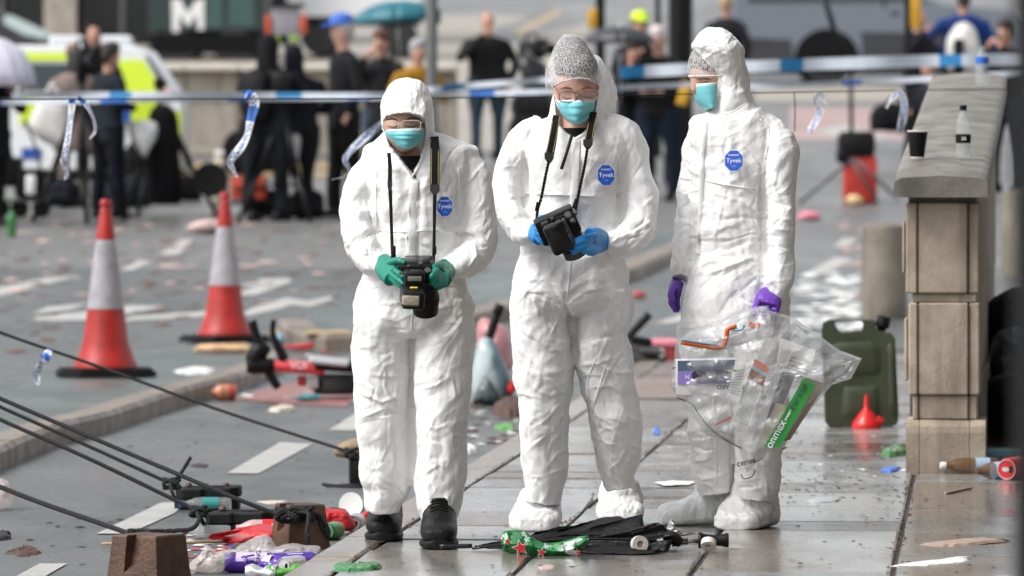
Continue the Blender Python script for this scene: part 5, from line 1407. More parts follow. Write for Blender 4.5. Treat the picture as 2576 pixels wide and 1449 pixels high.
# ------------------------------------------------------------------ traffic cones
M_conered = mat('red cone plastic', (0.36, 0.012, 0.008), 0.45, var=0.28, vscale=11, bmp=0.08, bscale=60)
M_sleeve = mat('grey reflective sleeve', (0.33, 0.315, 0.34), 0.5, var=0.2, vscale=12, bmp=0.1, bscale=300)
def cone(label, px_, py_, rot):
    c = G(px_, py_)
    t = thing('traffic_cone', label, 'traffic cone', c, 'traffic cones')
    Mx = Matrix.Translation(c)
    cp_ = [(.005, 1.0), (.025, 1.0), (.033, .985), (.033, .965), (.027, .955), (.033, .94)]
    s0 = lambda z: .033 + (.94 - z) * .128
    lathe('cone', [(.175, .045), (.182, .05), (.180, .065), (.165, .09)] + [(s0(z), z) for z in (.2, .377)] + [(s0(.377) - .004, .378), (s0(.77) - .004, .773)] + [(s0(.775), .776)] + cp_[::-1], M_conered, t, Mx, 40, 30)
    lathe('reflective_sleeve', [(s0(.38) + .001, .38), (s0(.77) + .001, .77)], M_sleeve, t, Mx, 40)
    a = .275
    pl = [(a * x, a * y) for x, y in ((-1, -.6), (-.6, -1), (.6, -1), (1, -.6), (1, .6), (.6, 1), (-.6, 1), (-1, .6))]
    base = link('base', MB().add(*prism_vf(pl, .028, Mx @ Matrix.Rotation(rot, 4, 'Z'))).add(*prism_vf([(x * .93, y * .93) for x, y in pl], .018, Mx @ Matrix.Translation((0, 0, .027)) @ Matrix.Rotation(rot, 4, 'Z'))).mesh(False), M_rubber, t)
cone('red and white traffic cone, nearer one at left, black rope passing before it', 266, 945, R(8))
cone('red and white traffic cone standing further back behind the fallen scooter', 566, 860, R(20))

# ------------------------------------------------------------------ weights and ropes
M_rust = mat('rusty cast iron', (0.075, 0.034, 0.018), 0.55, var=0.45, vscale=14, bmp=0.4, bscale=90)
def iron(label, px_, py_, rot, s=1.0):
    c = GR(px_, py_)
    t = thing('weight_block', label, 'weight', c, 'iron weights')
    a, b, h = .092 * s, .085 * s, .165 * s
    def ring(k, z, nd):
        return [Vector((x * k, y * k, z)) for x, y in ((-a, -b), (-.035, -b), (-.030, -b + nd), (.030, -b + nd), (.035, -b), (a, -b), (a, b), (-a, b))]
    V = ring(1, 0, 0) + ring(.93, h * .36, .0) + ring(.90, h * .5, .03) + ring(.82, h * .97, .05) + ring(.79, h, .05)
    Mx = Matrix.Translation(c) @ Matrix.Rotation(rot, 4, 'Z')
    V = [Mx @ p for p in V]; n = 8
    f = [(i * n + j, i * n + (j + 1) % n, (i + 1) * n + (j + 1) % n, (i + 1) * n + j) for i in range(4) for j in range(n)] + [tuple(range(n))[::-1], tuple(4 * n + j for j in range(n))]
    link('casting', mesh_from(V, f, False), M_rust, t)
    return c
iron('rusty brown iron weight block with rope knot, nearest the lower left corner', 375, 1492, R(-33), 1.1)
iron('rusty brown iron weight block wrapped in black rope beside the litter', 755, 1378, R(-66), .92)
def plates(label, px_, py_, rot, w=.24):
    c = GR(px_, py_)
    t = thing('rubber_weight', label, 'weight', c, 'black rubber weights')
    Mx = Matrix.Translation(c) @ Matrix.Rotation(rot, 4, 'Z')
    for k in range(2):
        pl = [(w / 2 * x, w / 3.2 * y) for x, y in ((-.98, -.55), (-.75, -1), (-.15, -1), (-.08, -.86), (.08, -.86), (.15, -1), (.75, -1), (.98, -.55), (.98, .55), (.75, 1), (-.75, 1), (-.98, .55))]
        v, f = prism_vf(pl, .040, Mx @ TR((.006 * k, 0, .001 + .043 * k), (R(1.5) * k, R(-2) * k, 0)))
        o = link('plate', MB().add(v, f).mesh(False), M_rubber, t)
        bb = o.modifiers.new('bevel', 'BEVEL'); bb.width = .006; bb.segments = 2
    for sx, sy in ((-.6, .2), (.55, .25)):
        lathe('bolt', [(.014, 0), (.014, .006), (.009, .013), (.001, .013)], M_rust, t, Mx @ Matrix.Translation((sx * w / 2, sy * w / 3, .085)), 12)
    for sx in (-.3, .3):
        v, f = bbox_vf(.07, .012, .004, 0, Mx @ TR((sx * w / 2, -.02, .0875)))
        link('slot', MB().add(v, f).mesh(False), M_blackg, t)
    return c
plates('stack of two black rubber weights with a blue-capped bottle in front', 522, 1280, R(-5), .25)
plates('stack of two black rubber weights next to red cloth', 608, 1345, R(-16), .26)
M_rope = mat('black rope', (0.006, 0.006, 0.0065), 0.7, var=0.3, vscale=60, bmp=0.4, bscale=500)
def rope(label, pts, r=.0068, extra=()):
    t = thing('rope', label, 'rope', pts[-1], 'black guy ropes')
    twisted('strand', pts, r * 1.05, M_rope, t, .042, 3, 420, .60)
    for e in extra:
        twisted('tail', e, r * .95, M_rope, t, .034, 3, max(40, 30 * len(e)), .68)
    return t
def RP(x, y, dz=0): return GR(x, y, dz)
def onair(x, y, Y): return W(x, y, Y)
def knot(px_, py_, Y, s=.03, n=60, seed=1):
    r = np.random.default_rng(seed); a = r.uniform(0, 6, 6); P = []
    for i in range(n):
        u = i / n * 2 * np.pi * 3.2
        P.append(W(px_, py_, Y) + Vector((s * 1.2 * math.sin(u + a[0]), s * .6 * math.cos(u * 1.37 + a[1]), s * .75 * math.sin(u * .73 + a[2]))))
    return P[::2]
rope('black guy rope running lowest, from the left edge to nearest iron block', [onair(-140, 1168, 18.4), onair(80, 1256, 18.1), onair(240, 1312, 17.85), onair(345, 1349, 17.68)], .0072,
     [knot(350, 1353, 17.68, .028, seed=1), [W(352, 1352, 17.68), W(320, 1362, 17.64), W(300, 1385, 17.62), W(290, 1406, 17.62)], [W(352, 1352, 17.7), W(380, 1338, 17.9), W(440, 1335, 18.6), W(482, 1330, 19.4), W(500, 1310, 19.9), W(496, 1288, 20.1)]])
rope('black guy rope ending in a knot on the second rubber weights', [onair(-140, 985, 20.6), onair(0, 1055, 20.5), onair(220, 1152, 20.3), onair(495, 1284, 20.12)], .0068,
     [knot(498, 1287, 20.1, .022, seed=2), [W(498, 1287, 20.1), W(508, 1310, 20.15), W(518, 1328, 20.2)], [W(498, 1287, 20.1), W(530, 1284, 20.3), W(560, 1282, 20.4)]])
rope('black guy rope tied to the rear rubber weights with its end sticking up', [onair(-140, 955, 21.6), onair(0, 1023, 21.6), onair(200, 1112, 21.5), onair(424, 1214, 21.4)], .0064,
     [knot(432, 1217, 21.4, .025, seed=3), [W(432, 1215, 21.4), W(455, 1190, 21.4), W(480, 1150, 21.4)], [W(430, 1218, 21.38), W(432, 1235, 21.3), W(442, 1262, 21.3)]])
rope('black guy rope crossing above the kerb to the wrapped iron block', [onair(-140, 940, 20.2), onair(0, 1002, 20.1), onair(300, 1130, 19.8), onair(560, 1240, 19.5), onair(702, 1296, 19.42)], .0070,
     [knot(722, 1297, 19.42, .030, seed=4), knot(760, 1292, 19.45, .030, seed=5), [W(700, 1296, 19.42), W(770, 1290, 19.42), W(776, 1310, 19.34), W(772, 1340, 19.3), W(776, 1368, 19.3)], [W(760, 1290, 19.45), W(800, 1296, 19.5), W(820, 1320, 19.5), W(828, 1356, 19.5)], [W(750, 1290, 19.45), W(796, 1300, 19.5), W(812, 1330, 19.5), W(824, 1350, 19.5)]])
rope('black guy rope highest at left, crossing the cone to the sandbag', [onair(-140, 776, 24), onair(0, 836, 24), onair(260, 926, 23.9), onair(560, 1034, 23.7), onair(890, 1140, 23.4)], .0062,
     [knot(892, 1142, 23.3, .03, seed=6), [W(886, 1150, 23.3), W(882, 1180, 23.3), W(884, 1206, 23.3)], [GR(812, 1218, .006), GR(850, 1222, .006), GR(912, 1218, .006), GR(905, 1224, .006), GR(820, 1221, .006)]])
sb = thing('sandbag', 'tan canvas sandbag by the ankle of left walking person', 'sandbag', GR(880, 1212))
link('canvas', MB().add(*pillow_vf([W(x, y, 23.5) for x, y in ((838, 1142), (850, 1122), (880, 1104), (930, 1098), (950, 1120), (940, 1150), (890, 1154), (852, 1150))], .07, 7, .8, .02, 14, n=40)).mesh(), mat('tan canvas', (0.27, 0.20, 0.12), 0.8, bmp=0.4, bscale=150), sb)
vbox('support_block', 878, 1150, 960, 1216, 23.4, 23.36, 23.55, M_rubber, sb, .012)

# ------------------------------------------------------------------ police wire, its torn tapes, and the tapes behind
wire = thing('wire', 'thin black wire stretched across the street behind people in white', 'wire', W(1100, 246, 24))
cord('wire_line', [W(-80, 250.5, 24), W(430, 249, 24), W(1100, 246.5, 24), W(1942, 233, 24.6), W(2300, 227, 25.6), W(2534, 225, 26.4)], .0028, M_black, wire, 80, 6)
cord('hanging_end', [W(1998, 233, 24.6), W(2000, 280, 24.6), W(1999, 330, 24.6)], .0026, M_black, wire, 10, 6)
M_tape = plastic('white tape film', 0.90, (0.78, 0.79, 0.82), 0.3, 0.3, 40, 0.06)
M_tapec = plastic('sheer tape film', 0.62, (0.72, 0.76, 0.80), 0.25, 0.3, 30, 0.2)
M_tapeb = mat('blue tape print', (0.03, 0.14, 0.50), 0.4, var=0.15)
M_tapecy = mat('bright blue tape print', (0.015, 0.17, 0.38), 0.4, var=0.1)
def tape(label, Y, pts, group='torn tapes on the wire', blue=(), film=M_tape, letters=True, tw=0.6):
    """pts: px, py, half width; blue: (from, to) stretches printed blue"""
    t = thing('barrier_tape', label, 'tape', W(pts[0][0], pts[0][1], Y), group)
    n = 60; P = cat(pts, n); T = np.gradient(P[:, :2], axis=0); T /= np.linalg.norm(T, axis=1)[:, None] + 1e-9
    V = []
    for i in range(n):
        a = tw * math.sin(i / n * 7.0 + pts[0][0]); hw = P[i][2]; sc = Y / F
        for s in (-1, -.5, 0, .5, 1):
            V.append(W(P[i][0] - T[i][1] * hw * s * math.cos(a), P[i][1] + T[i][0] * hw * s * math.cos(a), Y) + Vector((0, hw * sc * s * math.sin(a) + .004 * math.cos(s * 4 + i * .4), 0)))
    fb, fw = [], []
    for i in range(n - 1):
        for k in range(4):
            q = (i * 5 + k, i * 5 + k + 1, i * 5 + k + 6, i * 5 + k + 5)
            u = i / n
            (fb if any(a <= u <= b for a, b in blue) or (letters and k in (1, 2) and (i * 7 + k * 3) % 5 < 2 and .12 < u < .95) else fw).append(q)
    me = mesh_from(V, fw + fb); me.polygons.foreach_set('material_index', [0] * len(fw) + [1] * len(fb))
    link('film', me, [film, M_tapeb], t)
    return t
tape('torn white police tape hanging straight down from the wire at far left', 24, [(182, 248, 9), (178, 290, 9), (172, 340, 8.5), (162, 395, 9), (160, 410, 9), (168, 440, 5), (160, 456, 3)], blue=((.0, .04), (.93, 1)))
tape('short curled shred of blue and white tape beside the straight one', 24, [(196, 246, 7), (212, 258, 6), (228, 282, 5), (238, 310, 4.5), (238, 332, 4), (226, 350, 3)], blue=((0, .2),))
tape('twisted blue and white tape hanging from the wire left of centre', 24, [(614, 242, 8), (626, 236, 12), (640, 256, 13), (630, 300, 12), (622, 340, 10), (606, 370, 11), (580, 404, 10), (586, 426, 6), (597, 446, 4)], blue=((0, .16), (.27, .38)))
tape('sheer white tape blowing sideways behind the left hooded head', 24, [(985, 300, 9), (960, 312, 10), (920, 344, 11), (885, 376, 11), (868, 402, 8), (878, 426, 5), (866, 444, 2.5), (834, 452, 2)], film=M_tapec, blue=())
tape('knotted white tape bow on the wire right of third person', 25, [(2082, 268, 6), (2072, 246, 9), (2056, 238, 7), (2050, 256, 6), (2062, 282, 11), (2048, 312, 11), (2034, 334, 9)], film=M_tapec)
tape('white tape folded over the wire just left of the wall', 25.4, [(2228, 272, 5), (2250, 242, 8), (2262, 230, 7), (2274, 254, 11), (2272, 292, 11), (2260, 342, 10)], film=M_tapec)
tape('crumpled blue and white tape tied round the highest guy rope', 23.9, [(126, 878, 6), (122, 886, 11), (108, 910, 13), (92, 942, 11), (97, 968, 5)], blue=((0, .12), (.3, .42)), group='torn tapes on the guy ropes')
def long_tape(label, Y, pts, hw, gap=340, ph=0, mb_=M_tapeb):
    t = thing('police_tape', label, 'tape', W(pts[0][0], pts[0][1], Y), 'police tapes across the street')
    n = 220; P = cat(pts, n); V = []
    for i in range(n):
        for s in (-1, 1):
            V.append(W(P[i][0], P[i][1] + hw * s, Y) + Vector((0, .015 * s * math.sin(i * .15), 0)))
    fw = [(2 * i, 2 * i + 1, 2 * i + 3, 2 * i + 2) for i in range(n - 1)]
    mi = [1 if (P[i][0] + ph) % gap < 58 else 0 for i in range(n - 1)]
    me = mesh_from(V, fw); me.polygons.foreach_set('material_index', mi)
    link('film', me, [mat('opaque white tape', (0.46, 0.50, 0.56), 0.35), mb_], t)
long_tape('lower long blue and white police tape across the whole street', 44, [(-90, 262), (60, 256), (440, 250), (960, 244), (1110, 238), (1372, 230), (1730, 213), (1960, 216), (2340, 198), (2680, 176)], 6.5, 310, 60)
long_tape('upper blue and white police tape rising behind the middle person', 43, [(30, 240), (440, 238), (960, 240), (1110, 222), (1320, 205), (1420, 198)], 7.5, 420, 150, M_tapecy)
long_tape('broad white police tape in front of the grey car', 41, [(1560, 182), (1870, 168), (2330, 153), (2680, 148)], 15, 400, 40, M_tapecy)
# ------------------------------------------------------------------ street behind: low wall, buildings, pole, vehicles, people, kit
def cm(name, col, rough=0.7, **k):
    if name.startswith(('cloth', 'pack', 'shoe')):
        col = tuple(c * .55 for c in col); k['spec'] = .2
    return mat(name, col, rough, **k)
# long low pale stone wall beyond the kerb
M_pale = stone('pale ashlar', (0.31, 0.275, 0.225), (0.42, 0.38, 0.32), 1.5)
lw = thing('low_wall', 'long low pale stone plinth with pale ledge across the street', 'wall', W(900, 391, 66))
for k in range(12):
    xa = W(395, 0, 66).x + k * .42; xb = xa + .415
    if W(xa, 0, 1).x > 1e9: pass
xs = np.linspace(W(330, 0, 66).x, W(1150, 0, 66).x, 7)
for k in range(6):
    for z0, z1, off in ((0, .12, -.04), (.125, .62, 0), (.625, .98, 0)):
        obox('stone_block', ((xs[k] + xs[k + 1]) / 2, 66.6 + off, zroad(66) + (z0 + z1) / 2), (xs[k + 1] - xs[k] - .012, 1.2, z1 - z0), M_pale, lw, .015)
    obox('ledge_stone', ((xs[k] + xs[k + 1]) / 2, 66.55, zroad(66) + 1.03), (xs[k + 1] - xs[k] - .01, 1.4, .09), mat('pale ledge stone', (0.55, 0.51, 0.45), 0.5), lw, .02)
# pale stone building far behind, its base just in view
def facade(label, xa, xb, Y, hgt, bays, mw=M_pale, dark=None, depth=3.0):
    b = thing('building', label, 'building', ((xa + xb) / 2, Y, zroad(Y)))
    z0 = zroad(Y) - .3; bw = (xb - xa) / bays
    for k in range(bays):
        x = xa + k * bw
        obox('pilaster', (x + bw * .14, Y + depth / 2, z0 + hgt / 2), (bw * .28 - .02, depth, hgt), mw, b, .04)
        zz = z0
        for (h0, h1) in ((0, 4.6), (6.4, 10.4), (11.6, 15.0)):
            if h1 > hgt: continue
            obox('window', (x + bw * .64, Y + depth / 2 + .35, z0 + (h0 + h1) / 2), (bw * .70, depth - .7, h1 - h0), dark or mat('dark window glass', (0.02, 0.022, 0.025), 0.1), b, .02)
            obox('mullion', (x + bw * .64, Y + .33, z0 + (h0 + h1) / 2), (.09, .1, h1 - h0), mat('window bars', (0.10, 0.10, 0.10), 0.5), b, 0)
        for (h0, h1) in ((4.6, 6.4), (10.4, 11.6), (15.0, hgt)):
            obox('spandrel', (x + bw * .64, Y + depth / 2 + .06, z0 + (h0 + h1) / 2), (bw * .715, depth, h1 - h0), mw, b, .03)
    obox('cornice', ((xa + xb) / 2, Y + depth / 2 - .2, z0 + hgt + .3), (xb - xa + .6, depth + .6, .6), mw, b, .08)
    return b
M_paler = stone('pale portland stone', (0.50, 0.47, 0.42), (0.62, 0.59, 0.54), 0.8)
facade('pale stone building closing the street, dark openings at the upper left', -14.5, -4.6, 116, 9, 4, M_pale)

pole = thing('lamp_post', 'grey steel lamp post behind the left hooded person', 'lamp post', GR(1086, 700))
Yp = GR(1086, 600).y
lathe('shaft', [(.062, 0), (.062, .9), (.052, 1.0), (.046, 8.5), (.001, 8.5)], mat('grey galvanised steel', (0.13, 0.135, 0.13), 0.5, 0.3), pole, Matrix.Translation(Vector((W(1086, 0, Yp).x, Yp, zroad(Yp)))), 20)
vbox('sign_box', 1092, 22, 1108, 60, Yp, Yp - .02, Yp + .06, mat('dark teal box', (0.02, 0.07, 0.08), 0.5), pole, .01)
lathe('collar', [(.068, .88), (.072, .9), (.072, .98), (.062, 1.0)], mat('grey galvanised steel', (0.13, 0.135, 0.13), 0.5), pole, Matrix.Translation(Vector((W(1086, 0, Yp).x, Yp, zroad(Yp)))), 20)

# ---- people in the background
SK = [cm('skin tone %d' % i, c, 0.5, var=0.08) for i, c in enumerate(((0.45, 0.24, 0.17), (0.52, 0.30, 0.23), (0.34, 0.17, 0.11)))]
def T3(rows, seg=14, power=2.1):            # x, y, z, rx, ry
    P = cat(rows, max(10, len(rows) * 5))
    return tube_vf(P[:, :3], P[:, 3], P[:, 4], seg, power=power)
ARMS = {'down': ((.26, .02, 1.14), (.25, -.06, .88)), 'face': ((.27, -.12, 1.20), (.05, -.24, 1.52)), 'front': ((.26, -.02, 1.15), (.08, -.26, 1.10)),
        'hold': ((.25, -.12, 1.16), (.10, -.26, 1.36)), 'hip': ((.33, .06, 1.16), (.22, -.08, 1.0)), 'pocket': ((.29, .05, 1.16), (.19, -.06, .94))}
def bystander(label, x_px, foot_py, h, yaw=0, jacket=(.012, .012, .014), legs=(.02, .025, .04), hair=(.03, .02, .015), skin=0, arms=('down', 'down'), cap=None, coat=0.0, hood=False, bald=False, shoes=(.015, .015, .015), lean=0.0, width=1.0, Y=None, backpack=None, step=.05, stripe=None, sit=0):
    c = GR(x_px, foot_py) if Y is None else Vector((W(x_px, 0, Y).x, Y, zroad(Y)))
    c = Vector((W(x_px, 0, c.y).x, c.y, c.z - sit))
    k = h / 1.75
    t = thing('person', label, 'person', c, 'onlookers and press behind the tape')
    Mx = Matrix.Translation(c) @ Matrix.Rotation(R(yaw), 4, 'Z') @ Matrix.Scale(k, 4)
    def put(parts): return [([Mx @ Vector(tuple(p)) for p in v], f) for v, f in parts]
    w = width * 1.16
    sh = -lean
    body = [T3([(0, .0 + sh * .9, 1.40, .06, .06), (0, -.01 + sh, 1.50, .055, .06), (0, -.02 + sh, 1.56, .06, .075)])]
    hv, hf = lathe_vf([(.001, 1.755), (.045, 1.745), (.07, 1.71), (.078, 1.65), (.074, 1.60), (.062, 1.555), (.04, 1.525), (.001, 1.515)], 20)
    hv = [Vector((p.x, p.y * 1.22 - .02 + sh * 1.1 - (.012 if (p.y < 0 and 1.60 < p.z < 1.66 and abs(p.x) < .03) else 0), p.z)) for p in hv]
    body.append((hv, hf))
    nose = T3([(0, -.10 + sh * 1.1, 1.665, .008, .008), (0, -.122 + sh * 1.1, 1.63, .012, .012), (0, -.10 + sh * 1.1, 1.615, .012, .010)], 8)
    body.append(nose)
    jk, tr = [], []
    jk.append(T3([(0, sh * .92, 1.475, .07 * w, .06), (0, sh * .9, 1.43, .165 * w, .095), (0, sh * .8, 1.36, .20 * w, .12), (0, sh * .5, 1.20, .185 * w, .125), (0, sh * .25, 1.05, .175 * w, .12), (0, 0, .93, .185 * w, .125), (0, 0, .86 - coat, .19 * w + coat * .1, .13 + coat * .1)]))
    body.append(T3([(0, sh * .8, 1.42, .13, .07), (0, sh * .5, 1.2, .12, .08), (0, 0, .95, .12, .08)]))
    for i, s in enumerate((-1, 1)):
        e, hd = ARMS[arms[i]]
        p0 = (s * .17 * w, sh * .85, 1.40); p1 = (s * e[0] * w, e[1] + sh * .7, e[2]); p2 = (s * hd[0], hd[1] + sh, hd[2])
        q = [Vector(p1).lerp(Vector(p2), u) for u in (.5, .9)]
        jk.append(T3([(*p0, .06, .065), (*p1, .055, .06), (*q[0], .05, .05), (*q[1], .04, .042)]))
        body.append(T3([(*p0, .03, .03), (*p1, .028, .028), (*q[0], .026, .026), (*q[1], .026, .028), (*p2, .026, .03)], 10))
        d = (Vector(p2) - Vector(p1)).normalized()
        for g in (-.022, -.007, .008, .023):
            a = Vector(p2) + Vector((g, 0, 0)); body.append(T3([(*a, .010, .011), (*(a + d * .05), .009, .010), (*(a + d * .085 + Vector((0, .015, 0))), .007, .008)], 7))
        a = Vector(p2) + Vector((-s * .025, -.01, 0)); body.append(T3([(*a, .012, .012), (*(a + d * .04 + Vector((-s * .02, -.02, 0))), .009, .009)], 7))
        st_ = step * s
        tr.append(T3([(s * .09 * w, 0, .95, .105 * w, .125), (s * .10 * w, st_ * .3, .72, .09 * w, .10), (s * .105 * w, st_ * .6, .48, .07, .08), (s * .11 * w, st_, .25, .065, .075), (s * .11 * w, st_, .07, .062, .075)]))
        body.append(T3([(s * .09, 0, .95, .07, .08), (s * .10 * w, st_ * .3, .72, .05, .05), (s * .105 * w, st_ * .6, .48, .035, .04), (s * .11 * w, st_, .25, .03, .035), (s * .11 * w, st_, .10, .03, .035)], 10))
        fv, ff = foot_vf(Vector((s * .11, st_ + .02, 0)), Vector((s * .135, st_ - .17, 0)), .048, .10, heel=.06)
        link('shoe', mesh_from([Mx @ p for p in fv], ff), cm('shoe %.2f %.2f %.2f' % shoes, shoes, 0.5), t)
    def rm(parts, vox=.022):
        return remesh(put(parts), vox * k, 3)
    link('body', rm(body, .012), SK[skin], t)
    me = rm(jk); v, n = get_vn(me); set_v(me, v + n * ((crumple(v + x_px, 7) - .2) * .035)[:, None])
    j = link('jacket', me, cm('cloth %.3f %.3f %.3f' % jacket, jacket, 0.75, var=0.25, vscale=6, bmp=0.3), t)
    me = rm(tr); v, n = get_vn(me); set_v(me, v + n * ((crumple(v + x_px, 7) - .2) * .03)[:, None])
    link('trousers', me, cm('cloth %.3f %.3f %.3f' % legs, legs, 0.8, var=0.25, vscale=6, bmp=0.3), t)
    y0 = -.02 + sh * 1.1
    if hood:
        link('hood', rm([T3([(0, y0 + .03, 1.79, .02, .03), (0, y0 + .03, 1.77, .07, .09), (0, y0 + .035, 1.70, .10, .105), (0, y0 + .045, 1.60, .10, .10), (0, y0 + .05, 1.50, .11, .10), (0, y0 + .04, 1.44, .13, .11)])]), cm('cloth %.3f %.3f %.3f' % jacket, jacket, 0.75), t)
    elif not bald:
        H_ = [T3([(0, y0 + .005, 1.785, .02, .03), (0, y0 + .002, 1.768, .066, .088), (0, y0 + .002, 1.722, .088, .112), (0, y0 + .030, 1.665, .088, .09), (0, y0 + .05, 1.60, .075, .06), (0, y0 + .05, 1.56, .05, .04)])]
        link('hair', rm(H_, .014), cm('hair %.2f %.2f %.2f' % hair, hair, 0.6, var=.3, vscale=60), t)
    if cap:
        cc = cm('cap %.2f %.2f %.2f' % cap, cap, 0.7)
        cpp = link('cap', rm([T3([(0, y0, 1.805, .02, .03), (0, y0, 1.79, .065, .08), (0, y0, 1.74, .09, .112), (0, y0, 1.695, .091, .113)]), T3([(0, y0 - .07, 1.705, .075, .010), (0, y0 - .16, 1.695, .07, .012), (0, y0 - .19, 1.69, .04, .01)], 12)], .012), cc, t)
    if backpack:
        link('backpack', rm([T3([(0, .17 + sh, 1.42, .10, .06), (0, .22 + sh * .8, 1.32, .15, .11), (0, .22 + sh * .5, 1.08, .15, .11), (0, .17, .95, .12, .07)])]), cm('pack %.2f %.2f %.2f' % backpack, backpack, 0.7), t)
    if stripe:
        link('reflective_band', MB().add(*put([T3([(0, sh * .55, 1.26, .198 * w, .137), (0, sh * .5, 1.21, .197 * w, .137)])])[0]).mesh(), cm('hi vis %.2f %.2f %.2f' % stripe, stripe, .5), t)
    return t, Mx
HV = (.50, .72, .02)
bystander('woman with reddish hair in pale pink coat, white tote bag beside her', 186, 520, 1.55, yaw=200, jacket=(.42, .32, .29), legs=(.36, .27, .25), hair=(.16, .07, .04), arms=('front', 'down'), coat=.25)
bystander('hooded black figure with face turned between two people at left', 232, 470, 1.68, yaw=20, jacket=(.012, .012, .014), hood=True, arms=('hold', 'front'), legs=(.012, .012, .014))
bystander('man in dark navy jacket and trousers seen from behind by a tripod', 272, 548, 1.62, yaw=120, jacket=(.012, .020, .032), legs=(.008, .011, .024), hair=(.03, .02, .015), arms=('front', 'front'), coat=.1, width=1.15)
bystander('figure in black under the white umbrella at the left edge', -14, 566, 1.6, yaw=60, jacket=(.010, .010, .012), arms=('hold', 'hold'), coat=.2, legs=(.010, .010, .012))
bystander('camera operator in black with backpack bending behind the grey screen', 668, 556, 1.70, yaw=150, jacket=(.009, .010, .013), legs=(.014, .016, .022), hair=(.05, .035, .025), arms=('hold', 'hold'), backpack=(.012, .013, .016), lean=.06, width=1.3, hood=True)
bystander('dark navy jacketed camera crew member standing close right of the operator', 738, 552, 1.60, yaw=-160, jacket=(.010, .013, .026), legs=(.012, .013, .016), hair=(.03, .02, .015), arms=('front', 'hip'), width=1.3, hood=True)
bystander('tall grey-bearded man in blue cap and long black coat', 866, 546, 1.86, yaw=-70, jacket=(.012, .013, .016), legs=(.010, .010, .012), hair=(.42, .40, .38), skin=1, arms=('pocket', 'down'), cap=(.03, .12, .50), coat=.10, width=1.05)
bystander('person in dark coat photographing under the teal umbrella', 962, 500, 1.66, yaw=-25, jacket=(.014, .014, .017), legs=(.05, .09, .13), hair=(.09, .035, .025), arms=('face', 'face'), coat=.12)
bystander('person in yellow and white jacket by the lamp post', 1050, 505, 1.58, yaw=30, jacket=(.58, .30, .03), legs=(.04, .08, .16), hair=(.30, .30, .31), arms=('down', 'front'), backpack=(.55, .57, .58), width=1.1)
bystander('bald man in black jacket and blue jeans holding a phone up', 1226, 400, 1.68, yaw=12, jacket=(.016, .016, .018), legs=(.035, .065, .09), skin=0, arms=('face', 'down'), bald=True, width=1.15)
bystander('officer in black with hi-vis hat under the black umbrella', 1608, 470, 1.78, yaw=15, jacket=(.012, .013, .016), legs=(.010, .012, .020), cap=HV, arms=('hold', 'front'), stripe=HV, hair=(.1, .06, .04))
bystander('white-haired man in black jacket and dark blue jeans', 1657, 505, 1.70, yaw=-18, jacket=(.013, .013, .015), legs=(.012, .022, .045), hair=(.60, .52, .50), skin=1, arms=('front', 'front'), width=1.1)
bystander('dark figure with bowed head just left of white-haired man', 1590, 500, 1.56, yaw=35, jacket=(.012, .013, .015), legs=(.010, .018, .036), hair=(.03, .02, .02), arms=('hold', 'front'), stripe=HV)
bystander('person in beige cap and black jacket behind the right hooded head', 1826, 300, 1.72, yaw=160, jacket=(.012, .013, .018), cap=(.50, .44, .28), hair=(.3, .2, .1), arms=('down', 'down'), Y=74)
bystander('bald man with hand raised to his head by the wall', 2308, 320, 1.66, yaw=40, jacket=(.02, .02, .03), bald=True, skin=0, arms=('face', 'down'), Y=68)
bystander('grey-haired man in navy jacket bending beyond the stone wall', 2352, 420, 1.40, yaw=-60, jacket=(.020, .020, .036), legs=(.012, .016, .03), hair=(.24, .19, .15), skin=0, arms=('front', 'down'), width=1.25, lean=.06, Y=56)
bystander('person in bright blue jacket seen from behind at upper right', 2424, 330, 1.86, yaw=185, jacket=(.012, .055, .26), legs=(.010, .010, .016), arms=('down', 'hip'), width=1.15, Y=70)
bystander('dark-haired photographer in black raising a camera at the right edge', 2535, 430, 1.74, yaw=-40, jacket=(.012, .012, .014), hair=(.03, .02, .015), arms=('face', 'face'), Y=58, width=1.1)

# ---- umbrellas
def umbrella(label, px_, top_py, rad_px, drop_px, Y, col, tilt=0.0, cat_='umbrella'):
    c = W(px_, top_py, Y); r = rad_px / F * Y; d = drop_px / F * Y
    t = thing('umbrella', label, cat_, c + Vector((0, 0, -1.0)), 'open umbrellas in the crowd')
    n = 8; Mx = Matrix.Translation(c) @ Euler((0, tilt, 0)).to_matrix().to_4x4()
    for k in range(n):
        V = []; a0 = 2 * math.pi * k / n; a1 = 2 * math.pi * (k + 1) / n
        for i in range(7):
            s = i / 6; rr = r * math.sin(s * math.pi / 2 * .96); z = -d * (1 - math.cos(s * math.pi / 2)) 
            for q in range(5):
                u = q / 4; a = a0 + (a1 - a0) * u; sag = 1 - .06 * s * math.sin(math.pi * u)
                V.append(Mx @ Vector((rr * math.cos(a) * sag, rr * math.sin(a) * sag, z)))
        solidify(link('canopy_panel', mesh_from(V, [(i * 5 + q, i * 5 + q + 1, i * 5 + q + 6, i * 5 + q + 5) for i in range(6) for q in range(4)]), col, t), .003)
        e = Mx @ Vector((r * math.cos(a0), r * math.sin(a0), -d)); m_ = Mx @ Vector((r * .6 * math.cos(a0), r * .6 * math.sin(a0), -d * .22 - .02))
        cord('rib', [Mx @ Vector((0, 0, -.02)), m_, e], .004, M_metal, t, 8, 5)
    cord('shaft', [Mx @ Vector((0, 0, .06)), Mx @ Vector((0, 0, -.75))], .007, M_metal, t, 4, 8, False)
    cord('handle', [Mx @ Vector((0, 0, -.75)), Mx @ Vector((0, 0, -.88))], .014, M_black, t, 4, 8, False)
umbrella('white umbrella cut by the left edge of the picture', -24, 92, 118, 125, 52, cm('white umbrella cloth', (0.62, 0.60, 0.70), 0.5))
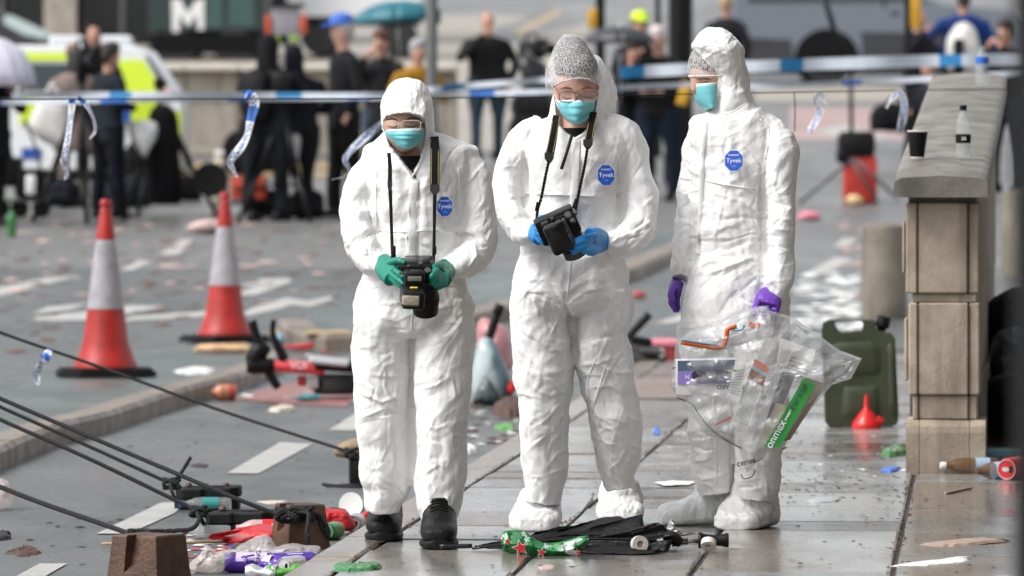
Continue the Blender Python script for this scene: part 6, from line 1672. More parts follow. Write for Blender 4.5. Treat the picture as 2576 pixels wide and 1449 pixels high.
umbrella('teal blue umbrella above the person photographing', 996, 2, 112, 52, 58, cm('teal umbrella cloth', (0.012, 0.13, 0.17), 0.5), R(-4))
umbrella('dark grey umbrella over the police officer', 1560, 66, 92, 42, 56, cm('dark umbrella cloth', (0.035, 0.036, 0.042), 0.45))

# ---- tripods, stands, kit
def tripod(label, px_, foot_py, hgt, spread=.34, head=None, col=M_black, r=.016, rot=0.3, Y=None):
    c = GR(px_, foot_py) if Y is None else Vector((W(px_, 0, Y).x, Y, zroad(Y)))
    r = r * 1.45
    t = thing('tripod', label, 'tripod', c, 'camera tripods')
    top = c + Vector((0, 0, hgt * .82))
    for k in range(3):
        a = rot + k * 2 * math.pi / 3
        f = c + Vector((math.cos(a) * spread, math.sin(a) * spread, 0))
        lg = cord('leg', [top + Vector((math.cos(a) * .04, math.sin(a) * .04, 0)), f.lerp(top, .45)], r * 1.2, col, t, 4, 8, False)
        cord('lower_leg', [f.lerp(top, .47), f], r * .85, col, lg, 4, 8, False)
        cord('brace', [c + Vector((0, 0, hgt * .30)), f.lerp(top, .36)], r * .5, col, lg, 4, 6, False)
    cord('column', [c + Vector((0, 0, hgt * .28)), c + Vector((0, 0, hgt))], r, col, t, 4, 8, False)
    lathe('head', [(.001, hgt - .05), (.05, hgt - .05), (.06, hgt), (.05, hgt + .05), (.001, hgt + .05)], col, t, Matrix.Translation(c), 14)
    return c, hgt
def tvcam(label, c, z, yaw, cover=None, s=1.0):
    b = thing('video_camera', label, 'camera', c + Vector((0, 0, z)), 'press cameras')
    Mx = Matrix.Translation(c + Vector((0, 0, z + .13 * s))) @ Matrix.Rotation(R(yaw), 4, 'Z') @ Matrix.Scale(s, 4)
    m = cover or M_black
    link('camera_body', MB().add(*bbox_vf(.16, .38, .20, .03, Mx, 2)).mesh(), m, b)
    lathe('lens', [(.05, 0), (.055, .02), (.055, .16), (.065, .18), (.065, .26), (.001, .26)], M_black, b, Mx @ TR((0, -.18, .0), (R(90), 0, 0)), 18)
    link('viewfinder', MB().add(*bbox_vf(.07, .14, .07, .012, Mx @ TR((.11, -.05, .09)), 1)).mesh(), M_black, b)
    cord('handle', [Mx @ Vector((0, -.12, .10)), Mx @ Vector((0, -.10, .17)), Mx @ Vector((0, .10, .17)), Mx @ Vector((0, .13, .10))], .014 * s, M_black, b, 12, 8)
c, h = tripod('tall press tripod at far left with wide legs', 205, 560, 1.35, .5, r=.020, rot=.7); tvcam('press camera on the far left tripod', c, h, 20, s=1.1)
c, h = tripod('press tripod hung with a long black rain cover', 402, 545, 1.25, .55, r=.018, rot=.2)
kc = thing('rain_cover', 'long black rain cover hanging from the tripod at left', 'cover', W(408, 500, c.y))
link('cover_cloth', MB().add(*T_([(408, 262, 14, 0, .08), (410, 285, 34, 0, .14), (412, 340, 40, 0, .16), (414, 400, 38, 0, .17), (416, 470, 44, 0, .18), (412, 515, 40, 0, .15)], c.y, level=True)).mesh(), M_shirt, kc)
wb = thing('shopping_bag', 'pale white bag hanging next to the black rain cover', 'bag', W(360, 390, c.y))
link('bag_cloth', MB().add(*pillow_vf([W(x, y, c.y - .2) for x, y in ((322, 312), (345, 302), (392, 308), (396, 340), (372, 394), (358, 392), (328, 350))], .08, 6, .8, .03, 8, n=36)).mesh(), M_card, wb)
tb_ = thing('tote_bag', 'big white tote bag held by the woman in pink', 'bag', W(118, 340, 54))
link('bag_cloth', MB().add(*pillow_vf([W(x, y, 53.6) for x, y in ((96, 250), (130, 232), (160, 240), (182, 300), (176, 370), (130, 366), (74, 322))], .10, 7, .8, .03, 7, n=44)).mesh(), cm('white canvas', (0.62, 0.60, 0.58), 0.7), tb_)
cord('handle', [W(110, 248, 53.6), W(130, 212, 53.6), W(150, 240, 53.6)], .012, M_card, tb_, 12, 6)
c, h = tripod('press tripod in front of the camera operator', 712, 558, 1.15, .42, r=.016, rot=1.2); tvcam('black press camera below the grey screen', c, h, 170)
sc_ = thing('monitor', 'grey screen with orange sides on a stand', 'screen', W(720, 100, 57))
vbox('panel', 684, 18, 756, 88, 57, 56.9, 57.02, cm('grey panel', (0.30, 0.29, 0.32), 0.5), sc_, .01)
vbox('side_pad', 668, 38, 683, 86, 57, 56.88, 57.04, cm('orange pad', (0.55, 0.08, 0.03), 0.6), sc_, .01)
vbox('side_pad', 757, 38, 772, 86, 57, 56.88, 57.04, cm('orange pad', (0.55, 0.08, 0.03), 0.6), sc_, .01)
vbox('housing', 676, 10, 768, 17, 57, 56.86, 57.1, M_black, sc_, .01)
for a in (696, 742):
    vbox('foot', a - 9, 89, a + 9, 106, 57, 56.9, 57.02, cm('lime pad', (0.28, 0.42, 0.03), 0.6), sc_, .008)
cord('stand_pole', [W(720, 90, 57.06), W(720, 395, 57.06)], .018, M_black, sc_, 4, 8, False)
pb = thing('carrier_bag', 'white carrier bag hanging from the tripod centre', 'bag', W(720, 440, 53))
link('bag_film', MB().add(*pillow_vf([W(x, y, 53) for x, y in ((690, 334), (708, 322), (748, 332), (756, 360), (742, 432), (706, 438), (690, 400))], .10, 7, .8, .04, 9, n=40)).mesh(), plastic('white carrier film', 0.85, (0.72, 0.70, 0.71), 0.3, 0.5, 12, 0.1), pb)
rb = thing('kit_bag', 'red orange holdall on a black trolley behind the rear cone', 'bag', GR(625, 545))
Yk = GR(625, 545).y
for (a, b) in ((582, 640), (642, 672)):
    vbox('holdall_part', a, 444, b, 503, Yk, Yk - .15, Yk + .15, cm('orange red fabric', (0.52, 0.065, 0.03), 0.7, var=.2), rb, .03)
cord('strap', [W(590, 474, Yk - .16), W(672, 474, Yk - .16)], .012, M_black, rb, 4, 6, False)
bk = thing('trolley', 'black wheeled trolley piled with dark bags behind the rear cone', 'trolley', GR(620, 552))
vbox('dark_bag', 580, 372, 668, 440, Yk, Yk - .16, Yk + .16, M_shirt, bk, .06)
vbox('platform', 560, 506, 690, 514, Yk, Yk - .2, Yk + .2, M_black, bk, .01)
for a in (530, 668):
    lathe('wheel', [(.10, -.02), (.14, -.025), (.145, 0), (.14, .025), (.10, .02), (.001, .015)], M_rubber, bk, TR(W(a, 512 if a > 600 else 452, Yk), (R(90), 0, 0)) @ Matrix.Scale(1.0 if a > 600 else 1.15, 4), 20)
cord('handle', [W(570, 512, Yk), W(566, 420, Yk), W(572, 400, Yk)], .014, M_black, bk, 8, 6)
bt = thing('mannequin_bottle', 'beige upright bottle-shaped bag with white cap beside the trolley', 'container', GR(548, 520))
bt.name = 'drink_canister'
Yb = GR(548, 520).y
link('body', MB().add(*T_([(552, 388, 10, 0, .04), (552, 402, 13, 0, .05), (552, 415, 20, 0, .08), (550, 470, 26, 0, .10), (546, 515, 22, 0, .09)], Yb, level=True)).mesh(), cm('beige fabric', (0.46, 0.42, 0.32), 0.7), bt)
vbox('cap', 540, 378, 564, 394, Yb, Yb - .05, Yb + .05, M_card, bt, .015)
bgy = thing('equipment_cart', 'dark cart loaded with black kit at the left edge', 'cart', GR(60, 545))
Yc = GR(60, 545).y
vbox('case', -10, 395, 56, 470, Yc, Yc - .2, Yc + .2, M_black, bgy, .04); vbox('case', 40, 425, 112, 500, Yc, Yc - .2, Yc + .2, M_shirt, bgy, .05); vbox('shelf', -10, 500, 116, 508, Yc, Yc - .25, Yc + .25, M_dgrey, bgy, .01)
for a in (2, 50, 104):
    lathe('wheel', [(.05, -.02), (.085, -.025), (.09, 0), (.085, .025), (.05, .02), (.001, .015)], M_rubber, bgy, TR(W(a, 524, Yc - .1), (R(90), 0, 0)), 16)
cord('push_bar', [W(112, 500, Yc), W(92, 380, Yc), W(62, 300, Yc)], .014, M_dgrey, bgy, 10, 6)
vbox('white_sack', 70, 440, 96, 490, Yc, Yc - .26, Yc - .2, M_card, bgy, .03)
gbt = bottle('green glass bottle standing on the road at far left', Matrix.Translation(GR(29, 596)), .26, .042, None, cm('green glass', (0.03, 0.16, 0.04), 0.15), None)
c, h = tripod('press tripod under the black wrapped camera in the middle', 1338, 430, 1.2, .4, r=.016, rot=.5); tvcam('press camera behind the middle person', c, h, 30)
wc = thing('wrapped_camera', 'black plastic wrapped camera with pointed top left of middle head', 'camera', W(1338, 300, 58))
link('wrap', MB().add(*pillow_vf([W(x, y, 57.5) for x, y in ((1302, 150), (1318, 138), (1325, 120), (1342, 142), (1372, 160), (1388, 210), (1392, 300), (1340, 305), (1290, 290), (1286, 250), (1312, 215))], .14, 7, .8, .05, 7, n=50)).mesh(), cm('black bin liner', (0.010, 0.010, 0.012), 0.3), wc)
cc_ = thing('wrapped_camera', 'white plastic covered camera with dark front at upper right', 'camera', W(2420, 190, 56))
link('wrap', MB().add(*pillow_vf([W(x, y, 56) for x, y in ((2384, 180), (2380, 110), (2398, 70), (2430, 54), (2456, 80), (2466, 130), (2468, 190))], .14, 7, .8, .05, 7, n=44)).mesh(), plastic('cloudy film', 0.85, (0.70, 0.69, 0.64), 0.3, 0.5, 9, 0.1), cc_)
vbox('dark_front', 2398, 98, 2424, 188, 55.85, 55.78, 55.88, M_black, cc_, .03)
# red trolley with tripod, right of the right-hand person
rt = thing('red_bin', 'red plastic tub with black bag on top right of the white suits', 'tub', GR(2160, 512))
Yr = GR(2160, 512).y
vbox('tub', 2122, 392, 2204, 510, Yr, Yr - .16, Yr + .16, cm('red tub plastic', (0.50, 0.035, 0.02), 0.5), rt, .03)
vbox('black_bag', 2108, 330, 2200, 396, Yr, Yr - .2, Yr + .2, M_black, rt, .06); vbox('black_bag', 2104, 372, 2136, 412, Yr - .1, Yr - .2, Yr, M_black, rt, .04)
lst = thing('light_stand', 'black folding light stand leaning over the red tub', 'stand', GR(2165, 512))
cord('upper_tube', [W(2066, -30, Yr), W(2100, 80, Yr), W(2140, 178, Yr)], .03, M_black, lst, 4, 8, False)
cord('column', [W(2140, 170, Yr), W(2142, 345, Yr)], .022, M_black, lst, 4, 8, False)
for p, q in (((2140, 400), (2208, 512)), ((2146, 400), (2010, 512)), ((2150, 400), (2260, 500))):
    cord('leg', [W(*p, Yr - .22), W(*q, Yr - .3)], .016, M_dgrey, lst, 4, 8, False)
ta = thing('takeaway_cup', 'yellow and white crushed cup by the red tub', 'cup', GR(2146, 520))
link('crushed_card', MB().add(*pillow_vf([W(x, y, Yr - .5) for x, y in ((2126, 500), (2140, 490), (2160, 492), (2172, 505), (2160, 516), (2136, 516))], .05, 5, .8, .02, 20, n=24)).mesh(), cm('yellow white card', (0.62, 0.45, 0.22), 0.6, var=.4, vscale=5), ta)

for k, (x, y, w_, h_, lb) in enumerate(((318, 520, 46, 66, 'black kit bag between navy man and rain cover'), (352, 452, 40, 70, 'dark rucksack hanging on tripod left of the rain cover'), (455, 505, 40, 52, 'black kit bag right of the long rain cover'), (150, 520, 40, 60, 'dark grey kit bag beside the pink coated woman'), (770, 548, 36, 60, 'black kit case on the road right of carrier bag'), (640, 430, 60, 90, 'heap of black camera bags above the red holdall'), (1345, 380, 50, 90, 'black kit bag under the wrapped camera'), (2250, 330, 46, 60, 'dark bag between red tub and stone wall'))):
    w_ *= 1.3; h_ *= 1.15
    Yq = GR(x, max(y, 420)).y - .3
    t_ = thing('kit_bag', lb, 'bag', W(x, y, Yq), 'black kit bags of the press')
    v_, f_ = pillow_vf([W(x + a * w_, y - b * h_, Yq) for a, b in ((-1, 0), (-1.05, .5), (-.8, .9), (-.2, 1.05), (.5, 1), (.95, .8), (1, .3), (.9, 0))], .14, 6, .9, .06, 8, n=40)
    link('bag_cloth', MB().add(v_, f_).mesh(), M_shirt if k % 3 else cm('cloth navy kit', (.012, .016, .026)), t_)
    cord('strap', [W(x - w_ * .5, y - h_ * .9, Yq - .12), W(x, y - h_ * 1.25, Yq - .05), W(x + w_ * .5, y - h_ * .9, Yq - .12)], .014, M_webbing, t_, 10, 6)
# ---- traffic light posts behind the police officer
def signal(label, px_, w_, Y, yellow=None):
    t = thing('signal_post', label, 'post', Vector((W(px_, 0, Y).x, Y, zroad(Y))), 'black signal posts')
    r = w_ / 2 / F * Y
    lathe('post', [(r, 0), (r, 4), (.001, 4)], M_black, t, Matrix.Translation(Vector((W(px_, 0, Y).x, Y, zroad(Y)))), 16)
    lathe('foot', [(r * 1.4, 0), (r * 1.4, .3), (r, .34)], M_black, t, Matrix.Translation(Vector((W(px_, 0, Y).x, Y, zroad(Y)))), 16)
    if yellow:
        vbox('push_button_box', *yellow, Y, Y - r - .08, Y - r, cm('yellow box', (0.55, 0.30, 0.02), 0.5), t, .015)
signal('thin black signal post with yellow box left of the umbrella', 1510, 24, 62, (1478, 22, 1502, 72))
signal('thick black signal post behind the right hooded head', 1712, 62, 60)
signal('black signal post with tall yellow panel at upper right', 2284, 18, 62, (2290, -30, 2316, 72))
signal('slim black post between umbrella and thick post', 1655, 14, 66)
yl = thing('lanyard_card', 'yellow hi-vis card hanging beside the right person', 'card', W(1720, 240, 55))
vbox('card', 1706, 205, 1734, 266, 55, 54.9, 54.94, cm('yellow box', (0.55, 0.30, 0.02), 0.5), yl, .008, (0, R(15), 0))
cord('cord', [W(1700, 150, 55), W(1716, 208, 55)], .006, M_black, yl, 4, 6, False)

# ---- vehicles
M_tyre = mat('tyre', (0.018, 0.018, 0.018), 0.7)
M_rim = mat('alloy rim', (0.20, 0.20, 0.21), 0.35, 0.7)
M_glass = mat('car glass', (0.03, 0.04, 0.045), 0.06)
def vehicle(name, label, cat_, prof, Y, width, paint, windows=(), wheels=(), wr=.34, zb=None):
    """side outline given in photo pixels at the near side; extruded away from the viewer with a tucked-in roof"""
    P = [W(x, y, Y) for x, y in prof]
    t = thing(name, label, cat_, Vector((sum(p.x for p in P) / len(P), Y, zroad(Y))))
    zs = [p.z for p in P]; z0, z1 = min(zs), max(zs); n = len(P)
    V = []
    for u in (0, .06, .5, .94, 1):
        for p in P:
            s = (p.z - z0) / (z1 - z0); tuck = .18 * max(0, s - .5) / .5
            yy = tuck + (width - 2 * tuck) * u
            shr = .05 if u in (0, 1) else 0
            cx_ = sum(q.x for q in P) / n; cz = (z0 + z1) / 2
            V.append(Vector((p.x + (cx_ - p.x) * shr * .3, Y + yy, p.z + (cz - p.z) * shr)))
    f = [(i * n + j, i * n + (j + 1) % n, (i + 1) * n + (j + 1) % n, (i + 1) * n + j) for i in range(4) for j in range(n)] + [tuple(range(n))[::-1], tuple(4 * n + j for j in range(n))]
    me = mesh_from(V, f, True); me.set_sharp_from_angle(angle=R(40))
    link('body', me, paint, t)
    def proud(y): 
        zz = W(0, y, Y).z; s = (zz - z0) / (z1 - z0); return .18 * max(0, s - .5) / .5 - .012
    for nm, poly, m in windows:
        v = [W(x, y, Y) + Vector((0, proud(y), 0)) for x, y in poly] + [W(x, y, Y) + Vector((0, proud(y) + .03, 0)) for x, y in poly]
        k = len(poly)
        link(nm, mesh_from(v, [tuple(range(k)), tuple(range(k, 2 * k))[::-1]] + [(i, k + i, k + (i + 1) % k, (i + 1) % k) for i in range(k)], False), m, t)
    for (x, y) in wheels:
        for yy in (.10, width - .10):
            cw_ = W(x, y, Y) + Vector((0, yy, 0))
            w_ = lathe('wheel', [(wr * .6, -.11), (wr * .95, -.11), (wr, -.08), (wr, .08), (wr * .95, .11), (wr * .6, .11)], M_tyre, t, TR(cw_, (R(90), 0, 0)), 28)
            lathe('rim', [(.001, .09), (.05, .10), (wr * .35, .08), (wr * .58, .10), (wr * .64, .06)], M_rim, w_, TR(cw_, (R(90), 0, 0)), 20)
    return t
YEL = cm('police yellow', (0.52, 0.66, 0.02), 0.45, var=.03); PB = cm('police blue', (0.02, 0.08, 0.36), 0.4); WH = cm('white car paint', (0.66, 0.67, 0.68), 0.3, var=.03)
def q4(x0, y0, x1, y1): return [(x0, y0), (x1, y0), (x1, y1), (x0, y1)]
pc = vehicle('police_car', 'white police vehicle with yellow squares behind the people at left', 'car',
    [(-420, 432), (-440, 300), (-420, 150), (-340, 112), (330, 112), (368, 124), (428, 214), (452, 250), (458, 330), (456, 410), (440, 432)], 60.7, 1.85, WH,
    [('window', [(60, 160), (168, 160), (168, 226), (60, 226)], M_glass), ('window', [(176, 160), (286, 160), (286, 226), (176, 226)], M_glass), ('windscreen', [(362, 140), (372, 140), (424, 214), (406, 214)], M_glass),
     ('yellow_band', q4(-200, 132, 205, 152), YEL), ('yellow_square', [(298, 150), (358, 150), (408, 224), (424, 246), (298, 246)], YEL), ('yellow_square', q4(50, 240, 112, 312), YEL), ('blue_square', q4(112, 240, 180, 312), PB), ('yellow_square', q4(330, 256, 400, 306), YEL),
     ('blue_square', q4(262, 256, 329, 306), PB), ('blue_lettering_block', q4(54, 372, 104, 400), PB), ('indicator', q4(408, 226, 428, 246), cm('orange lamp', (0.6, 0.16, 0.06), .3)), ('headlight', q4(430, 262, 452, 290), cm('lamp glass', (0.6, 0.62, 0.64), .1)), ('yellow_square', q4(440, 280, 456, 340), YEL)],
    [(-250, 405), (372, 405)], .28)
obox('light_bar', W(230, 104, 61.6), (.9, .3, .12), cm('lamp glass', (0.6, 0.62, 0.64), .1), pc, .03)
GREY = cm('grey blue car paint', (0.13, 0.15, 0.18), 0.25, var=.05); GREYD = cm('dark grey car trim', (0.035, 0.037, 0.042), 0.4)
Ys = 2.988 / (-.01237 + .045)
vehicle('parked_car', 'large grey car parked side-on behind the broad tape', 'car', [(1842, 186), (1836, 60), (1850, -20), (1900, -52), (2250, -56), (2370, 8), (2560, 26), (2600, 70), (2600, 186)], Ys, 1.9, GREY,
    [('lower_panel', [(1846, 92), (1990, 100), (2000, 186), (1846, 186)], GREYD), ('lower_panel', [(2166, 80), (2380, 84), (2400, 178), (2172, 178)], GREYD), ('wheel_arch', [(2080 + 82 * math.cos(a), 150 - 78 * math.sin(a)) for a in np.linspace(-.45, math.pi + .45, 20)], M_shirt), ('door_seam', q4(2222, 0, 2228, 170), M_shirt), ('window', [(1890, -40), (2230, -46), (2330, 2), (1880, 6)], M_glass), ('door_handle', q4(2240, 30, 2262, 36), M_shirt)],
    [(2080, 152), (2500, 152)], .41)
YT = 105.0
trk = vehicle('refuse_truck', 'dark green lorry with white emblem at the top left', 'truck', [(372, 86), (372, -300), (668, -300), (668, 86)], YT, 2.5, cm('dark green paint', (0.012, 0.030, 0.026), 0.35),
    [('door_panel', q4(520, -40, 560, 70), cm('green panel', (0.04, 0.09, 0.08), .35)), ('door_panel', q4(575, -40, 640, 66), cm('green panel', (0.04, 0.09, 0.08), .35)), ('emblem', [(434, 80), (432, 0), (452, -6), (472, 34), (490, 4), (513, -6), (513, 74), (497, 74), (495, 36), (473, 68), (452, 36), (451, 80)], M_card), ('chassis', q4(376, 86, 664, 136), M_shirt)],
    [(440, 126), (590, 122)], .38)
van = vehicle('white_van', 'white van parked far back above the blue cap', 'van', [(752, 62), (752, -150), (1010, -150), (1050, -60), (1060, 62)], 106, 2.0, WH,
    [('dark_skirt', q4(754, 42, 1056, 62), M_shirt), ('window', q4(900, -110, 1000, -50), M_glass)], [(806, 92), (1000, 92)], .36)
cs = vehicle('parked_car', 'dark car with sloping windscreen behind the police vehicle', 'car', [(-120, 120), (-120, 20), (-60, -20), (0, 34), (150, 96), (160, 120)], 92, 1.8, cm('dark car paint', (0.02, 0.021, 0.024), .25),
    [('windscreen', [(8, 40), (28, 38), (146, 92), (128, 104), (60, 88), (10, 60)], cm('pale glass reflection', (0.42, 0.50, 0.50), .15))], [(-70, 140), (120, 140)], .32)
lp = thing('bollard_post', 'thin black street post behind the police vehicle', 'post', Vector((W(203, 0, 80).x, 80, zroad(80))))
cord('shaft', [Vector((W(203, 0, 80).x, 80, zroad(80))), Vector((W(203, 0, 80).x, 80, zroad(80) + 5))], .055, M_black, lp, 4, 10, False)
cord('finial', [Vector((W(203, 0, 80).x, 80, zroad(80))), Vector((W(203, 0, 80).x, 80, zroad(80) + .4))], .08, M_black, lp, 4, 10, False)
# ------------------------------------------------------------------ litter and small things on the ground
def gpil(name, label, cat_, poly, m, th=.02, plane='pave', crump=.012, cf=28, part='sheet', n=40, group=None, dz=0.0):
    g = (lambda x, y: G(x, y, dz)) if plane == 'pave' else (lambda x, y: GR(x, y, dz))
    P = [g(x, y) for x, y in poly]
    c = sum(P, Vector()) / len(P)
    t = thing(name, label, cat_, c, group)
    rj = np.random.default_rng(int(poly[0][0] * 7 + poly[0][1]))
    sz = max((p - c).length for p in P)
    Pd = [a.lerp(b, q / 5) + Vector((*rj.normal(0, sz * .025, 2), 0)) for a, b in zip(P, P[1:] + P[:1]) for q in range(5)]
    v, f = pillow_vf(Pd, th, 7, .0, crump, cf, flat=True)
    v = [(p[0], p[1], max(p[2], c.z - .001 if plane == 'pave' else p[2])) for p in v]
    link(part, MB().add(v, f).mesh(False), m, t)
    return t
def upright(name, label, cat_, poly, Y, m, th=.05, crump=.02, cf=14, part='film', n=44, rings=8):
    t = thing(name, label, cat_, W(*poly[0], Y))
    v, f = pillow_vf([W(x, y, Y) for x, y in poly], th, rings, .8, crump, cf, n=n)
    link(part, MB().add(v, f).mesh(True, 22), m, t)
    return t
def can(label, px_, py_, plane, yaw, h=.165, r=.033, col=None, band=None, lift=None, roll=0.0, group='drinks cans in the litter', pitch=0.0, crush=0.0, words=None):
    c = (G if plane == 'pave' else GR)(px_, py_)
    t = thing('drinks_can', label, 'can', c, group)
    Mx = Matrix.Translation(c + Vector((0, 0, r))) @ Matrix.Rotation(R(yaw), 4, 'Z') @ Matrix.Rotation(R(pitch), 4, 'Y') @ Matrix.Rotation(R(90), 4, 'Y') @ Matrix.Rotation(roll, 4, 'Z')
    def lt(nm, pr, m, par):
        v, f = lathe_vf(pr, 30, None)
        A = np.array([tuple(p) for p in v])
        if crush:
            k = 1 - crush * np.exp(-((A[:, 2]) / (h * .22)) ** 2)
            A[:, 0] *= k; A[:, 1] += (1 - k) * .01 * np.sign(A[:, 1]); q = np.stack([perlin(A * 45 + 3 + px_), perlin(A * 45 + 9 + px_)], 1) * .014 * crush
            A[:, :2] += q
        return link(nm, MB().add([Mx @ Vector(p) for p in A], f).mesh(True, 40), m, par)
    zz = np.linspace(-h / 2 + .014, h / 2 - .016, 14)
    lt('can_wall', [(r * .8, -h / 2), (r * .97, -h / 2 + .008)] + [(r, z) for z in zz] + [(r * .86, h / 2 - .004)], col, t)
    lid = lt('lid', [(.001, h / 2 - .005), (r * .70, h / 2 - .005), (r * .74, h / 2 - .008), (r * .80, h / 2), (r * .87, h / 2), (r * .87, h / 2 - .005)], M_metal, t)
    lt('bottom', [(r * .82, -h / 2), (r * .78, -h / 2 - .002), (r * .70, -h / 2 + .006), (.001, -h / 2 + .012)], M_metal, t)
    ov = [(r * .30 * math.cos(a), r * .36 + r * .22 * math.sin(a)) for a in np.linspace(0, 6.28, 16, endpoint=False)]
    link('drinking_hole', MB().add(*prism_vf(ov, .001, Mx @ Matrix.Translation((0, 0, h / 2 - .0048)))).mesh(False), M_black, lid)
    tabp = [(r * .20 * math.cos(a), -r * .10 + r * .36 * math.sin(a)) for a in np.linspace(0, 6.28, 14, endpoint=False)]
    link('ring_pull', MB().add(*prism_vf(tabp, .002, Mx @ Matrix.Translation((0, 0, h / 2 - .0038)))).mesh(False), M_metal, lid)
    if band:
        a0, a1, z0, z1, m = band
        V = []
        for i in range(13):
            a = a0 + (a1 - a0) * i / 12
            for z in (z0, z1):
                V.append(Mx @ Vector((r * 1.015 * math.cos(a), r * 1.015 * math.sin(a), z)))
        link('printed_panel', mesh_from(V, [(2 * i, 2 * i + 1, 2 * i + 3, 2 * i + 2) for i in range(12)]), m, t)
    return t, Mx
M_purple = mat('purple can paint', (0.10, 0.04, 0.36), 0.25, 0.3, var=.12); M_lav = mat('pale lavender print', (0.55, 0.48, 0.70), 0.35)
M_silver = mat('silver can paint', (0.55, 0.55, 0.56), 0.3, 0.6, var=.12); M_gcan = mat('green can paint', (0.02, 0.20, 0.045), 0.25, 0.2, var=.2)
t, Mx = can('purple drinks can with lavender panel lying beside the kerb', 628, 1441, 'road', 176, col=M_purple, band=(math.pi * .56, math.pi * 1.36, -.058, .042, M_lav))
def on_can(s, ang, z, size, m, rotz=0):
    r = .0342
    p = Mx @ Vector((r * math.cos(ang), r * math.sin(ang), z)); return p
cw0 = GR(628, 1441)
fig = thing  # emblem and lettering of the can
for (a, b, w_) in (((620, 1401), (621, 1430), .0035), ((607, 1402), (640, 1396), .003), ((621, 1409), (640, 1412), .0028), ((612, 1398), (620, 1404), .003)):
    cord('printed_emblem', [W(a[0], a[1], cw0.y - .036), W(b[0], b[1], cw0.y - .036)], w_, M_purple, t, 4, 6, False)
text('lettering', 'STRONG', Matrix.Translation(W(650, 1414, cw0.y - .0365)) @ Matrix.Rotation(R(-88), 4, 'Y') @ FACE, .019, mat('dark purple print', (0.05, 0.02, 0.12), .4), t, .0006)
can('crumpled purple and silver can between the two purple cans', 676, 1442, 'road', 150, .12, .030, col=M_purple, crush=.55, band=(0, 6.3, -.02, .01, M_lav))
can('purple can with its open end turned to the kerb end', 735, 1440, 'road', 215, col=M_purple, band=(0, 6.3, -.03, .03, M_lav))
can('silver can end at the foot of the kerb stone', 735, 1445, 'road', 235, .10, .030, col=M_silver)
can('silver can with its ring pull facing the viewer by the boot', 893, 1338, 'road', 262, .115, .033, col=M_silver)
can('green and silver can half hidden by the kerb', 834, 1358, 'road', 250, .115, .031, col=M_gcan)
can('crushed bright green can at the bottom edge', 715, 1462, 'road', 190, .12, .028, col=mat('lime can', (0.07, 0.30, 0.03), .35), crush=.6)
can('silver can flattened at the bottom edge of the road', 660, 1462, 'road', 160, .10, .028, col=M_silver, crush=.5)
def lying(label, px_, py_, plane, yaw, h, r, cap, body, lab, labz, **k):
    c = (G if plane == 'pave' else GR)(px_, py_)
    return bottle(label, Matrix.Translation(c + Vector((0, 0, r))) @ Matrix.Rotation(R(yaw), 4, 'Z') @ Matrix.Rotation(R(90), 4, 'Y') @ Matrix.Translation((0, 0, -h / 2)), h, r, cap, body, lab, labz, **k)
lying('small clear bottle with black cap touching the purple can', 548, 1436, 'road', 178, .13, .024, M_black, M_pet, mat('green drink label', (0.10, 0.35, 0.12), .4), (.3, .5))
b_ = lying('clear bottle with red label lying by the wrapped iron block', 655, 1352, 'road', 180, .20, .032, None, M_petpink, M_redp, (.10, .46))
text('lettering', 'Coca', Matrix.Translation(W(683, 1334, GR(655, 1352).y - .034)) @ Matrix.Rotation(R(-80), 4, 'Y') @ FACE, .024, M_print, b_, .0008)
lying('crushed clear bottle with blue cap in front of rubber weights', 516, 1285, 'road', 182, .20, .026, M_blue, M_pet, mat('teal red label', (0.03, 0.25, 0.24), .4), (.25, .55))
lying('clear plastic bottle with grey end beside the red flag stick', 520, 1352, 'road', 178, .17, .022, mat('dull red cap', (0.2, 0.05, 0.05), .5), M_pet, None, (.2, .4))
M_pbag = plastic('thin pinkish bag film', 0.66, (0.72, 0.62, 0.59), 0.3, 0.7, 26, 0.2); M_cbag = plastic('thin clear bag film', 0.50, (0.76, 0.73, 0.71), 0.22, 0.7, 22, 0.2)
upright('plastic_bag', 'crumpled pinkish plastic bag at the lower left of the litter', 'plastic bag', [(471, 1436), (482, 1408), (505, 1390), (515, 1374), (530, 1378), (545, 1386), (580, 1382), (592, 1400), (570, 1430), (540, 1442)], GR(530, 1442).y, M_pbag, .06, .05, 18)
upright('plastic_bag', 'clear crumpled bag behind the purple cans', 'plastic bag', [(584, 1400), (600, 1370), (640, 1352), (672, 1350), (690, 1368), (700, 1388), (660, 1412), (610, 1412)], GR(640, 1418).y, M_cbag, .06, .05, 16)
upright('plastic_bag', 'wide clear bag against the kerb below the iron block', 'plastic bag', [(676, 1400), (690, 1376), (740, 1368), (796, 1372), (803, 1384), (776, 1402), (720, 1412)], GR(740, 1418).y, M_cbag, .06, .045, 16)
upright('plastic_bag', 'white and pink bag cut by the left edge', 'plastic bag', [(-40, 1280), (-40, 1220), (-5, 1205), (22, 1214), (35, 1240), (30, 1268), (0, 1280)], GR(0, 1282).y, M_pbag, .10, .03, 12)
fl = thing('flag', 'red cloth flag with a wooden stick lying on the road', 'flag', GR(500, 1358))
cord('stick', [GR(255, 1368, .012), GR(480, 1364, .02), GR(560, 1362, .02)], .006, mat('pale wood stick', (0.33, 0.22, 0.13), .6, bmp=.3), fl, 10, 8)
link('cloth', MB().add(*pillow_vf([GR(x, y, dz) for x, y, dz in ((520, 1352, .03), (560, 1346, .035), (604, 1332, .05), (690, 1322, .05), (700, 1346, .04), (640, 1352, .03), (596, 1366, .01), (560, 1364, .01))], .02, 6, .2, .02, 22, n=40, flat=True)).mesh(), M_red, fl)
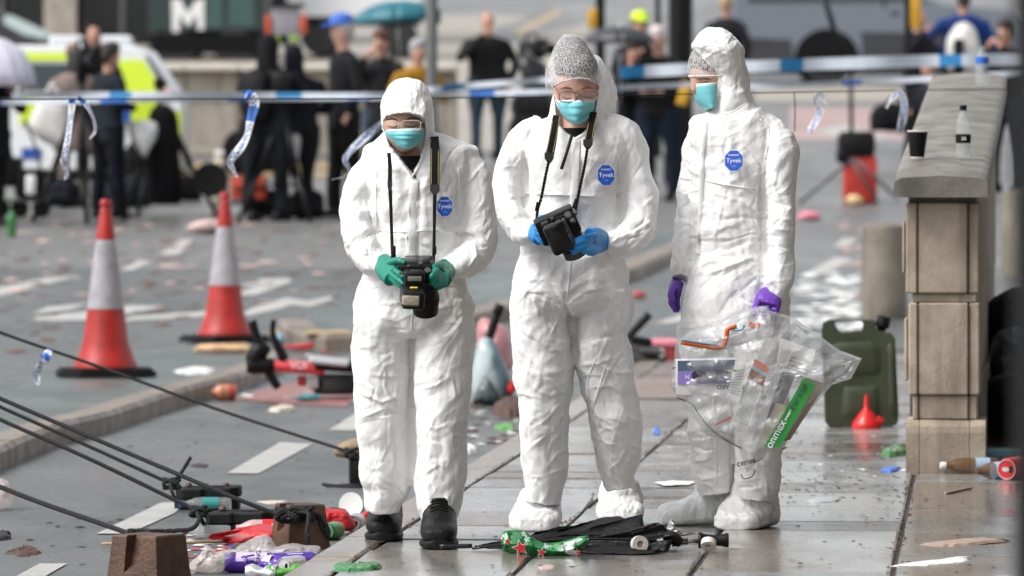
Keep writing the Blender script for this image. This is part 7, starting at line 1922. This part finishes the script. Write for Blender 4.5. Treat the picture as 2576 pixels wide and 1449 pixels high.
upright('plastic_sheet', 'pinkish transparent plastic sheet under the clear bottle', 'plastic sheet', [(560, 1348), (620, 1340), (690, 1340), (690, 1360), (640, 1368), (590, 1362)], GR(630, 1372).y, plastic('pink clear film', .5, (0.62, 0.38, 0.38), .2, .5, 20, .15), .03, .02, 24)
upright('umbrella', 'collapsed red umbrella cloth beside the left boot', 'umbrella', [(764, 1280), (788, 1272), (830, 1280), (870, 1284), (886, 1300), (896, 1322), (880, 1336), (846, 1330), (810, 1322), (790, 1310)], GR(840, 1344).y, M_red, .07, .05, 16, 'cloth', 50)
upright('cloth_scrap', 'dark brown cloth scrap behind the red umbrella', 'cloth', [(790, 1288), (830, 1276), (872, 1280), (860, 1296), (800, 1296)], GR(830, 1312).y + .15, M_rust, .04, .02, 20, 'cloth', 30)
upright('crisp_packet', 'small shiny red packet against the left boot', 'packet', [(880, 1312), (906, 1292), (930, 1284), (934, 1300), (910, 1314)], GR(905, 1322).y + .2, M_redp, .03, .02, 26, 'film', 30)
cu = thing('paper_cup', 'white paper cup lying with its open mouth towards the viewer', 'cup', GR(884, 1300))
yc = GR(884, 1306).y; Mq = TR(W(883, 1270, yc), (R(84), 0, R(-12)))
lathe('cup_wall', [(.030, -.11), (.044, 0), (.041, 0), (.028, -.105), (.001, -.105)], M_card, cu, Mq, 30)
lathe('rim', [(.043, -.002), (.047, .0), (.046, .004), (.042, .003)], M_card, cu, Mq, 30)
lathe('residue', [(.001, -.1035), (.014, -.1035), (.014, -.103), (.001, -.103)], M_rust, cu, Mq, 16)
gpil('flattened_can', 'flattened green can on the pavement beside the kerb', 'can', [(834, 1427), (850, 1422), (900, 1428), (930, 1420), (956, 1418), (958, 1428), (930, 1436), (890, 1440), (846, 1438)], M_gcan, .016, 'pave', .016, 40, 'crushed_metal')
# big crushed green beer carton with red stars
YH_ = G(1370, 1393).y
bc = thing('beer_carton', 'crushed green beer carton with red stars and white letters on the black umbrella', 'carton', G(1370, 1393))
top = [(1263, 1368), (1264, 1345), (1274, 1337), (1300, 1336), (1322, 1340), (1338, 1352), (1356, 1364), (1376, 1368), (1400, 1366), (1428, 1360), (1455, 1352), (1480, 1350)]
bot = [(1263, 1368), (1268, 1380), (1290, 1388), (1320, 1392), (1350, 1394), (1372, 1395), (1400, 1394), (1430, 1394), (1450, 1390), (1462, 1384), (1474, 1366), (1481, 1352)]
nn = 44; A = cat(top, nn); B = cat(bot, nn); V = []; mi = []; Fq = []
for i in range(nn):
    for k in range(9):
        u = k / 8
        x = A[i][0] * (1 - u) + B[i][0] * u; y = A[i][1] * (1 - u) + B[i][1] * u
        V.append(W(x, y, YH_) + Vector((0, -.10 + .02 * abs(2 * u - 1) - .008 * ((i * .21 + u) % 1), 0)))
for i in range(nn - 1):
    for k in range(8):
        Fq.append((i * 9 + k, i * 9 + k + 1, i * 9 + k + 10, i * 9 + k + 9))
        mi.append(1 if (k == 0 and i < 6) or (29 <= i <= 33 and k + (i - 29) > 4) or (34 <= i <= 39 and k < 2) else (2 if 33 < i < 37 and k > 4 else 0))
me = mesh_from(V, Fq, False); me.polygons.foreach_set('material_index', mi)
solidify(link('carton_wall', me, [mat('glossy green print', (0.015, 0.16, 0.045), .22, var=.35, vscale=16), M_card, M_rust], bc), .003)
me2 = mesh_from([Vector((p.x, p.y + .14 - (.03 if j % 9 < 4 else 0), p.z)) for j, p in enumerate(V)], Fq)
solidify(link('rear_wall', me2, M_gcan, bc), .003)
def star(px_, py_, r_px, rot, m, parent, dep):
    sc = YH_ / F; pts = []
    for k in range(10):
        a = rot + math.pi / 2 + k * math.pi / 5; rr = r_px * sc * (1 if k % 2 == 0 else .42)
        pts.append((rr * math.cos(a), rr * math.sin(a)))
    link('star', MB().add(*prism_vf([(x * 1.18, y * 1.18) for x, y in pts], .001, Matrix.Translation(W(px_, py_, YH_) + Vector((0, dep, 0))) @ FACE)).mesh(False), M_print, parent)
    link('star', MB().add(*prism_vf(pts, .001, Matrix.Translation(W(px_, py_, YH_) + Vector((0, dep - .002, 0))) @ FACE)).mesh(False), m, parent)
M_star = mat('red star print', (0.52, 0.015, 0.012), .3)
star(1309, 1372, 19, R(12), M_star, bc, -.118); star(1276, 1356, 9, R(-14), M_star, bc, -.118); star(1362, 1383, 11, R(-12), M_star, bc, -.118); star(1452, 1383, 7, R(10), M_star, bc, -.118)
for s, x, y, sz, an in (('nek', 1322, 1350, .024, 62), ('ine', 1378, 1374, .020, 8), ('ek', 1420, 1372, .026, -24), ('en', 1450, 1358, .022, -18)):
    text('lettering', s, Matrix.Translation(W(x, y, YH_ - .122)) @ Matrix.Rotation(R(an), 4, 'Y') @ FACE, sz, M_print, bc, .0010)
# black collapsed umbrella on the pavement
ub = thing('umbrella', 'collapsed black umbrella lying across the pavement slabs', 'umbrella', G(1500, 1384))
YU = 18.0
def up(x, y, d=0.0): return W(x, y, YU) + Vector((0, d, 0))
M_nylon = mat('black nylon', (0.004, 0.004, 0.005), .5, spec=.3, var=.3, bmp=.4, bscale=60)
ribs = [(1700, 1386, -.10), (1640, 1390, -.17), (1560, 1389, -.20), (1655, 1366, -.19), (1690, 1344, -.12), (1662, 1322, -.03), (1618, 1306, .06), (1556, 1312, .16), (1470, 1330, .20), (1400, 1356, .16), (1500, 1378, .06)]
tip = up(1194, 1374, -.02)
for k in range(len(ribs) - 1):
    e0, e1 = up(*ribs[k]), up(*ribs[k + 1]); V = []; nu_, nw_ = 26, 9
    for i in range(nu_):
        u = (i / (nu_ - 1)) ** .9
        for j in range(nw_):
            w_ = j / (nw_ - 1)
            p = tip.lerp(e0.lerp(e1, w_), u)
            sag = math.sin(math.pi * w_) * u
            V.append((p.x + .02 * sag * math.sin(k * 2.1), p.y + .05 * sag * math.cos(k * 1.7), max(.004, p.z - .030 * sag * (1 if k % 2 else .4) + .012 * math.sin(u * 9 + k) * u)))
    A_ = np.array(V); A_[:, 2] = np.maximum(.004, A_[:, 2] + (crumple(A_ + k, 16) - .2) * .022)
    solidify(link('canopy_panel', mesh_from(A_, [(i * nw_ + j, i * nw_ + j + 1, (i + 1) * nw_ + j + 1, (i + 1) * nw_ + j) for i in range(nu_ - 1) for j in range(nw_ - 1)]), M_nylon, ub), .002)
cord('ferrule', [up(1106, 1373, -.02), up(1150, 1373, -.02), up(1188, 1372, -.02)], .0075, M_blackg, ub, 8, 8)
for pts in ([(1188, 1374), (1340, 1356), (1500, 1350), (1650, 1354)], [(1330, 1358), (1440, 1372), (1560, 1384), (1640, 1386)], [(1370, 1362), (1470, 1366), (1560, 1378)], [(1220, 1384), (1360, 1378), (1500, 1380)]):
    cord('rib', [up(x, y, -.11) for x, y in pts], .0042, M_metal if pts[1][0] == 1470 else M_blackg, ub, 20, 6)
cord('shaft', [up(1690, 1362, -.02), up(1762, 1360, -.02)], .007, M_metal, ub, 4, 8, False)
for k in range(5):
    cord('spring_rib', [up(1690, 1352 + k * 5, -.03), up(1730, 1355 + k * 3, -.03)], .0032, M_blackg if k % 2 else M_metal, ub, 4, 6, False)
lathe('handle', [(.001, 0), (.024, .0), (.026, .006), (.020, .02), (.017, .05), (.019, .075), (.023, .088), (.022, .096), (.001, .096)], M_black, ub, TR(up(1756, 1358, -.02), (0, R(90), 0)), 20)
link('runner', MB().add(*T_([(1668, 1346, 10, -.05, .03), (1690, 1350, 17, -.05, .04), (1712, 1364, 12, -.05, .03)], YU)).mesh(), M_nylon, ub)
def tape_roll(label, px_, py_, rad, yaw, pitch):
    t = thing('tape_roll', label, 'cap', W(px_, py_, YU) + Vector((0, -.12, 0)), 'white plastic rings')
    sc = YU / F
    Mx = Matrix.Translation(W(px_, py_, YU) + Vector((0, -.13, 0))) @ Euler((R(90) + pitch, 0, yaw)).to_matrix().to_4x4()
    lathe('ring', [(rad * .42 * sc, -.010), (rad * sc, -.010), (rad * 1.02 * sc, 0), (rad * sc, .010), (rad * .42 * sc, .010), (rad * .40 * sc, 0), (rad * .42 * sc, -.010)], mat('cream plastic', (0.62, 0.58, 0.54), .45), t, Mx, 26)
    lathe('inner_disc', [(.001, 0), (rad * .4 * sc, 0), (rad * .4 * sc, .002), (.001, .002)], mat('dull pink plastic', (0.40, 0.29, 0.25), .5), t, Mx, 18)
tape_roll('cream plastic ring standing on the black umbrella cloth', 1606, 1362, 21, R(20), R(-6))
tape_roll('cream plastic ring leaning on the umbrella handle', 1779, 1361, 19, R(-8), R(48))
upright('foil', 'torn silver foil beside the umbrella handle', 'foil', [(1660, 1336), (1676, 1330), (1684, 1310), (1692, 1306), (1694, 1322), (1710, 1332), (1730, 1340), (1758, 1344), (1720, 1348), (1680, 1346)], 18.25, M_metal, .03, .03, 30, 'sheet', 40)

# scraps on the pavement
M_wood = mat('pale split wood', (0.36, 0.26, 0.21), .6, var=.2, vscale=20, bmp=.3, bscale=60); M_leaf = mat('dead leaf brown', (0.07, 0.036, 0.024), .7, var=.4, vscale=30); M_grit = mat('dark scraps', (0.02, 0.018, 0.017), .7)
gpil('wood_strip', 'long split strip of pale wood at lower right', 'wood', [(2312, 1372), (2400, 1362), (2480, 1356), (2500, 1359), (2545, 1361), (2480, 1367), (2400, 1376), (2350, 1376)], M_wood, .012, 'pave', .004, 30, 'wood_piece')
gpil('flattened_can', 'flattened silver can lying on the wet slabs at right', 'can', [(2026, 1261), (2050, 1255), (2090, 1253), (2120, 1256), (2100, 1264), (2050, 1266)], M_silver, .010, 'pave', .006, 40, 'crushed_metal')
st_ = thing('stick', 'thin pale stick on the slabs before the wall', 'stick', G(2410, 1235)); cord('twig', [G(2378, 1241, .006), G(2410, 1234, .006), G(2442, 1227, .006)], .005, M_wood, st_, 8, 6); cord('twig_tip', [G(2440, 1228, .006), G(2446, 1226, .008)], .004, M_wood, st_, 4, 6)
gpil('paper_napkin', 'white wet napkin at the bottom right', 'paper', [(2230, 1425), (2300, 1416), (2380, 1408), (2430, 1400), (2440, 1410), (2400, 1418), (2320, 1426)], M_card, .006, 'pave', .004, 30)
gpil('card_piece', 'blue plastic strip at the foot of the wall pier', 'plastic strip', [(2208, 1184), (2250, 1176), (2268, 1178), (2240, 1190)], M_blue, .010, 'pave', .002, 30)
gpil('bottle_shard', 'broken green bottle pieces beside the wall foot', 'glass', [(2226, 1140), (2250, 1132), (2280, 1126), (2284, 1142), (2240, 1150)], cm('green glass', (0.03, 0.16, 0.04), .15), .03, 'pave', .02, 30)
gpil('paper_scrap', 'white flat paper between the second and third person', 'paper', [(1650, 1214), (1690, 1210), (1752, 1212), (1740, 1219), (1670, 1221)], M_card, .006, 'pave', .004, 30)
gpil('paper_scrap', 'pinkish paper scrap on the front slabs', 'paper', [(1352, 1428), (1372, 1422), (1398, 1424), (1394, 1432), (1360, 1434)], cm('pink paper', (0.50, 0.36, 0.34), .6), .006, 'pave', .004, 30)
gpil('leaf_pile', 'brown dead leaf heap on the road at left', 'leaves', [(10, 1394), (40, 1384), (66, 1372), (92, 1384), (96, 1396), (50, 1402)], M_leaf, .014, 'road', .022, 40, 'leaf')
gpil('rubber_scrap', 'black scrap at the left edge of the road', 'scrap', [(-20, 1356), (4, 1340), (26, 1346), (24, 1356), (0, 1362)], M_grit, .02, 'road', .01, 30)
gpil('blue_scrap', 'blue plastic scrap in the slab joint behind the middle person', 'cap', [(1642, 1088), (1652, 1080), (1662, 1082), (1656, 1092)], M_blue, .014, 'pave', .002, 30)
gpil('tissue', 'bright lime green packet behind the middle person', 'packet', [(1246, 1076), (1270, 1068), (1296, 1072), (1288, 1082), (1256, 1082)], cm('lime can', (0.07, 0.30, 0.03), .35), .02, 'road', .008, 30)
gpil('cardboard', 'brown crumpled cardboard behind the left leg of middle person', 'cardboard', [(1248, 1042), (1262, 1026), (1300, 1018), (1340, 1030), (1330, 1048), (1270, 1052)], M_leaf, .07, 'road', .03, 14)
gpil('paper_cup', 'crushed white cup by the kerb behind left person', 'cup', [(1160, 1138), (1172, 1126), (1192, 1126), (1196, 1138), (1180, 1144)], M_card, .03, 'road', .012, 30)
gpil('paper_scrap', 'cream paper scrap on the road near the kerb', 'paper', [(672, 1034), (700, 1024), (742, 1022), (744, 1030), (700, 1038)], cm('cream paper', (0.55, 0.47, 0.38), .6), .02, 'road', .012, 20)
gpil('newspaper', 'white newspaper sheet on the traffic island', 'paper', [(440, 936), (470, 928), (520, 926), (545, 934), (520, 942), (470, 944)], M_paper, .02, 'pave', .012, 10)
gpil('paper_scrap', 'flat cream card on the road beside the rubber weights', 'paper', [(650, 1262), (690, 1259), (724, 1260), (700, 1268), (668, 1268)], cm('cream paper', (0.55, 0.47, 0.38), .6), .004, 'road', .003, 20)
gpil('feather', 'black feather shred on the road behind the rubber weights', 'scrap', [(478, 1172), (500, 1168), (526, 1172), (516, 1178), (490, 1177)], M_grit, .01, 'road', .004, 30)
oc = lying('orange plastic bottle by the island kerb', 560, 1008, 'road', 200, .14, .045, None, cm('orange plastic', (0.50, 0.20, 0.12), .35), cm('red wrapper', (0.42, 0.05, 0.04), .4), (.1, .3))
# scattered scraps that nobody would count: real chips on the ground
def chips(name, n, region, m, plane='pave', smin=.006, smax=.022, seed=1):
    r = np.random.default_rng(seed); mb = MB()
    xs_, ys_ = region
    k = 0
    while k < n:
        x = r.uniform(*xs_); y = ys_[0] + (ys_[1] - ys_[0]) * r.random() ** 1.3
        p = (G if plane == 'pave' else GR)(x, y)
        s = r.uniform(smin, smax); q = r.integers(4, 7); V = []
        for i in range(q):
            a = 2 * math.pi * i / q + r.uniform(-.3, .3)
            V.append((p.x + s * math.cos(a) * r.uniform(.6, 1.3), p.y + s * 1.4 * math.sin(a) * r.uniform(.6, 1.3), p.z + .003))
        V.append((p.x, p.y, p.z + .003 + s * r.uniform(.05, .28)))
        mb.add(V, [(i, (i + 1) % q, q) for i in range(q)])
        k += 1
    o = stuff(link(name, mb.mesh(False), m)); return o
chips('dark_grit', 260, ((1860, 2290), (1110, 1270)), M_grit, 'pave', .003, .013, 2)
chips('leaf_bits', 200, ((1700, 2480), (1060, 1340)), M_leaf, 'pave', .003, .014, 3)
chips('pale_bits', 90, ((1640, 2280), (960, 1200)), M_paper, 'pave', .004, .018, 14)
chips('leaf_bits', 60, ((900, 2500), (1200, 1445)), M_leaf, 'pave', .004, .013, 4)
chips('pavement_grit', 260, ((900, 2500), (1180, 1445)), M_grit, 'pave', .003, .010, 5)
chips('paper_bits', 110, ((2010, 2170), (690, 850)), M_paper, 'road', .03, .12, 6)
chips('paper_bits', 50, ((2120, 2200), (560, 780)), cm('pink paper', (0.50, 0.36, 0.34), .6), 'road', .02, .09, 7)
chips('road_litter', 260, ((-20, 1250), (560, 900)), cm('brown litter', (0.17, 0.10, 0.085), .7), 'road', .02, .085, 8)
chips('road_litter', 110, ((-20, 1250), (540, 760)), cm('pink paper', (0.50, 0.36, 0.34), .6), 'road', .03, .12, 9)
chips('road_litter', 90, ((0, 900), (900, 1440)), M_grit, 'road', .004, .02, 10)
chips('road_litter', 60, ((0, 900), (900, 1440)), M_leaf, 'road', .003, .018, 13)
chips('kerb_debris', 90, ((640, 760), (1380, 1449)), M_leaf, 'road', .006, .02, 12)
def joint_line(n, v_, seed):
    r = np.random.default_rng(seed); mb = MB()
    for k in range(n):
        p = st(r.uniform(-4, 16), v_ + r.normal(0, .012)); s = r.uniform(.003, .010)
        V = [(p.x + s * math.cos(a), p.y + 2 * s * math.sin(a), .001) for a in (0, 1.5, 3.1, 4.6)] + [(p.x, p.y, .004 + s * .3)]
        mb.add(V, [(i, (i + 1) % 4, 4) for i in range(4)])
    stuff(link('joint_debris', mb.mesh(False), M_leaf))
for v_, n in ((.61, 160), (1.14, 110), (1.74, 150), (.075, 90)):
    joint_line(n, v_, int(v_ * 100))
for nm_, m_, n_, sd_ in (('wrapper_bits', M_pbag, 40, 21), ('wrapper_bits', M_card, 34, 22), ('wrapper_bits', M_redp, 16, 23), ('wrapper_bits', M_blue, 9, 24), ('wrapper_bits', M_lav, 14, 25), ('wrapper_bits', cm('brown litter', (.17, .10, .085), .7), 40, 26)):
    chips(nm_, n_, ((470, 800), (1346, 1446)), m_, 'road', .008, .03, sd_)
    chips(nm_, n_ // 2, ((690, 900), (1276, 1330)), m_, 'road', .008, .026, sd_ + 40)
    chips(nm_, n_ // 2, ((560, 900), (860, 1010)), m_, 'road', .012, .05, sd_ + 80)
chips('kerb_litter', 60, ((1150, 1310), (1000, 1130)), M_leaf, 'road', .01, .05, 31)
chips('kerb_litter', 40, ((1150, 1310), (960, 1130)), M_card, 'road', .01, .035, 32)
# bottles and cans right of the pier
lying('amber beer bottle with white foil neck lying at the pier foot', 2438, 1190, 'pave', 186, .23, .03, M_card, M_amber, cm('pale blue label', (0.30, 0.42, 0.52), .4), (.15, .4))
lying('second amber bottle behind the red can at right', 2512, 1206, 'pave', 200, .22, .034, None, M_amber, cm('pale blue label', (0.30, 0.42, 0.52), .4), (.3, .6))
can('large red can at the right edge beside the bottles', 2556, 1208, 'pave', 240, .17, .045, col=M_redp)
lying('crushed pale blue plastic bottle by the red can', 2512, 1166, 'pave', 160, .2, .03, None, cm('pale blue plastic', (0.2, 0.4, 0.5), .3), None, (.2, .4))
for k, (x, y, s, m, nm) in enumerate(((2530, 1010, .10, M_shirt, 'black rubbish sack, lowest of the heap right of the wall'), (2548, 900, .12, cm('dark teal sack', (.008, .022, .026), .3), 'dark teal rubbish sack in the heap right of the wall'), (2540, 800, .10, M_shirt, 'grey rubbish sack topmost of the heap right of the wall'))):
    Yx = 24.5 + k * .6
    t = upright('rubbish_sack', nm, 'sack', [(x - 60, y + 90), (x - 62, y), (x - 30, y - 60), (x + 30, y - 70), (x + 80, y - 10), (x + 80, y + 90)], Yx, m, .16, .13, 6, 'film', 60)
sp_ = thing('step', 'dark grey stone step beyond the wall at right edge', 'step', G(2560, 1150))
obox('tread', (2.35, 26.4, .10), (.66, 3.6, .24), M_walld, sp_, .02); obox('riser', (2.45, 27.2, .33), (.56, 2.6, .22), M_walld, sp_, .02)

# ------------------------------------------------------------------ fallen e-scooters and things near the island tip
M_coral = mat('coral red scooter paint', (0.60, 0.055, 0.065), .35, var=.05)
YS = GR(840, 1004).y
s1 = thing('scooter', 'fallen coral red scooter with black handlebars near the island tip', 'scooter', GR(840, 1004))
def sp(x, y, d=0): return W(x, y, YS) + Vector((0, d, 0))
link('stem', MB().add(*cord_vf([sp(680, 920), sp(750, 923), sp(818, 928)], [.030, .034, .036, .036, .034], 16, 14)).mesh(), M_coral, s1)
text('lettering', 'VOI', Matrix.Translation(sp(752, 919, -.04)) @ FACE, .055, cm('pale pink print', (.75, .45, .48), .4), s1, .003)
link('head_joint', MB().add(*cord_vf([sp(622, 918), sp(650, 920), sp(690, 918)], [.045, .05, .045, .036], 12, 12)).mesh(), M_black, s1)
link('front_fork', MB().add(*cord_vf([sp(676, 890), sp(655, 880), sp(640, 900), sp(640, 925)], [.03, .05, .05, .04], 14, 10)).mesh(), M_black, s1)
cord('handlebar', [sp(634, 806), sp(646, 850), sp(664, 890)], [.026, .026, .03, .03], M_black, s1, 14, 10)
cord('brake_lever', [sp(688, 804), sp(686, 836), sp(694, 862), sp(716, 905)], [.016, .016, .024, .03], M_black, s1, 14, 8)
cord('handlebar', [sp(668, 920), sp(690, 960), sp(701, 976)], [.030, .026, .024, .022], M_black, s1, 10, 10)
obox('display', sp(828, 908, -.02), (.22, .12, .03), M_silver, s1, .01, (R(10), R(6), 0))
obox('deck_housing', sp(846, 920, .02), (.24, .14, .05), M_black, s1, .015, (R(8), R(4), 0))
wh = link('wheel', MB().add(*lathe_vf([(.06, -.05), (.125, -.055), (.14, -.03), (.14, .03), (.125, .055), (.06, .05)], 30, Matrix.Translation(sp(848, 968, .12)) @ Matrix.Scale(1.0, 4))).mesh(), M_tyre, s1)
lathe('hub', [(.001, .06), (.06, .055), (.062, -.05), (.001, -.055)], M_dgrey, wh, Matrix.Translation(sp(848, 968, .12)), 18)
obox('rear_lamp', sp(760, 958, .02), (.05, .05, .055), cm('dark red lamp', (.25, .01, .02), .3), s1, .006); obox('lamp_mount', sp(788, 962, .02), (.06, .06, .07), cm('grey mount', (.3, .3, .3), .5), s1, .006)
mark('red_stain', [[(585, 1004), (640, 985), (720, 965), (850, 955), (900, 990), (870, 1024), (740, 1016)]], M_redst := wet('reddish worn paint', (0.22, 0.085, 0.08), (0.30, 0.14, 0.13), .3, .6, 2.0), 'road', .004)
mark('red_stain', [[(1560, 950), (1750, 950), (1750, 1002), (1560, 1002)]], M_redst2 := wet('brown wet crossing', (0.16, 0.10, 0.075), (0.22, 0.15, 0.12), .2, .5, 2.0), 'plane', .006)
YS2 = GR(1640, 950).y
s2 = thing('scooter', 'fallen scooter with black wheel right of the middle person', 'scooter', GR(1640, 950))
def sq(x, y, d=0): return W(x, y, YS2) + Vector((0, d, 0))
cord('handlebar', [sq(1570, 858), sq(1600, 826), sq(1634, 790)], [.022, .024, .026, .026], M_black, s2, 10, 10)
obox('clamp', sq(1612, 858), (.14, .08, .05), M_black, s2, .015, (0, R(10), 0))
link('wheel', MB().add(*lathe_vf([(.06, -.05), (.13, -.06), (.15, -.03), (.15, .03), (.13, .06), (.06, .05)], 30, TR(sq(1614, 902, .1), (R(12), R(8), 0)))).mesh(), M_tyre, s2)
obox('mudguard', sq(1640, 884), (.14, .14, .035), M_dgrey, s2, .015, (0, R(4), 0)); obox('reflector', sq(1664, 888, -.05), (.03, .02, .06), M_silver, s2, .006)
rbx = thing('crate', 'red box with pink lid behind the fallen scooter', 'box', GR(1690, 935))
vbox('box_side', 1632, 872, 1752, 932, YS2 + .3, YS2 + .25, YS2 + .6, cm('dull red box', (.32, .035, .035), .5), rbx, .01); vbox('pink_lid', 1624, 856, 1752, 872, YS2 + .3, YS2 + .24, YS2 + .62, cm('pink lid', (.72, .22, .28), .5), rbx, .008)
YG = GR(1240, 1018).y
um = thing('shopping_bag', 'grey and blue plastic shopping bag slumped between left and middle person', 'bag', GR(1240, 1018))
for poly, m, th in (([(1188, 1012), (1186, 940), (1200, 870), (1218, 846), (1244, 862), (1262, 920), (1280, 1008), (1240, 1020)], cm('pale grey bag', (.36, .42, .43), .4, var=.3, vscale=5), .12), ([(1226, 850), (1244, 858), (1276, 930), (1292, 1000), (1268, 1010), (1250, 920)], cm('dark blue grey bag', (.06, .11, .14), .4, var=.3, vscale=5), .14), ([(1188, 1014), (1200, 960), (1230, 940), (1262, 1000), (1240, 1020)], cm('dark grey bag', (.08, .10, .10), .4, var=.3), .15)):
    link('bag_panel', MB().add(*pillow_vf([W(x, y, YG) for x, y in poly], th, 7, .6, .04, 9, n=44)).mesh(), m, um)
uh = thing('handlebar', 'black handlebar sticking up behind the grey shopping bag', 'handlebar', GR(1240, 1012)); cord('tube', [W(1228, 858, YG + .3), W(1244, 810, YG + .3), W(1258, 770, YG + .3)], [.024, .024, .022], M_black, uh, 8, 10); cord('grip', [W(1250, 790, YG + .3), W(1259, 766, YG + .3)], .027, M_rubber, uh, 4, 10, False)
upright('plastic_bag', 'pink plastic bag behind the black handlebar', 'plastic bag', [(1196, 870), (1200, 822), (1216, 800), (1240, 806), (1276, 830), (1290, 880), (1284, 930), (1240, 930)], YG + .6, plastic('pink film', .9, (.55, .25, .26), .35, .4, 9, .1), .12, .04, 8)
upright('toy', 'bright red scrap beside the grey shopping bag', 'scrap', [(1272, 970), (1284, 958), (1298, 964), (1296, 984), (1280, 992)], YG - .1, M_redp, .04, .02, 20, 'film', 24)
upright('packet', 'blue and yellow packets under the coral scooter', 'packet', [(736, 1002), (760, 992), (790, 990), (810, 998), (800, 1006), (760, 1008)], GR(770, 1012).y, cm('blue yellow packet', (.05, .22, .25), .4, var=.6, vscale=4), .05, .02, 20, 'film', 30)
upright('packet', 'yellow packet beside the second island kerb', 'packet', [(738, 852), (744, 842), (758, 844), (756, 862), (742, 864)], GR(750, 868).y, cm('yellow box', (.55, .30, .02), .5), .04, .01, 20, 'film', 24)
upright('packet', 'red drinks carton on the road before the second island', 'packet', [(690, 872), (760, 866), (786, 864), (786, 876), (740, 880)], GR(740, 884).y, M_redp, .05, .02, 20, 'film', 30)
upright('plastic_bag', 'pale blue plastic bag behind the scooter handlebars', 'plastic bag', [(690, 850), (700, 838), (712, 842), (714, 862), (696, 866)], GR(700, 870).y, cm('pale blue plastic', (0.2, 0.4, 0.5), .3), .05, .02, 14, 'film', 24)
upright('cloth_scrap', 'pink cloth heap on the road behind the rear cone', 'cloth', [(466, 578), (480, 564), (510, 552), (540, 552), (580, 566), (560, 580), (510, 584)], GR(520, 588).y, cm('pink paper', (0.50, 0.36, 0.34), .6), .12, .05, 6, 'cloth', 36)
upright('cloth_scrap', 'pink cloth on the road right of the third person', 'cloth', [(2004, 548), (2020, 532), (2050, 534), (2068, 544), (2050, 552)], GR(2036, 554).y, cm('pink lid', (.72, .22, .28), .5), .1, .04, 6, 'cloth', 30)
upright('packet', 'dull red packet on the island right of the middle person', 'packet', [(1586, 742), (1600, 732), (1622, 736), (1626, 746), (1600, 750)], GR(1606, 752).y, cm('red wrapper', (0.42, 0.05, 0.04), .4), .05, .02, 12, 'film', 26)
upright('plastic_bag', 'orange and white wrappings on the island beside the rear cone', 'plastic bag', [(490, 874), (530, 864), (600, 868), (626, 880), (580, 888), (510, 886)], G(560, 890).y, cm('orange wrapping', (.58, .36, .2), .5, var=.4, vscale=4), .05, .02, 10, 'film', 36)
bottle('green bottle behind the jerry can', Matrix.Translation(G(2206, 830)), .16, .05, None, cm('green glass', (0.03, 0.16, 0.04), .15), M_card, (.3, .6))
